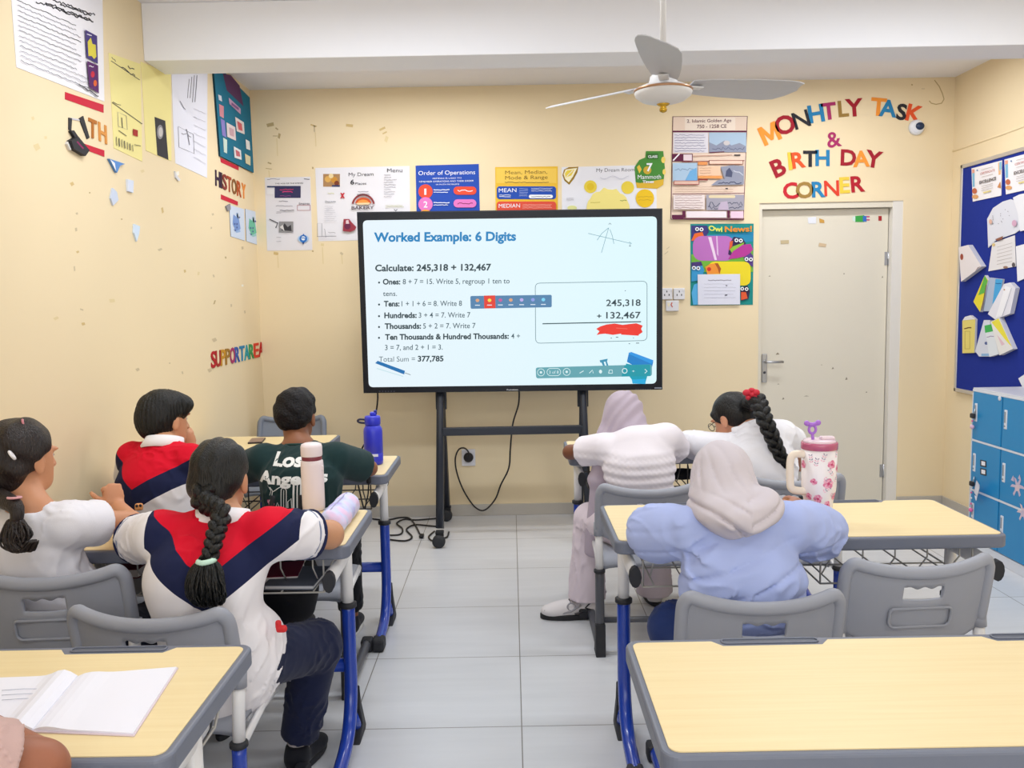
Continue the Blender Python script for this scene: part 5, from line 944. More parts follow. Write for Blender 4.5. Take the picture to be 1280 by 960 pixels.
def collar(t, nk, hc, m, r=0.066, hh=0.035, open_=0.0, lean=A(0, 0.3, 1)):
    ax = nz(lean); rt = A(1, 0, 0); fw = np.cross(ax, rt); V = []; F = []; n = 40
    for k in range(n+1):
        a = -pi/2-pi+2*pi*k/n; cc, ss = math.cos(a), math.sin(a)
        for (rr, z) in ((r*0.92, 0.0), (r*0.95, hh), (r*1.06, hh*1.02), (r*1.22, hh*0.1), (r*1.14, -0.004)): V.append(nk+rt*cc*rr+fw*ss*rr*0.95+ax*z)
    for k in range(n):
        for j in range(4): F.append((k*5+j, k*5+j+1, (k+1)*5+j+1, (k+1)*5+j))
    return MB().add([v for v in V], F, m, True).done('collar', t, world=True)
def braid(name, t, path, r0, r1, m, turns=5.0, amp=1.0):
    P = smooth_path(path, 14); n = len(P); mb = MB(); L = [0.0]
    for i in range(1, n): L.append(L[-1]+np.linalg.norm(P[i]-P[i-1]))
    for s in range(3):
        Q = []; rr = []
        for i in range(n):
            u = L[i]/L[-1]; r = r0+(r1-r0)*u; tg = nz(P[min(i+1, n-1)]-P[max(i-1, 0)]); side = nz(np.cross(tg, A(0, 1, 0))); nrm = np.cross(side, tg); a = 2*pi*(turns*u+s/3)
            Q.append(P[i]+side*math.sin(a)*r*1.0*amp+nrm*math.sin(2*a)*r*0.5*amp); rr.append(r*0.78*(0.9+0.1*math.cos(2*a)))
        mb.tube(Q, rr, m, 10)
    return mb.done(name, t, world=True)
def tuft(name, t, path, r0, r1, m, n=26, spread=1.0, seed=1, thin=0.0028):
    """a loose hank of hair: many fine locks following a path"""
    r = random.Random(seed); mb = MB(); P = smooth_path(path, 5); N = len(P)
    for k in range(n):
        a, q = r.random()*2*pi, math.sqrt(r.random()); o = A(math.cos(a)*q, math.sin(a)*q*0.7, 0); wv = r.uniform(-1, 1); ph = r.random()*6
        pts = []; rd = []
        for i in range(N): u = i/(N-1); rr = (r0+(r1-r0)*u)*(0.3+0.75*math.sin(pi*(0.08+0.72*u))); pts.append(P[i]+o*rr*spread+A(math.sin(u*(9+4*wv)+ph), 0.6*math.cos(u*(8-3*wv)+ph), 0)*0.0055*wv*min(1, u*2.2)); rd.append(thin*(1.1-0.75*u)*1.6)
        mb.tube(pts, rd, m, 6)
    return mb.done(name, t, world=True)
def seat_legs(t, J, m, rt, lo=0.0, tr=(0.088, 0.064, 0.056), fold=None, cut=0.03):
    pv = J['pelvis']; ad = [(econe(pv+A(0, 0, 0.05), pv+A(0, 0.02, -0.03), 0.118, 0.09, 0.125, 0.1, rt), 0.03)]; ct = []
    for q in 'LR':
        hp = pv+rt*(0.085 if q == 'R' else -0.085)+A(0, 0, -0.015); kn, an = J['k'+q], J['a'+q]; d = nz(an-kn)
        ad += [(cone(hp, kn, tr[0], tr[1]), 0.05), (cone(kn, an-d*cut, tr[1]*0.97, tr[2]), 0.02)]; ct += [(capcut(an-d*cut, d, tr[2]*2), 0.003)]
    return sdf('trousers', t, m, ad, ct, 0.0065, fold or wrinkle(0.0035, 55, 31))
def shoe(t, an, d, m, sole, name='shoe', k=1.0, stripe=None):
    d = nz(A(d[0], d[1], 0)); s = A(-d[1], d[0], 0); z0 = an[2]-0.085; b = A(an[0], an[1], 0.0)
    z0 = max(0.0, z0) if z0 > 0.03 else 0.0; b[2] = z0; R = np.stack([s, d, A(0, 0, 1)], 1); g = lambda x, y, z: b+s*x*k+d*y*k+A(0, 0, z)*k
    o = sdf(name, t, m, [(ell(g(0, -0.015, 0.045), A(0.036, 0.045, 0.045)*k, R), 0.02), (ell(g(0, 0.06, 0.035), A(0.038, 0.07, 0.032)*k, R), 0.03), (ell(g(0, 0.12, 0.028), A(0.038, 0.05, 0.024)*k, R), 0.03), (cone(g(0, -0.012, 0.05), g(0, -0.008, 0.085), 0.037*k, 0.036*k), 0.015)], [(half(g(0, 0, 0.012), A(0, 0, -1)), 0.0), (half(g(0, 0, 0.088), A(0, 0, 1)), 0.0)], 0.0045)
    P = []; n = 30
    for i in range(n): a = 2*pi*i/n; P.append((0.04*math.sin(a)*(1.0+0.12*math.cos(a)), 0.055+0.117*math.cos(a)))
    M = Matrix(((s[0], d[0], 0, b[0]), (s[1], d[1], 0, b[1]), (0, 0, 1, b[2]), (0, 0, 0, 1)))
    q = MB().prism([(x*k, y*k) for x, y in P], 0.0005, 0.02*k, sole, 0.004, M=M); q.v = [tuple(v) for v in to_local(np.array(q.v), t)-np.array(o.location)]; q.done('sole', o)
    l = MB()
    for i in range(4): y = 0.045+0.016*i; l.tube([g(-0.022, y, 0.066-0.006*i), g(0, y+0.004, 0.074-0.006*i), g(0.022, y, 0.066-0.006*i)], 0.0028, stripe or sole, 6)
    l.v = [tuple(v) for v in to_local(np.array(l.v), t)]; l.done('laces', o); return o
def conform(mb_v, o, t, org_y, off=0.002):
    """lay flat lettering onto the back of a garment: each point slides forward until it meets the cloth"""
    me = o.data; bv = BVHTree.FromPolygons([v.co.copy() for v in me.vertices], [tuple(p.vertices) for p in me.polygons]); out = []; last = None
    for v in mb_v:
        hit = bv.ray_cast(Vector((v[0], org_y, v[2])), Vector((0, 1, 0)))
        if hit[0] is not None: last = hit[0].y
        out.append((v[0], (last if last is not None else org_y)-off, v[2]))
    return out
def fine(V, F, ml):                                                  # cut long edges so lettering can follow a curved back
    b = bmesh.new(); vs = [b.verts.new(v) for v in V]
    for f in F:
        try: b.faces.new([vs[k] for k in f])
        except ValueError: pass
    bmesh.ops.triangulate(b, faces=list(b.faces))
    for _ in range(4):
        es = [e for e in b.edges if e.calc_length() > ml]
        if not es: break
        bmesh.ops.subdivide_edges(b, edges=es, cuts=1); bmesh.ops.triangulate(b, faces=[f for f in b.faces if len(f.verts) > 3])
    b.verts.index_update(); b.verts.ensure_lookup_table(); R = [tuple(v.co) for v in b.verts], [tuple(v.index for v in f.verts) for f in b.faces]; b.free(); return R
J_ = onY
# ------------------------------------------------------------------ girl in the white T-shirt, far left
def seatJ(J, X, Y, rt=A(1, 0, 0), kn=None):
    J.setdefault('pelvis', A(X, Y, 0.515)); return J
J = dict(head=J_(30, 573, 2.50), neck=J_(38, 632, 2.45), sL=J_(-10, 660, 2.48), sR=J_(84, 655, 2.46), eR=A(*J_(163, 652, 2.66)), hR=J_(147, 634, 2.76), eL=J_(-26, 700, 2.60), hL=J_(12, 660, 2.80), chest=J_(44, 715, 2.50), pelvis=A(-1.27, 2.52, 0.51))
J.update(kL=A(-1.36, 2.72, 0.49), kR=A(-1.16, 2.74, 0.49), aL=A(-1.36, 2.74, 0.09), aR=A(-1.15, 2.76, 0.09), tL=A(0, 1, 0), tR=A(0, 1, 0))
J['eR'][2] = max(J['eR'][2], 0.797)
SK1 = '#c98f6c'
t, R = person('girl in a white T-shirt with a low wavy ponytail, far left of the class', (-1.27, 2.46, 0), 0, J, SK1, (0.4, 0.05, 0), 0.96, hands={'R': (A(0.5, -0.8, 0.1), -1, 1.7, A(-0.35, 0.25, 1.0)), 'L': (A(0, 0, 1), 1, 0.5, None)})
ad, ct = torso_cloth(J, sleeve={'L': 0.6, 'R': 0.5}, sr=(0.066, 0.068), wchest=1.0, wlow=1.12, dchest=0.105, dlow=0.125, low=J['pelvis']+A(0, 0, 0.02))
ct.append((cone(J['neck']+A(0, 0, -0.01), J['neck']+A(0, 0.0, 0.12), 0.056, 0.07), 0.006))
sdf('shirt', t, cloth('#e9e7ee'), ad, ct, 0.0055, wrinkle(0.0035, 34, 3, (1, 1, 0.75)))
seat_legs(t, J, cloth('#1b1e30'), A(1, 0, 0)); [shoe(t, J['a'+q], J['t'+q], cloth('#23242c'), mat('#e6e4e0', 0.6)) for q in 'LR']
HB = hairmat('#1d1211'); c = J['head']; g = lambda *p: c+R@A(*p)
sdf('hair', t, HB, [(ell(g(0, -0.016, 0.036), A(0.082, 0.094, 0.086), R), 0.02), (ell(g(-0.01, -0.06, -0.02), A(0.078, 0.055, 0.075), R), 0.03), (ell(g(-0.035, -0.08, -0.062), A(0.05, 0.04, 0.055), R), 0.02)],
    [(half(g(0, 0.052, 0.055), R@A(0, 1.0, -0.55)), 0.01), (ell(g(0.09, 0.035, -0.03), A(0.05, 0.05, 0.055), R), 0.008)], 0.0045, lambda P: 0.0028*np.sin(150*((P-c)@R[:, 0])+70*((P-c)@R[:, 2])+2.4*snoise(P, 30, 5))+0.003*snoise(P, 80, 8))
pt0 = g(-0.035, -0.10, -0.085); tail = [pt0, J_(18, 632, 2.33), J_(20, 655, 2.31)]
MB().tube(smooth_path(tail, 5), [0.03, 0.029, 0.028, 0.026, 0.024, 0.022, 0.02, 0.018, 0.017, 0.016, 0.015], HB, 12).done('ponytail', t, world=True)
ring('hair_tie', t, J_(18, 622, 2.335), A(0, 0.1, 1), 0.016, 0.0035, mat('#d9a0a6', 0.5)); ring('hair_tie', t, J_(15, 569, 2.385), A(0.6, 0.3, 0.4), 0.012, 0.004, mat('#e9e6ea', 0.4)); ring('hair_tie', t, J_(29, 529, 2.47), A(0.6, 0.3, 0.1), 0.010, 0.0035, mat('#c9808a', 0.4))
tuft('ponytail', t, [J_(20, 650, 2.312), J_(16, 668, 2.30), J_(20, 682, 2.29), J_(30, 688, 2.285), J_(40, 676, 2.28)], 0.034, 0.022, HB, 90, 1.2, 4, 0.0026)
tuft('ponytail', t, [J_(20, 650, 2.312), J_(25, 664, 2.30), J_(24, 676, 2.29), J_(20, 686, 2.285)], 0.03, 0.02, HB, 60, 1.2, 9, 0.0026)
tuft('side_lock', t, [J_(2, 590, 2.42), J_(-2, 606, 2.40), J_(8, 618, 2.37), J_(16, 624, 2.345)], 0.01, 0.006, HB, 10, 1, 5, 0.002)
# ------------------------------------------------------------------ boy in the red and navy polo, leaning on his hand
J = dict(head=J_(207, 525, 3.50), neck=J_(203, 556, 3.42), sL=J_(166, 571, 3.46), sR=J_(238, 574, 3.36), eR=J_(262, 598, 3.66), hR=J_(240, 562, 3.60), eL=J_(158, 612, 3.66), hL=J_(200, 600, 3.82), chest=J_(197, 606, 3.38), pelvis=A(-1.36, 3.34, 0.51))
J.update(kL=A(-1.40, 3.74, 0.48), kR=A(-1.22, 3.72, 0.48), aL=A(-1.40, 3.78, 0.09), aR=A(-1.2, 3.76, 0.09), tL=A(0.2, 1, 0), tR=A(0.3, 1, 0))
J['eR'][2] = 0.80
t, R = person('boy in a red, navy and white polo resting his chin on his hand', (-1.36, 3.34, 0), -0.42, J, '#c9926e', (0.6, 0.12, -0.1), 1.0, hands={'R': (A(0.6, -0.6, 0), -1, 0.9, A(-0.2, -0.1, 1.0)), 'L': (A(0, 0, 1), 1, 0.4, None)})
ad, ct = torso_cloth(J, sleeve=0.6, sr=(0.062, 0.06), wchest=1.08, wlow=1.12, dchest=0.12, dlow=0.12)
ct.append((cone(J['neck']+A(0, 0, -0.01), J['neck']+A(0, 0, 0.12), 0.05, 0.06), 0.006))
lx = lambda x, y, Y: to_local(J_(x, y, Y), t)
xa = to_local(J_(178, 600, 3.30), t)
sdf('shirt', t, polo_mat(xa[0]+0.0, J_(176, 610, 3.28)[2], 0.6, 0.085, 0.21), ad, ct, 0.0055, wrinkle(0.003, 32, 13, (1, 1, 0.8)))
cw = cloth('#e9e6ea'); collar(t, J['neck']+A(0.0, -0.005, -0.012), c, cw, 0.068, 0.042, lean=A(0.22, 0.35, 1)); ring('cuff', t, J['sR']+(J['eR']-J['sR'])*0.6, J['eR']-J['sR'], 0.06, 0.004, cloth('#1d2346'))
seat_legs(t, J, cloth('#1c2140'), nz(J['sR']-J['sL'])); [shoe(t, J['a'+q], J['t'+q], cloth('#23242c'), mat('#e6e4e0', 0.6)) for q in 'LR']
HK = hairmat('#050507'); c = J['head']; g = lambda *p: c+R@A(*p)
sdf('hair', t, HK, [(ell(g(0, -0.014, 0.038), A(0.088, 0.104, 0.088), R), 0.02), (ell(g(0, -0.05, -0.01), A(0.08, 0.07, 0.075), R), 0.03), (ell(g(0.0, 0.06, 0.06), A(0.075, 0.05, 0.045), R), 0.03)],
    [(half(g(0, 0.075, 0.03), R@A(0, 0.9, -0.9)), 0.01), (half(g(0, -0.02, -0.072), R@A(0, 0.2, -1)), 0.012), (ell(g(0.09, 0.03, -0.035), A(0.04, 0.05, 0.055), R), 0.008), (ell(g(-0.09, 0.03, -0.035), A(0.04, 0.05, 0.055), R), 0.008)], 0.0045,
    lambda P: 0.0025*np.sin(34*np.arctan2((P-c)@R[:, 0], (P-c)@R[:, 1]+0.02)+1.5*snoise(P, 25, 5))+0.002*snoise(P, 80, 8))
# ------------------------------------------------------------------ boy in the dark green T-shirt
J = dict(head=J_(371, 520, 3.58), neck=J_(373, 556, 3.50), sL=J_(330, 576, 3.47), sR=J_(420, 574, 3.47), eR=J_(462, 596, 3.62), hR=J_(415, 585, 3.85), eL=J_(298, 606, 3.62), hL=J_(330, 585, 3.85), chest=J_(378, 604, 3.42), pelvis=A(-0.86, 3.38, 0.51))
J.update(kL=A(-0.97, 3.78, 0.48), kR=A(-0.75, 3.78, 0.48), aL=A(-0.98, 3.82, 0.09), aR=A(-0.75, 3.82, 0.09), tL=A(0, 1, 0), tR=A(0, 1, 0)); J['eR'][2] = 0.80; J['eL'][2] = 0.80; J['hR'][2] = 0.79; J['hL'][2] = 0.79
t, R = person('boy in a dark green T-shirt printed with white city lettering', (-0.86, 3.38, 0), 0, J, '#8a5a40', (0.12, 0.1, 0), 0.98, sh=0.055)
ad, ct = torso_cloth(J, sleeve={'L': 0.8, 'R': 0.8}, sr=(0.072, 0.068), wchest=0.98, wlow=1.06, dchest=0.115, dlow=0.12)
ct.append((cone(J['neck']+A(0, 0, -0.006), J['neck']+A(0, 0, 0.12), 0.056, 0.07), 0.006)); TG = cloth('#1d3436')
so = sdf('shirt', t, TG, ad, ct, 0.0055, wrinkle(0.0028, 30, 23, (1, 1, 0.8)))
ring('neckband', t, J['neck']+A(0, -0.002, 0.0), A(0, 0.2, 1), 0.056, 0.005, cloth('#24403f'))
TP = cloth('#e6e8e8', 0.02); YS = 3.30
def shirt_text(txt, x0, y0, x1, cap, bold, mb):
    V, F = _glyphs(txt, bold); O, U = J_(x0, y0, YS), J_(x1, y0-(x1-x0)*0.02, YS)-J_(x0, y0, YS); Wv = J_(x0, y0-cap, YS)-O; w = V[:, 0].max(); P = [O+U*(v[0]/w)+Wv*v[1] for v in V]; V2, F2 = fine(P, F, 0.012); mb.add(V2, F2, TP)
pr = MB(); shirt_text('Los', 336, 585, 376, 14, 0.04, pr); shirt_text('Angeles', 317, 606, 407, 14, 0.04, pr)
cs_ = Sheet(lambda x, y: J_(x, y, YS), NB)
for pts, w in (([(352, 634), (352, 612), (355, 607), (359, 612), (359, 634)], 1.0), ([(368, 634), (368, 602), (373, 598), (377, 602), (377, 634)], 2.4), ([(355.5, 634), (355.5, 612)], 0.8), ([(336, 610), (341, 615), (348, 610), (352, 608)], 0.9), ([(340, 615), (339, 622), (333, 630)], 0.9), ([(356, 607), (368, 603), (372, 602)], 0.8), ([(333, 608), (338, 614), (336, 620)], 0.7),
               ([(381, 634), (381, 622), (385, 617), (389, 622), (389, 634)], 0.9), ([(361, 634), (361, 626), (365, 622), (366, 634)], 1.0), ([(345, 634), (347, 628), (350, 634)], 0.9), ([(392, 634), (394, 625), (398, 634)], 0.9), ([(372.5, 634), (372.5, 602)], 1.5)):
    cs_.line(pts, w, TP)
for x, y in ((334, 628), (338, 626), (336, 631), (341, 630)): cs_.disc(x, y, 2.2, cloth('#d06a8a', 0.02), n=8)
o_ = len(pr.v); V2, F2 = fine(cs_.v, cs_.f, 0.012)
pk = [cs_.mats[m] for m in cs_.m]
for i, f in enumerate(cs_.f): a, b = fine([cs_.v[k] for k in f], [tuple(range(len(f)))], 0.012); pr.add(a, b, pk[i])
pr.v = [tuple(v) for v in to_local(np.array(pr.v), t)]; pr.v = conform(pr.v, so, t, -0.4, 0.0018); pr.done('shirt_print', t)
seat_legs(t, J, cloth('#14161c'), A(1, 0, 0)); [shoe(t, J['a'+q], J['t'+q], cloth('#23242c'), mat('#e6e4e0', 0.6)) for q in 'LR']
HC = mat('#0e0b10', 0.6, spec=0.3, bump=0.8, bscale=120, noise=0.3, nscale=60); c = J['head']; g = lambda *p: c+R@A(*p)
sdf('hair', t, HC, [(ell(g(0, -0.014, 0.04), A(0.08, 0.094, 0.083), R), 0.02), (ell(g(0, -0.05, 0.0), A(0.072, 0.056, 0.07), R), 0.03)],
    [(half(g(0, 0.055, 0.05), R@A(0, 1.0, -0.5)), 0.01), (half(g(0, -0.02, -0.055), R@A(0, 0.15, -1)), 0.008), (ell(g(0.085, 0.02, -0.04), A(0.03, 0.05, 0.055), R), 0.006), (ell(g(-0.085, 0.02, -0.04), A(0.03, 0.05, 0.055), R), 0.006)], 0.004, lambda P: 0.003*snoise(P, 130, 8)+0.0035*snoise(P, 60, 4))
# ------------------------------------------------------------------ girl with the long plait, striped polo
J = dict(head=J_(276, 598, 2.50), neck=J_(278, 645, 2.42), sL=J_(203, 671, 2.40), sR=J_(336, 668, 2.40), eR=J_(412, 672, 2.575), hR=J_(355, 640, 2.78), eL=J_(166, 698, 2.58), hL=J_(200, 660, 2.76), chest=J_(253, 725, 2.335), pelvis=A(-0.83, 2.34, 0.52))
J.update(kL=A(-0.90, 2.72, 0.49), kR=J_(396, 806, 2.63), aL=A(-1.03, 2.92, 0.09), aR=J_(373, 930, 2.68), tL=A(0, 1, 0), tR=nz(A(0.25, 1, 0))); J['aR'][2] = 0.095; J['eR'][2] = 0.80; J['hR'][2] = 0.785; J['eL'][2] = 0.795; J['hL'][2] = 0.785
t, R = person('girl with a long black plait in a red, navy and white polo', (-0.80, 2.34, 0), 0, J, '#c4906e', (0.06, 0.15, 0), 1.0, arm=(0.046, 0.042, 0.027), sh=0.055)
ad, ct = torso_cloth(J, sleeve={'L': 0.74, 'R': 0.66}, sr=(0.076, 0.07), wchest=0.94, wlow=1.0, dchest=0.12, dlow=0.135, low=J['pelvis']+A(0, 0, -0.05))
ad.append((ell(J_(308, 812, 2.37), A(0.108, 0.15, 0.125)), 0.04))
ct.append((cone(J['neck']+A(0, 0, -0.01), J['neck']+A(0, 0, 0.12), 0.055, 0.065), 0.006))
xa = to_local(J_(256, 718, 2.21), t)
so = sdf('shirt', t, polo_mat(xa[0], J_(256, 724, 2.21)[2], 0.7, 0.092, 0.205), ad, ct, 0.0055, wrinkle(0.0035, 30, 43, (1, 1, 0.7)))
collar(t, J['neck']+A(0.0, -0.004, -0.022), None, cw, 0.07, 0.04, lean=A(0, 0.35, 1)); CN_ = cloth('#1d2346')
for q, f, r in (('L', 0.74, 0.07), ('R', 0.66, 0.07)):
    d = J['e'+q]-J['s'+q]; p = J['s'+q]+d*f; ring('cuff', t, p+nz(d)*0.001, d, r, 0.0055, CN_); ring('cuff', t, p-nz(d)*0.02, d, r+0.0012, 0.0028, mat('#7d86a0', 0.8))
seat_legs(t, J, cloth('#191f3c'), nz(J['sR']-J['sL']), tr=(0.085, 0.075, 0.06), cut=0.02, fold=wrinkle(0.004, 40, 51))
MB().box(J_(352, 786, 2.31), (0.03, 0.02, 0.02), mat('#d42a2e', 0.6), 0.008).box(J_(348, 781, 2.31), (0.016, 0.015, 0.026), mat('#d42a2e', 0.6), 0.006).done('red_ribbon', t, world=True)
for q in 'LR':
    a = J['a'+q]; MB().tube([a+A(0, 0, 0.035), a+A(0, 0, -0.03)], [0.033, 0.035], cloth('#cfc6c9'), 14).done('sock', t, world=True)
    shoe(t, a, J['t'+q], cloth('#1e1f27'), mat('#26272c', 0.6), stripe=mat('#e6e4e0', 0.6))
HP = hairmat('#050506'); c = J['head']; g = lambda *p: c+R@A(*p)
sdf('hair', t, HP, [(ell(g(0, -0.016, 0.036), A(0.08, 0.096, 0.085), R), 0.02), (ell(g(0, -0.058, -0.015), A(0.07, 0.052, 0.066), R), 0.03), (ell(g(0.0, -0.09, -0.05), A(0.033, 0.032, 0.04), R), 0.03)],
    [(half(g(0, 0.05, 0.055), R@A(0, 1.0, -0.5)), 0.01), (half(g(0, -0.02, -0.085), R@A(0, 0.1, -1)), 0.008), (ell(g(0.088, 0.03, -0.035), A(0.032, 0.05, 0.055), R), 0.006), (ell(g(-0.088, 0.03, -0.035), A(0.032, 0.05, 0.055), R), 0.006)], 0.0045,
    lambda P: 0.002*np.sin(120*((P-c)@R[:, 0])*(1.2+((P-c)@R[:, 2])*4)+1.2*snoise(P, 25, 5))+0.002*snoise(P, 80, 8))
pp = [g(0, -0.105, -0.02), g(0, -0.125, -0.055), J_(276, 640, 2.30), J_(270, 665, 2.245), J_(264, 690, 2.205), J_(259, 702, 2.19)]
br = braid('plait', t, pp, 0.022, 0.0145, HP, 3.8)
ring('hair_tie', t, J_(258, 701, 2.188), A(-0.1, 0, 1), 0.02, 0.0075, mat('#bfe0cf', 0.5))
tuft('plait_end', t, [J_(258, 704, 2.186), J_(257, 718, 2.178), J_(257, 735, 2.172), J_(259, 748, 2.17), J_(262, 756, 2.172)], 0.05, 0.036, HP, 320, 1.15, 3, 0.0022)
# ------------------------------------------------------------------ person in the white knit top and mauve headscarf
J = dict(head=J_(780, 522, 3.95), neck=J_(798, 545, 3.85), sL=J_(756, 561, 3.82), sR=J_(833, 548, 3.80), eR=J_(848, 592, 3.92), hR=J_(830, 565, 4.2), eL=J_(713, 585, 3.97), hL=J_(745, 560, 4.2), chest=J_(798, 582, 3.77), pelvis=A(0.57, 3.75, 0.51))
J.update(kL=J_(737, 648, 3.98), kR=A(0.66, 4.12, 0.49), aL=J_(733, 748, 3.98), aR=A(0.68, 4.15, 0.09), tL=nz(A(-1, -0.05, 0)), tR=A(0, 1, 0)); J['eL'][2] = 0.79; J['eR'][2] = 0.79; J['hL'][2] = 0.785; J['hR'][2] = 0.785; J['aL'][2] = 0.13
t, R = person('person in a white knit top, mauve headscarf and pale trousers, foot out to the left', (0.57, 3.75, 0), 0, J, '#7a4c36', (0.35, 0.2, 0), 0.98)
ad, ct = torso_cloth(J, sleeve={'L': 0.62, 'R': 0.8}, sr=(0.07, 0.07), wchest=1.02, wlow=1.0, dchest=0.12, dlow=0.115, low=J['pelvis']+A(0, 0, 0.08))
KN = cloth('#ece6ee', 0.3); ad.append((ell(J_(804, 553, 3.79), A(0.11, 0.07, 0.068)), 0.05))
sdf('shirt', t, KN, ad, ct, 0.0055, lambda P: 0.0032*np.sin(P[:, 2]*150+0.8*snoise(P, 20, 2))*np.clip((0.86-P[:, 2])*8, 0, 1)+0.002*snoise(P, 40, 6)+0.0016*np.sin(P[:, 0]*260)*np.sin(P[:, 2]*260)*np.clip((0.84-P[:, 2])*20, 0, 1))
PT = cloth('#d9ccd6'); seat_legs(t, J, PT, nz(J['sR']-J['sL']), tr=(0.09, 0.072, 0.085), cut=-0.04, fold=wrinkle(0.005, 45, 71, (1, 1, 0.3)))
shoe(t, A(J['aL'][0], J['aL'][1], 0.1), J['tL'], mat('#d9d4d6', 0.6), mat('#1d1c20', 0.5), k=1.28, stripe=mat('#4a484e', 0.6)); b0 = J['aL']*A(1, 1, 0); sd = MB(); G1_, G2_ = mat('#3a383e', 0.6), mat('#9a979c', 0.6); [sd.tube([b0+A(*p) for p in q], r, m, 8) for q, r, m in (([(0.015, -0.05, 0.085), (-0.01, -0.052, 0.06), (0.02, -0.05, 0.05)], 0.004, G1_), ([(-0.03, -0.052, 0.075), (-0.075, -0.054, 0.045), (-0.12, -0.05, 0.035)], 0.005, G2_), ([(-0.02, -0.053, 0.04), (-0.06, -0.056, 0.034)], 0.004, G1_), ([(-0.17, -0.045, 0.04), (-0.2, -0.035, 0.045)], 0.004, G2_))]; sd.tube([b0+A(-0.075+0.018*math.cos(a*pi/8), -0.05, 0.066+0.018*math.sin(a*pi/8)) for a in range(16)], 0.0035, G2_, 6, closed=True); sd.done('shoe_panel', t, world=True); shoe(t, J['aR'], J['tR'], mat('#d9d4d6', 0.6), mat('#1d1c20', 0.5), k=1.1)
HJ = cloth('#b5a8b6', 0.08); c = J['head']; g = lambda *p: c+R@A(*p)
sdf('headscarf', t, HJ, [(ell(g(0, -0.008, 0.02), A(0.09, 0.104, 0.106), R), 0.03), (ell(g(0, -0.02, -0.04), A(0.092, 0.095, 0.085), R), 0.04), (ell(J['neck']+A(0.0, 0.02, 0.0), A(0.1, 0.085, 0.05)), 0.04), (econe(J_(757, 545, 3.90), J_(751, 600, 3.86), 0.04, 0.04, 0.05, 0.03, A(1, 0, 0)), 0.04), (econe(J_(751, 600, 3.86), J_(747, 690, 3.90), 0.05, 0.03, 0.062, 0.028, A(1, 0, 0)), 0.03)],
    [(ell(g(0, 0.1, -0.02), A(0.062, 0.055, 0.085), R), 0.01)], 0.005, lambda P: 0.004*np.sin(120*((P-c)@R[:, 0])-95*((P-c)@R[:, 2])*np.clip(1-abs((P-c)@R[:, 0])*5, 0, 1)+1.3*snoise(P, 18, 5))*np.clip((1.14-P[:, 2])*12, 0.1, 1)*np.clip((P[:, 2]-0.76)*8, 0.12, 1)+0.0025*snoise(P, 30, 3))
# ------------------------------------------------------------------ girl with glasses, red bow and braid
J = dict(head=J_(915, 524, 3.95), neck=J_(940, 538, 3.85), sL=J_(902, 560, 3.88), sR=J_(976, 545, 3.80), eR=J_(1000, 598, 3.93), hR=J_(1000, 583, 4.03), eL=J_(858, 566, 4.06), hL=J_(895, 560, 4.22), chest=J_(948, 582, 3.76), pelvis=A(1.08, 3.72, 0.51))
J.update(kL=A(0.98, 4.12, 0.49), kR=A(1.2, 4.12, 0.49), aL=A(0.98, 4.15, 0.09), aR=A(1.2, 4.15, 0.09), tL=A(0, 1, 0), tR=A(0, 1, 0)); J['eL'][2] = 0.80; J['hL'][2] = 0.785; J['eR'][2] = 0.80
t, R = person('girl with glasses and a red bow on her long plait, head bent to write', (1.08, 3.72, 0), 0.1, J, '#c99072', (-0.75, 0.5, 0.12), 1.0, hands={'R': (A(0.5, -0.3, 0.6), -1, 0.8, A(-0.4, 0.6, -0.1)), 'L': (A(0, 0, 1), 1, 0.5, None)})
ad, ct = torso_cloth(J, sleeve={'L': 1.02, 'R': 0.62}, sr=(0.07, 0.068), wchest=1.1, wlow=1.22, dchest=0.13, dlow=0.13)
ad.append((ell(J_(956, 544, 3.77), A(0.1, 0.07, 0.065)), 0.05))
sdf('shirt', t, cloth('#eae9f0'), ad, ct, 0.0055, wrinkle(0.0045, 34, 83, (0.7, 1, 1)))
collar(t, J['neck']+A(-0.01, -0.004, -0.02), None, cloth('#eae9f0'), 0.064, 0.035, lean=A(-0.35, 0.35, 1))
seat_legs(t, J, cloth('#1f2746'), nz(J['sR']-J['sL'])); [shoe(t, J['a'+q], J['t'+q], cloth('#23242c'), mat('#e6e4e0', 0.6)) for q in 'LR']
c = J['head']; g = lambda *p: c+R@A(*p)
sdf('hair', t, HK, [(ell(g(0, -0.016, 0.036), A(0.083, 0.1, 0.087), R), 0.02), (ell(g(0, -0.055, -0.01), A(0.074, 0.055, 0.066), R), 0.03), (ell(g(0.0, -0.09, 0.03), A(0.03, 0.035, 0.03), R), 0.02), (cone(g(-0.072, 0.035, 0.03), g(-0.075, 0.05, -0.075), 0.02, 0.008), 0.02)],
    [(half(g(0, 0.06, 0.055), R@A(0, 1.0, -0.5)), 0.008), (half(g(0, -0.03, -0.075), R@A(0, 0.1, -1)), 0.008), (ell(g(0.088, 0.03, -0.035), A(0.032, 0.05, 0.055), R), 0.006), (ell(g(-0.088, 0.0, -0.055), A(0.035, 0.035, 0.045), R), 0.006)], 0.0045,
    lambda P: 0.0022*np.sin(110*((P-c)@R[:, 0])+1.5*snoise(P, 25, 5))+0.0015*snoise(P, 80, 8))
braid('plait', t, [g(0.015, -0.1, 0.02), J_(946, 500, 3.76), J_(956, 525, 3.66), J_(966, 548, 3.635), J_(973, 565, 3.63), J_(979, 576, 3.63)], 0.031, 0.019, HK, 4.0)
tuft('plait_end', t, [J_(979, 574, 3.63), J_(981, 579, 3.628), J_(983, 585, 3.628)], 0.022, 0.014, HK, 30, 1, 3, 0.004)
bw = MB(); BR = mat('#c8283c', 0.6); q0 = J_(939, 493, 3.74)
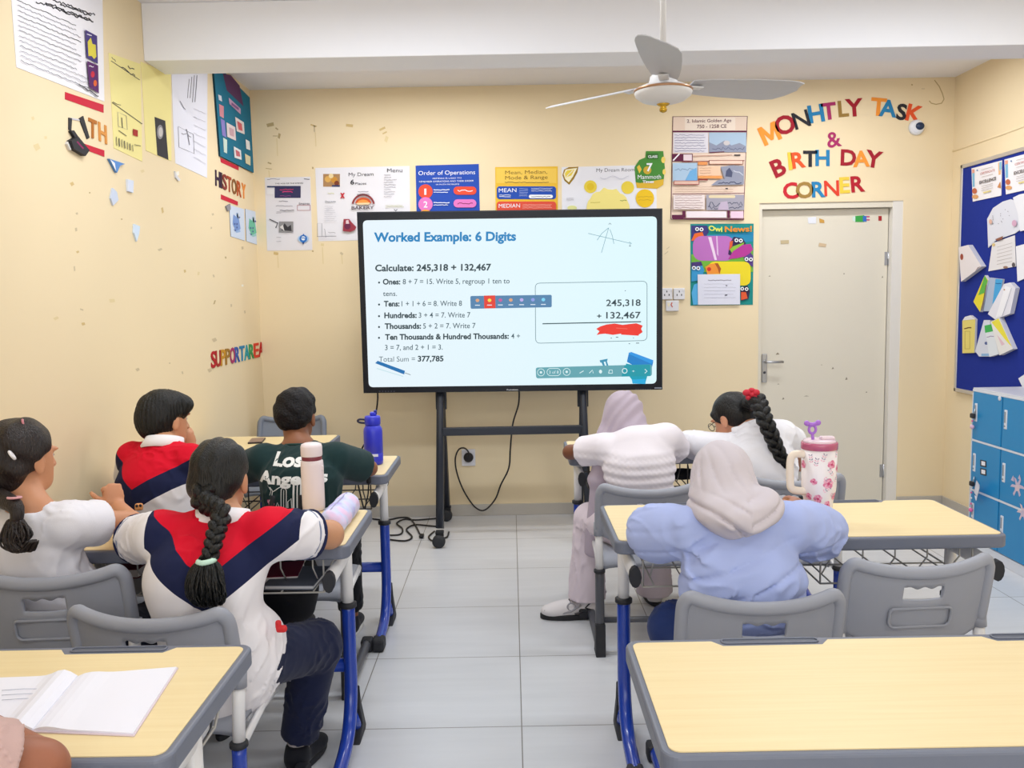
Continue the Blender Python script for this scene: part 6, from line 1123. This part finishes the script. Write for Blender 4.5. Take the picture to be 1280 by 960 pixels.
for d, r in ((A(-0.018, 0, 0.008), 0.02), (A(0.018, 0, 0.008), 0.02), (A(-0.01, 0, -0.014), 0.015), (A(0.012, 0, -0.012), 0.014), (A(0.002, 0, 0.018), 0.015)): bw.sphere(q0+d, (r, 0.01, r*0.75), BR, 7)
bw.sphere(q0+A(0, -0.008, 0), 0.01, BR, 7).done('hair_bow', t, world=True)
gl = MB(); GF = mat('#2a2320', 0.3)
for sx in (-1, 1):
    gl.tube([g(0.031*sx+0.021*math.cos(k*2*pi/18), 0.1, 0.002+0.018*math.sin(k*2*pi/18)) for k in range(18)], 0.0018, GF, 6, closed=True); gl.tube([g(0.052*sx, 0.098, 0.004), g(0.074*sx, 0.05, 0.004), g(0.077*sx, -0.005, 0.002)], 0.0018, GF, 6)
gl.tube([g(-0.01, 0.1, 0.004), g(0, 0.103, 0.007), g(0.01, 0.1, 0.004)], 0.0018, GF, 6); gl.done('glasses', t, world=True)
# ------------------------------------------------------------------ person in the pale blue top and grey headscarf
J = dict(head=J_(902, 604, 2.50), neck=J_(917, 645, 2.43), sL=J_(864, 662, 2.44), sR=J_(986, 657, 2.44), eL=J_(818, 690, 2.56), hL=J_(850, 655, 2.78), eR=J_(1020, 686, 2.56), hR=J_(1003, 642, 2.70), chest=J_(928, 728, 2.41), pelvis=A(0.635, 2.44, 0.51))
J.update(kL=J_(842, 785, 2.52), kR=A(0.74, 2.75, 0.49), aL=A(0.60, 2.78, 0.09), aR=A(0.75, 2.78, 0.09), tL=nz(A(-0.3, 1, 0)), tR=A(0, 1, 0)); J['hL'][2] = 0.785; J['hR'][2] = 0.82; J['eL'][2] = 0.79; J['eR'][2] = 0.79
t, R = person('person in a pale blue top and light grey headscarf at the floral tumbler desk', (0.635, 2.44, 0), 0, J, '#b5806a', (-0.12, 0.2, 0.05), 1.0, sh=0.055, hands={'R': (A(0.3, -0.5, 0.8), -1, 0.6, None), 'L': (A(0, 0, 1), 1, 0.5, None)})
ad, ct = torso_cloth(J, sleeve=1.0, sr=(0.07, 0.078), wchest=1.13, wlow=1.18, dchest=0.12, dlow=0.125, low=J['pelvis']+A(0, 0.0, -0.05))
ct = []
for q, w2 in (('L', 0.85), ('R', 0.8)): f = J['e'+q]+(J['h'+q]-J['e'+q])*w2*0.55; ad += [(ell(J['s'+q]+(J['e'+q]-J['s'+q])*0.6, A(0.075, 0.08, 0.078)), 0.03), (cone(J['e'+q], f, 0.074, 0.05), 0.03), (cone(J['e'+q]+A(0, 0, -0.01), J['e'+q]+A(0.02 if q == 'L' else -0.02, -0.02, -0.045), 0.058, 0.035), 0.03)]
def bluefold(P):
    z = P[:, 2]; x = P[:, 0]-0.635; dg = wrinkle(0.0045, 28, 93, (0.7, 1, 1.1))(P); low = np.clip((0.86-z)*6, 0, 1)
    q = 1-np.abs(np.sin(38*(z-0.36*x)+1.5*snoise(P, 9, 4))); return dg+0.012*low*(q**4-0.15)
sdf('shirt', t, cloth('#a9b6e4'), ad, ct, 0.0055, bluefold)
seat_legs(t, J, cloth('#26376b'), nz(J['sR']-J['sL']), tr=(0.1, 0.075, 0.06), cut=0.03); [shoe(t, J['a'+q], J['t'+q], cloth('#d9d6d6'), mat('#e6e4e0', 0.6)) for q in 'LR']
HJ2 = cloth('#c9c1c8', 0.06); c = J['head']; g = lambda *p: c+R@A(*p)
def scarf(P):
    q = (P-c)@R; th = np.arctan2(q[:, 0]+0.05, -q[:, 1]+0.02); lo = np.clip((1.07-P[:, 2])*9, 0.12, 1)
    s = snoise(P, 14, 6); up = np.clip((P[:, 2]-0.945)*25, 0, 1)*np.clip((1.1-P[:, 2])*9, 0.1, 1); lw = np.clip((0.96-P[:, 2])*30, 0, 1); pl = 1-np.abs(np.sin(9*th+6*q[:, 2]+1.0*s)); tw = 1-np.abs(np.sin(58*(P[:, 2]+0.5*(P[:, 0]-c[0])*np.sign(c[0]+0.03-P[:, 0]))+1.4*s)); return 0.008*(pl**2.5-0.25)*up+0.011*(tw**2.5-0.3)*lw+0.0015*snoise(P, 90, 7)
sdf('headscarf', t, HJ2, [(ell(g(0, -0.006, 0.018), A(0.088, 0.106, 0.108), R), 0.03), (ell(g(0.0, -0.035, -0.05), A(0.088, 0.082, 0.085), R), 0.04), (econe(J_(905, 625, 2.44), J_(918, 640, 2.38), 0.085, 0.09, 0.1, 0.07, A(1, 0, 0)), 0.04), (econe(J_(922, 638, 2.38), J_(938, 648, 2.31), 0.1, 0.055, 0.07, 0.03, A(1, 0, 0)), 0.03), (econe(J_(938, 645, 2.31), J_(944, 658, 2.295), 0.06, 0.028, 0.034, 0.016, A(1, 0, 0)), 0.02), (ell(J_(957, 632, 2.37), A(0.045, 0.06, 0.05)), 0.02), (econe(J_(905, 640, 2.45), J_(900, 660, 2.52), 0.1, 0.09, 0.1, 0.07, A(1, 0, 0)), 0.03)],
    [(ell(g(0, 0.105, -0.02), A(0.06, 0.055, 0.085), R), 0.01)], 0.0048, scarf)
# ------------------------------------------------------------------ someone at the near left desk, only an elbow in view
J = dict(head=A(-1.16, 1.17, 1.15), neck=A(-1.15, 1.11, 1.02), sL=A(-1.33, 1.09, 0.965), sR=A(-0.985, 1.08, 0.955), eR=J_(48, 962, 1.28), hR=A(-0.98, 1.44, 0.805), eL=A(-1.42, 1.33, 0.80), hL=A(-1.2, 1.5, 0.795), chest=A(-1.15, 1.06, 0.82), pelvis=A(-1.15, 1.03, 0.52))
J.update(kL=A(-1.26, 1.42, 0.49), kR=A(-1.04, 1.42, 0.49), aL=A(-1.26, 1.45, 0.09), aR=A(-1.04, 1.45, 0.09), tL=A(0, 1, 0), tR=A(0, 1, 0)); t, R = person('elbow and pinkish short sleeve of a person at the front left desk', (-1.15, 1.03, 0), 0, J, '#9c6249', (0, 0.2, 0), 1.0, arm=(0.05, 0.043, 0.03), faced=True)
ad, ct = torso_cloth(J, sleeve=0.86, sr=(0.07, 0.064), wchest=0.86, wlow=0.9, dchest=0.11, dlow=0.12)
sdf('shirt', t, cloth('#c4a49e'), ad, ct, 0.0055, wrinkle(0.003, 34, 103))
seat_legs(t, J, cloth('#1f2746'), A(1, 0, 0)); c = J['head']; g = lambda *p: c+R@A(*p)
sdf('hair', t, HK, [(ell(g(0, -0.016, 0.036), A(0.083, 0.1, 0.087), R), 0.02), (ell(g(0, -0.055, -0.01), A(0.074, 0.055, 0.066), R), 0.03)], [(half(g(0, 0.06, 0.055), R@A(0, 1.0, -0.5)), 0.008), (half(g(0, -0.03, -0.075), R@A(0, 0.1, -1)), 0.008)], 0.006)
make_chair((-1.17, 1.10, 0), 0, 'grey chair of the person whose elbow rests on the front left desk', ztop=0.73)
# ================================================================== THINGS ON THE DESKS AND FLOOR
DT = 0.7608
q = onZ(467.5, 580, DT); q[2] = DT; BB = mat('#2f37c8', 0.35, spec=0.5); BD = mat('#262a8c', 0.4)
t = thing('water_bottle', q, 0, 'blue sports bottle on the corner of the far left desk', 'bottle')
MB().lathe([(0.036, 0), (0.042, 0.004), (0.043, 0.02), (0.043, 0.052), (0.0415, 0.054), (0.043, 0.056), (0.043, 0.15), (0.041, 0.165), (0.034, 0.178), (0.030, 0.184)], BB, n=32).done('bottle_body', t)
MB().lathe([(0.034, 0.182), (0.036, 0.186), (0.036, 0.215), (0.033, 0.222), (0.02, 0.224)], BB, n=28).box((0.004, 0, 0.232), (0.03, 0.022, 0.018), BB, 0.006).box((0.014, 0, 0.238), (0.014, 0.018, 0.022), BD, 0.004).done('bottle_lid', t)
MB().tube(smooth_path([(-0.03, 0, 0.205), (-0.055, -0.005, 0.208), (-0.066, -0.006, 0.202), (-0.058, -0.006, 0.194), (-0.035, 0, 0.190)], 6), 0.005, mat('#1c1c3c', 0.4), 8).done('carry_loop', t)
MB().box((0.012, -0.0425, 0.047), (0.03, 0.003, 0.012), mat('#d9dcf0', 0.5), 0.001).done('bottle_label', t)
q = onZ(390, 640, DT); q[2] = DT; q[1] += 0.03; PW = mat('#eadde0', 0.4, spec=0.45)
t = thing('water_bottle', q, 0, 'tall pinkish white bottle on the desk of the girl with the plait', 'bottle')
MB().lathe([(0.034, 0), (0.039, 0.004), (0.040, 0.02), (0.040, 0.165), (0.039, 0.178), (0.034, 0.184)], PW, n=32).done('bottle_body', t)
MB().lathe([(0.035, 0.182), (0.0355, 0.186), (0.0355, 0.196), (0.034, 0.198)], mat('#7d3340', 0.3), n=28).done('seal_band', t)
MB().lathe([(0.037, 0.197), (0.038, 0.2), (0.038, 0.23), (0.035, 0.239), (0.026, 0.243), (0.01, 0.244)], PW, n=32).done('bottle_lid', t)
MB().box((0.037, -0.01, 0.155), (0.012, 0.014, 0.02), PW, 0.004).done('lid_button', t)
# soft pencil case
a, b = onZ(413, 656, 0.785), onZ(434, 633, 0.785); d = nz(b-a); ca = mat('#c9c8ec', 0.9, noise=0.12, nscale=18, sheen=0.4, bump=0.2, bscale=200)
t = thing('pencil_case', ((a+b)/2*A(1, 1, 0)+A(0, 0, DT)), 0, 'fluffy lavender pencil case lying beside the pinkish white bottle', 'pencil case')
m = bpy.data.materials.new('tie_dye'); m.use_nodes = True; nt = m.node_tree; tc = nt.nodes.new('ShaderNodeTexCoord'); n = nt.nodes.new('ShaderNodeTexNoise'); n.inputs['Scale'].default_value = 16; nt.links.new(tc.outputs['Object'], n.inputs[0])
cr = nt.nodes.new('ShaderNodeValToRGB'); nt.links.new(n.outputs['Fac'], cr.inputs[0]); E_ = cr.color_ramp.elements; E_[0].position = 0.35; E_[0].color = rgb('#b9b3ea'); E_[1].position = 0.65; E_[1].color = rgb('#e6c9e8'); e = E_.new(0.5); e.color = rgb('#cfd6f4')
nt.links.new(cr.outputs[0], nt.nodes['Principled BSDF'].inputs['Base Color']); nt.nodes['Principled BSDF'].inputs['Roughness'].default_value = 0.9
sdf('case_body', t, m, [(cone(a+A(0, 0, 0.012), b+A(0, 0, 0.012), 0.036, 0.038), 0.02), (cone(a+A(0.02, 0.0, 0.0), b+A(0.01, 0, 0.0), 0.03, 0.032), 0.02)], [(half(A(0, 0, DT+0.0005), A(0, 0, -1)), 0.004)], 0.0045, lambda P: 0.0018*snoise(P, 90, 3)+0.001*snoise(P, 300, 4))
MB().tube([a+A(0, 0, 0.046), (a+b)/2+A(0, 0, 0.049), b+A(0, 0, 0.049)], 0.003, mat('#a9a6c8', 0.6), 6).done('zip', t, world=True)
# phone on the far desk
q = onZ(321, 551, DT+0.004); q[2] = DT-0.0003; t = thing('phone', q, 0.15, 'phone in a brown case lying on the short desk behind the boys', 'phone')
MB().box((0, 0, 0.0045), (0.075, 0.15, 0.009), mat('#2a2224', 0.4), 0.003).done('phone_case', t); MB().box((0, 0, 0.0094), (0.069, 0.143, 0.0012), mat('#8a6f64', 0.3), 0.0004).done('phone_back', t)
# insulated tumbler with flowers
tq = A(0.975, 2.73, DT); t = thing('tumbler', tq, 0, 'tall floral tumbler with a handle, pink lid and purple straw topper', 'tumbler')
CR = mat('#efe8ea', 0.4, spec=0.45, noise=0.02, nscale=20); prof = [(0.038, 0), (0.041, 0.004), (0.043, 0.06), (0.045, 0.085), (0.052, 0.115), (0.0535, 0.13), (0.0545, 0.248)]
tb = MB().lathe(prof, CR, n=44)
def rad(z): return float(np.interp(z, [p[1] for p in prof], [p[0] for p in prof]))
def blot(th, z, pts, m, off=0.0004):
    V = [((rad(z+v)+off)*math.cos(th+u/0.052), (rad(z+v)+off)*math.sin(th+u/0.052), z+v) for u, v in pts]; tb.add(V, [tuple(range(len(V)))], m)
PK, PK2, LV, YC = mat('#e07fa2', 0.5), mat('#f0b4c8', 0.5), mat('#9a8ca6', 0.5), mat('#cc4a78', 0.5); rr = random.Random(11)
def flower(th, z, r):
    for k in range(6):
        a = k*pi/3+rr.random()*0.5; cx, cz = r*0.55*math.cos(a), r*0.55*math.sin(a); blot(th, z, [(cx+r*0.48*math.cos(j*pi/4), cz+r*0.42*math.sin(j*pi/4)) for j in range(8)], PK if k % 2 else PK2, 0.0004+0.00012*k)
    blot(th, z, [(r*0.28*math.cos(j*pi/4), r*0.28*math.sin(j*pi/4)) for j in range(8)], YC, 0.0014)
def sprig(th, z, ang, n=4):
    for k in range(n):
        x, y = math.cos(ang)*0.007*k, math.sin(ang)*0.007*k
        for s_ in (-1, 1): a = ang+s_*0.8; blot(th, z, [(x, y), (x+0.006*math.cos(a+0.3), y+0.006*math.sin(a+0.3)), (x+0.009*math.cos(a), y+0.009*math.sin(a)), (x+0.006*math.cos(a-0.3), y+0.006*math.sin(a-0.3))], LV if k % 2 else PK2, 0.0005+0.0001*k)
for th, z, r in ((-1.15, 0.205, 0.015), (-1.35, 0.145, 0.018), (-2.2, 0.15, 0.011), (-1.95, 0.095, 0.015), (-1.3, 0.075, 0.014), (-0.75, 0.1, 0.013), (-2.55, 0.1, 0.012), (-0.5, 0.19, 0.014), (-1.75, 0.05, 0.013), (0.6, 0.12, 0.015), (1.6, 0.19, 0.015), (2.5, 0.15, 0.014), (3.3, 0.2, 0.014)): flower(th, z, r)
for th, z, a in ((-2.1, 0.2, 1.4), (-1.75, 0.215, 1.2), (-2.35, 0.21, 1.7), (-0.9, 0.15, 0.7), (-1.05, 0.17, 2.2), (-1.65, 0.12, 0.5), (-0.8, 0.225, 1.2), (-1.6, 0.165, -0.8), (-1.15, 0.11, -0.4), (-2.3, 0.07, 1.0), (1.0, 0.16, 1), (2.0, 0.12, 2), (2.9, 0.18, 1)): sprig(th, z, a)
tb.done('tumbler_body', t)
LID = mat('#b8587a', 0.25, spec=0.5, coat=0.4); LIT = mat('#e3cdd8', 0.2, spec=0.5)
MB().lathe([(0.054, 0.247), (0.0565, 0.249), (0.0565, 0.266), (0.055, 0.27), (0.05, 0.27), (0.045, 0.265)], LID, n=40).done('lid_rim', t)
MB().lathe([(0.05, 0.266), (0.05, 0.276), (0.04, 0.279), (0.01, 0.28)], LIT, n=32).box((0.02, -0.01, 0.283), (0.045, 0.028, 0.012), LIT, 0.005).done('lid_top', t)
MB().tube(smooth_path([(-0.052, -0.01, 0.232), (-0.085, -0.018, 0.234), (-0.098, -0.02, 0.215), (-0.098, -0.02, 0.15), (-0.09, -0.018, 0.122), (-0.046, -0.01, 0.112)], 6), 0.0095, mat('#eadccb', 0.45), 12, ry=1.3).done('handle', t)
PU = mat('#a970d0', 0.4); MB().tube([(-0.024, -0.01, 0.27), (-0.027, -0.012, 0.30)], 0.005, PU, 8).done('straw', t)
MB().tube([(-0.028+0.011*math.cos(k*pi/8), -0.014, 0.312+0.013*math.sin(k*pi/8)) for k in range(16)], 0.0045, PU, 8, closed=True).tube([(-0.046, -0.014, 0.33), (-0.028, -0.014, 0.327), (-0.010, -0.014, 0.331)], 0.007, PU, 8).sphere((-0.046, -0.014, 0.332), 0.009, PU, 6).sphere((-0.01, -0.014, 0.333), 0.009, PU, 6).done('straw_topper', t)
# open exercise book at the front
def page(p, nu=14, nv=2, lift=0.012, thick=0.006, left=False):
    """p: spine far, outer far, outer near, spine near on the desk"""
    V = []; F = []
    for i in range(nu+1):
        u = i/nu
        for v in (0, 1):
            a = p[0]+(p[1]-p[0])*u if v == 0 else p[3]+(p[2]-p[3])*u
            z = DT+thick*(1-0.25*u)+lift*math.exp(-((u-0.16)/0.13)**2)*(1.0)-0.004*math.exp(-(u/0.05)**2); V += [A(a[0], a[1], z), A(a[0], a[1], DT+0.0006)]
    for i in range(nu):
        o = i*4; F += [(o, o+2, o+6, o+4), (o+1, o+5, o+7, o+3), (o, o+4, o+5, o+1), (o+2, o+3, o+7, o+6)]
    F += [(0, 1, 3, 2), (nu*4, nu*4+2, nu*4+3, nu*4+1)]; return V, F
sp0, sp1 = onZ(97, 847, DT), onZ(41, 914, DT); PG = mat('#e9e9f3', 0.75, spec=0.2); PGE = mat('#d9c9d2', 0.7)
t = thing('exercise_book', ((sp0+sp1)/2), 0, 'open exercise book with blank white pages on the front left desk', 'book')
V, F = page([sp0, onZ(221, 836, DT), onZ(167, 919, DT), sp1], lift=0.004); pr_ = MB().add(V, F, PG, False); pr_.done('right_page', t, world=True)
lf0, lf1 = onZ(-14, 850, DT), onZ(-90, 930, DT); V, F = page([sp0, lf0, lf1, sp1], lift=0.012); F = [f[::-1] for f in F]; lp_ = MB().add(V, F, PG, False)
lp_.done('left_page', t, world=True)
ln = MB()
for k in range(3): y = 860+k*6; ln.tube([onZ(2, y+3, DT+0.0076), onZ(30, y+1, DT+0.0078), onZ(48-k*6, y+1, DT+0.009)], 0.0006, mat('#b9bccf', 0.8), 4)
ln.done('written_lines', t, world=True)
cv = [sp0, onZ(223, 835.5, DT), onZ(168, 921, DT), onZ(40, 916, DT), lf1+A(-0.002, -0.003, 0), lf0]; bb = MB(); bb.prism([(p[0], p[1]) for p in (cv[5], cv[0], cv[1], cv[2], cv[3], cv[4])][::-1], DT+0.0001, DT+0.002, PGE); bb.done('book_cover', t, world=True)
# small things on the left middle desk
s = Sheet(lambda x, y: onZ(x, y, DT), (0, 0, 1)).base([(101, 667), (117, 663), (150, 667), (110, 673.5)], PAPER, 0.0015); tag(s.done('paper_sheet'), 'white paper on the desk under the arm of the girl in white', 'paper')
q = onZ(174, 638, DT); q[2] = DT; t = thing('pencil_sharpener', q, 0.3, 'small tan sharpener with dark holes on the left middle desk', 'sharpener')
MB().box((0, 0, 0.013), (0.028, 0.02, 0.026), mat('#d9955a', 0.5), 0.007).done('sharpener_body', t); MB().sphere((-0.006, -0.009, 0.019), (0.005, 0.003, 0.006), BLK, 6).sphere((0.006, -0.009, 0.019), (0.005, 0.003, 0.006), BLK, 6).done('blade_hole', t)
def book(px, z, w, d, h, rz, col, label, pages='#e2d9d6', grp='books in the baskets under the left middle desk'):
    q = onZ(px[0], px[1], z); t = thing('book', (q[0], q[1], z-h/2), rz, label, 'book', grp)
    MB().box((0, 0, h-0.001), (w, d, 0.002), C(col)).box((0, 0, 0.001), (w, d, 0.002), C(col)).box((-w/2+0.001, 0, h/2), (0.002, d, h), C(col)).done('book_cover', t); MB().box((0.002, 0, h/2), (w-0.008, d-0.008, h-0.005), mat(pages, 0.8)).done('page_block', t)
book((338, 716, ), 0.622, 0.2, 0.16, 0.022, 0.1, '#7a1f38', 'maroon book in the basket beneath the girl with the plait'); book((372, 722), 0.618, 0.16, 0.2, 0.014, -0.05, '#6f7480', 'grey book at the open end of the desk basket', '#c9c9cc'); book((170, 706), 0.63, 0.1, 0.2, 0.03, 0.0, '#6a1a2c', 'dark red book in the basket between the two girls')
# bags
t = thing('school_bag', (onY(357, 740, 3.02)[0], 3.04, 0.30), 0, 'black school bag hanging on the chair of the boy in green', 'bag'); BG = mat('#15161c', 0.8, bump=0.1, bscale=300); bx = onY(357, 735, 3.02)
sdf('bag_body', t, BG, [(ell(bx+A(0, 0, 0.02), A(0.115, 0.055, 0.135)), 0.02), (econe(bx+A(0, 0, -0.08), bx+A(0, 0, 0.08), 0.1, 0.05, 0.1, 0.05, A(1, 0, 0)), 0.03)], (), 0.006, wrinkle(0.003, 35, 7)); MB().tube(smooth_path([bx+A(-0.05, 0.03, 0.14), bx+A(-0.055, 0.035, 0.24), bx+A(-0.05, 0.07, 0.32)], 5), 0.009, BG, 8).done('strap', t, world=True); MB().tube(smooth_path([bx+A(0.05, 0.03, 0.14), bx+A(0.055, 0.035, 0.24), bx+A(0.05, 0.07, 0.32)], 5), 0.009, BG, 8).done('strap', t, world=True)
q = onY(852, 607, 4.17); t = thing('pouch', (q[0], q[1], 0.612), 0, 'black pouch in the basket of the far right desk', 'pouch'); sdf('pouch_body', t, BG, [(ell(q*A(1, 1, 0)+A(0, 0, 0.635), A(0.085, 0.05, 0.028)), 0.01)], [(half(A(0, 0, 0.6125), A(0, 0, -1)), 0.004)], 0.005, wrinkle(0.002, 50, 8)); MB().tube([q*A(1, 1, 0)+A(-0.06, -0.02, 0.655), q*A(1, 1, 0)+A(0.06, -0.02, 0.655)], 0.003, DKT, 6).done('zip', t, world=True)
# pencil
a, b = onY(1006, 588, 4.0), onY(988, 574, 4.06); MBp = MB().tube([a, a+(b-a)*0.85], 0.0042, mat('#d9a03a', 0.4), 6).tube([a+(b-a)*0.85, b], [0.0042, 0.0008], mat('#e0c49a', 0.6), 6); tag(MBp.done('pencil'), 'yellow pencil in the right hand of the girl with the red bow', 'pencil')
# cables
CBL = mat('#1d1c20', 0.5)
def cable(name, pts, label, r=0.0055, ends=None):
    m = MB().tube(smooth_path(pts, 8), r, CBL, 8)
    for e in (ends or ()): m.box(e[0], e[1], CBL, 0.006)
    return tag(m.done(name), label, 'cable', 'black cables about the screen')
P = [(649, 488, 5.56), (648, 506, 5.62), (641, 530, 5.72), (638, 560, 5.8), (636, 585, 5.84), (626, 606, 5.88), (619, 624, 5.9), (606, 637.5, 5.91), (594, 634, 5.91), (581, 616, 5.92), (572, 594, 5.92), (569, 575, 5.92), (573, 562.5, 5.91), (580, 560, 5.9), (585.5, 565, 5.9), (585.5, 572, 5.905)]
pl = onY(585.5, 572, YB-0.035); m = MB().tube(smooth_path([onY(*p) for p in P], 6), 0.0055, CBL, 8); m.lathe([(0.03, 0), (0.034, 0.004), (0.033, 0.022), (0.02, 0.034)], CBL, (pl[0], YB-0.0185, pl[2]), 20, np.array([[1, 0, 0], [0, 0, -1.0], [0, 1, 0]])); tag(m.done('power_cable'), 'black power cable looping from the screen to a plug in the wall', 'cable', 'black cables about the screen')
cable('signal_cable', [onY(472, 489, 5.55), onY(472, 500, 5.6), onY(470, 515, 5.66), onY(462, 545, 5.75), onY(452, 562, 5.8), onY(446, 590, 5.86), onY(452, 625, 5.88), onZ(460, 652, 0.007)], 'thin black cable dropping from the left end of the screen')
f_ = lambda x, y: onZ(x, max(y, 646.5), 0.007)
cable('floor_cable', [f_(462, 648), f_(482, 650), f_(500, 647), f_(512, 648), f_(520, 658), f_(524, 666), f_(527, 671)], 'black cable on the floor ending in a small plug', ends=[(f_(527, 671)+A(0, 0, 0.006), (0.03, 0.05, 0.02))])
cable('floor_cable', [f_(484, 669), f_(500, 668), f_(503, 661), f_(496, 654), f_(506, 649), f_(520, 650), f_(545, 648)], 'black cable waving over the floor behind the stand, upper loop')
cable('floor_cable', [f_(484, 674), f_(506, 676), f_(515, 671), f_(508, 662), f_(518, 656), f_(534, 657), f_(546, 658)], 'black cable waving over the floor behind the stand, lower loop')
cable('floor_cable', [f_(543, 664), f_(536, 671), f_(541, 676), f_(553, 673), f_(559, 671), f_(561, 665)], 'short black cable curled around the front caster of the stand')
a = onY(461, 600, 3.64); cable('charger_cable', [a, onY(460, 618, 3.65), onY(457, 632, 3.66), onY(456, 645, 3.67)], 'black charger lead dangling from the edge of the far left desk', 0.003, ends=[(a, (0.02, 0.018, 0.032))])
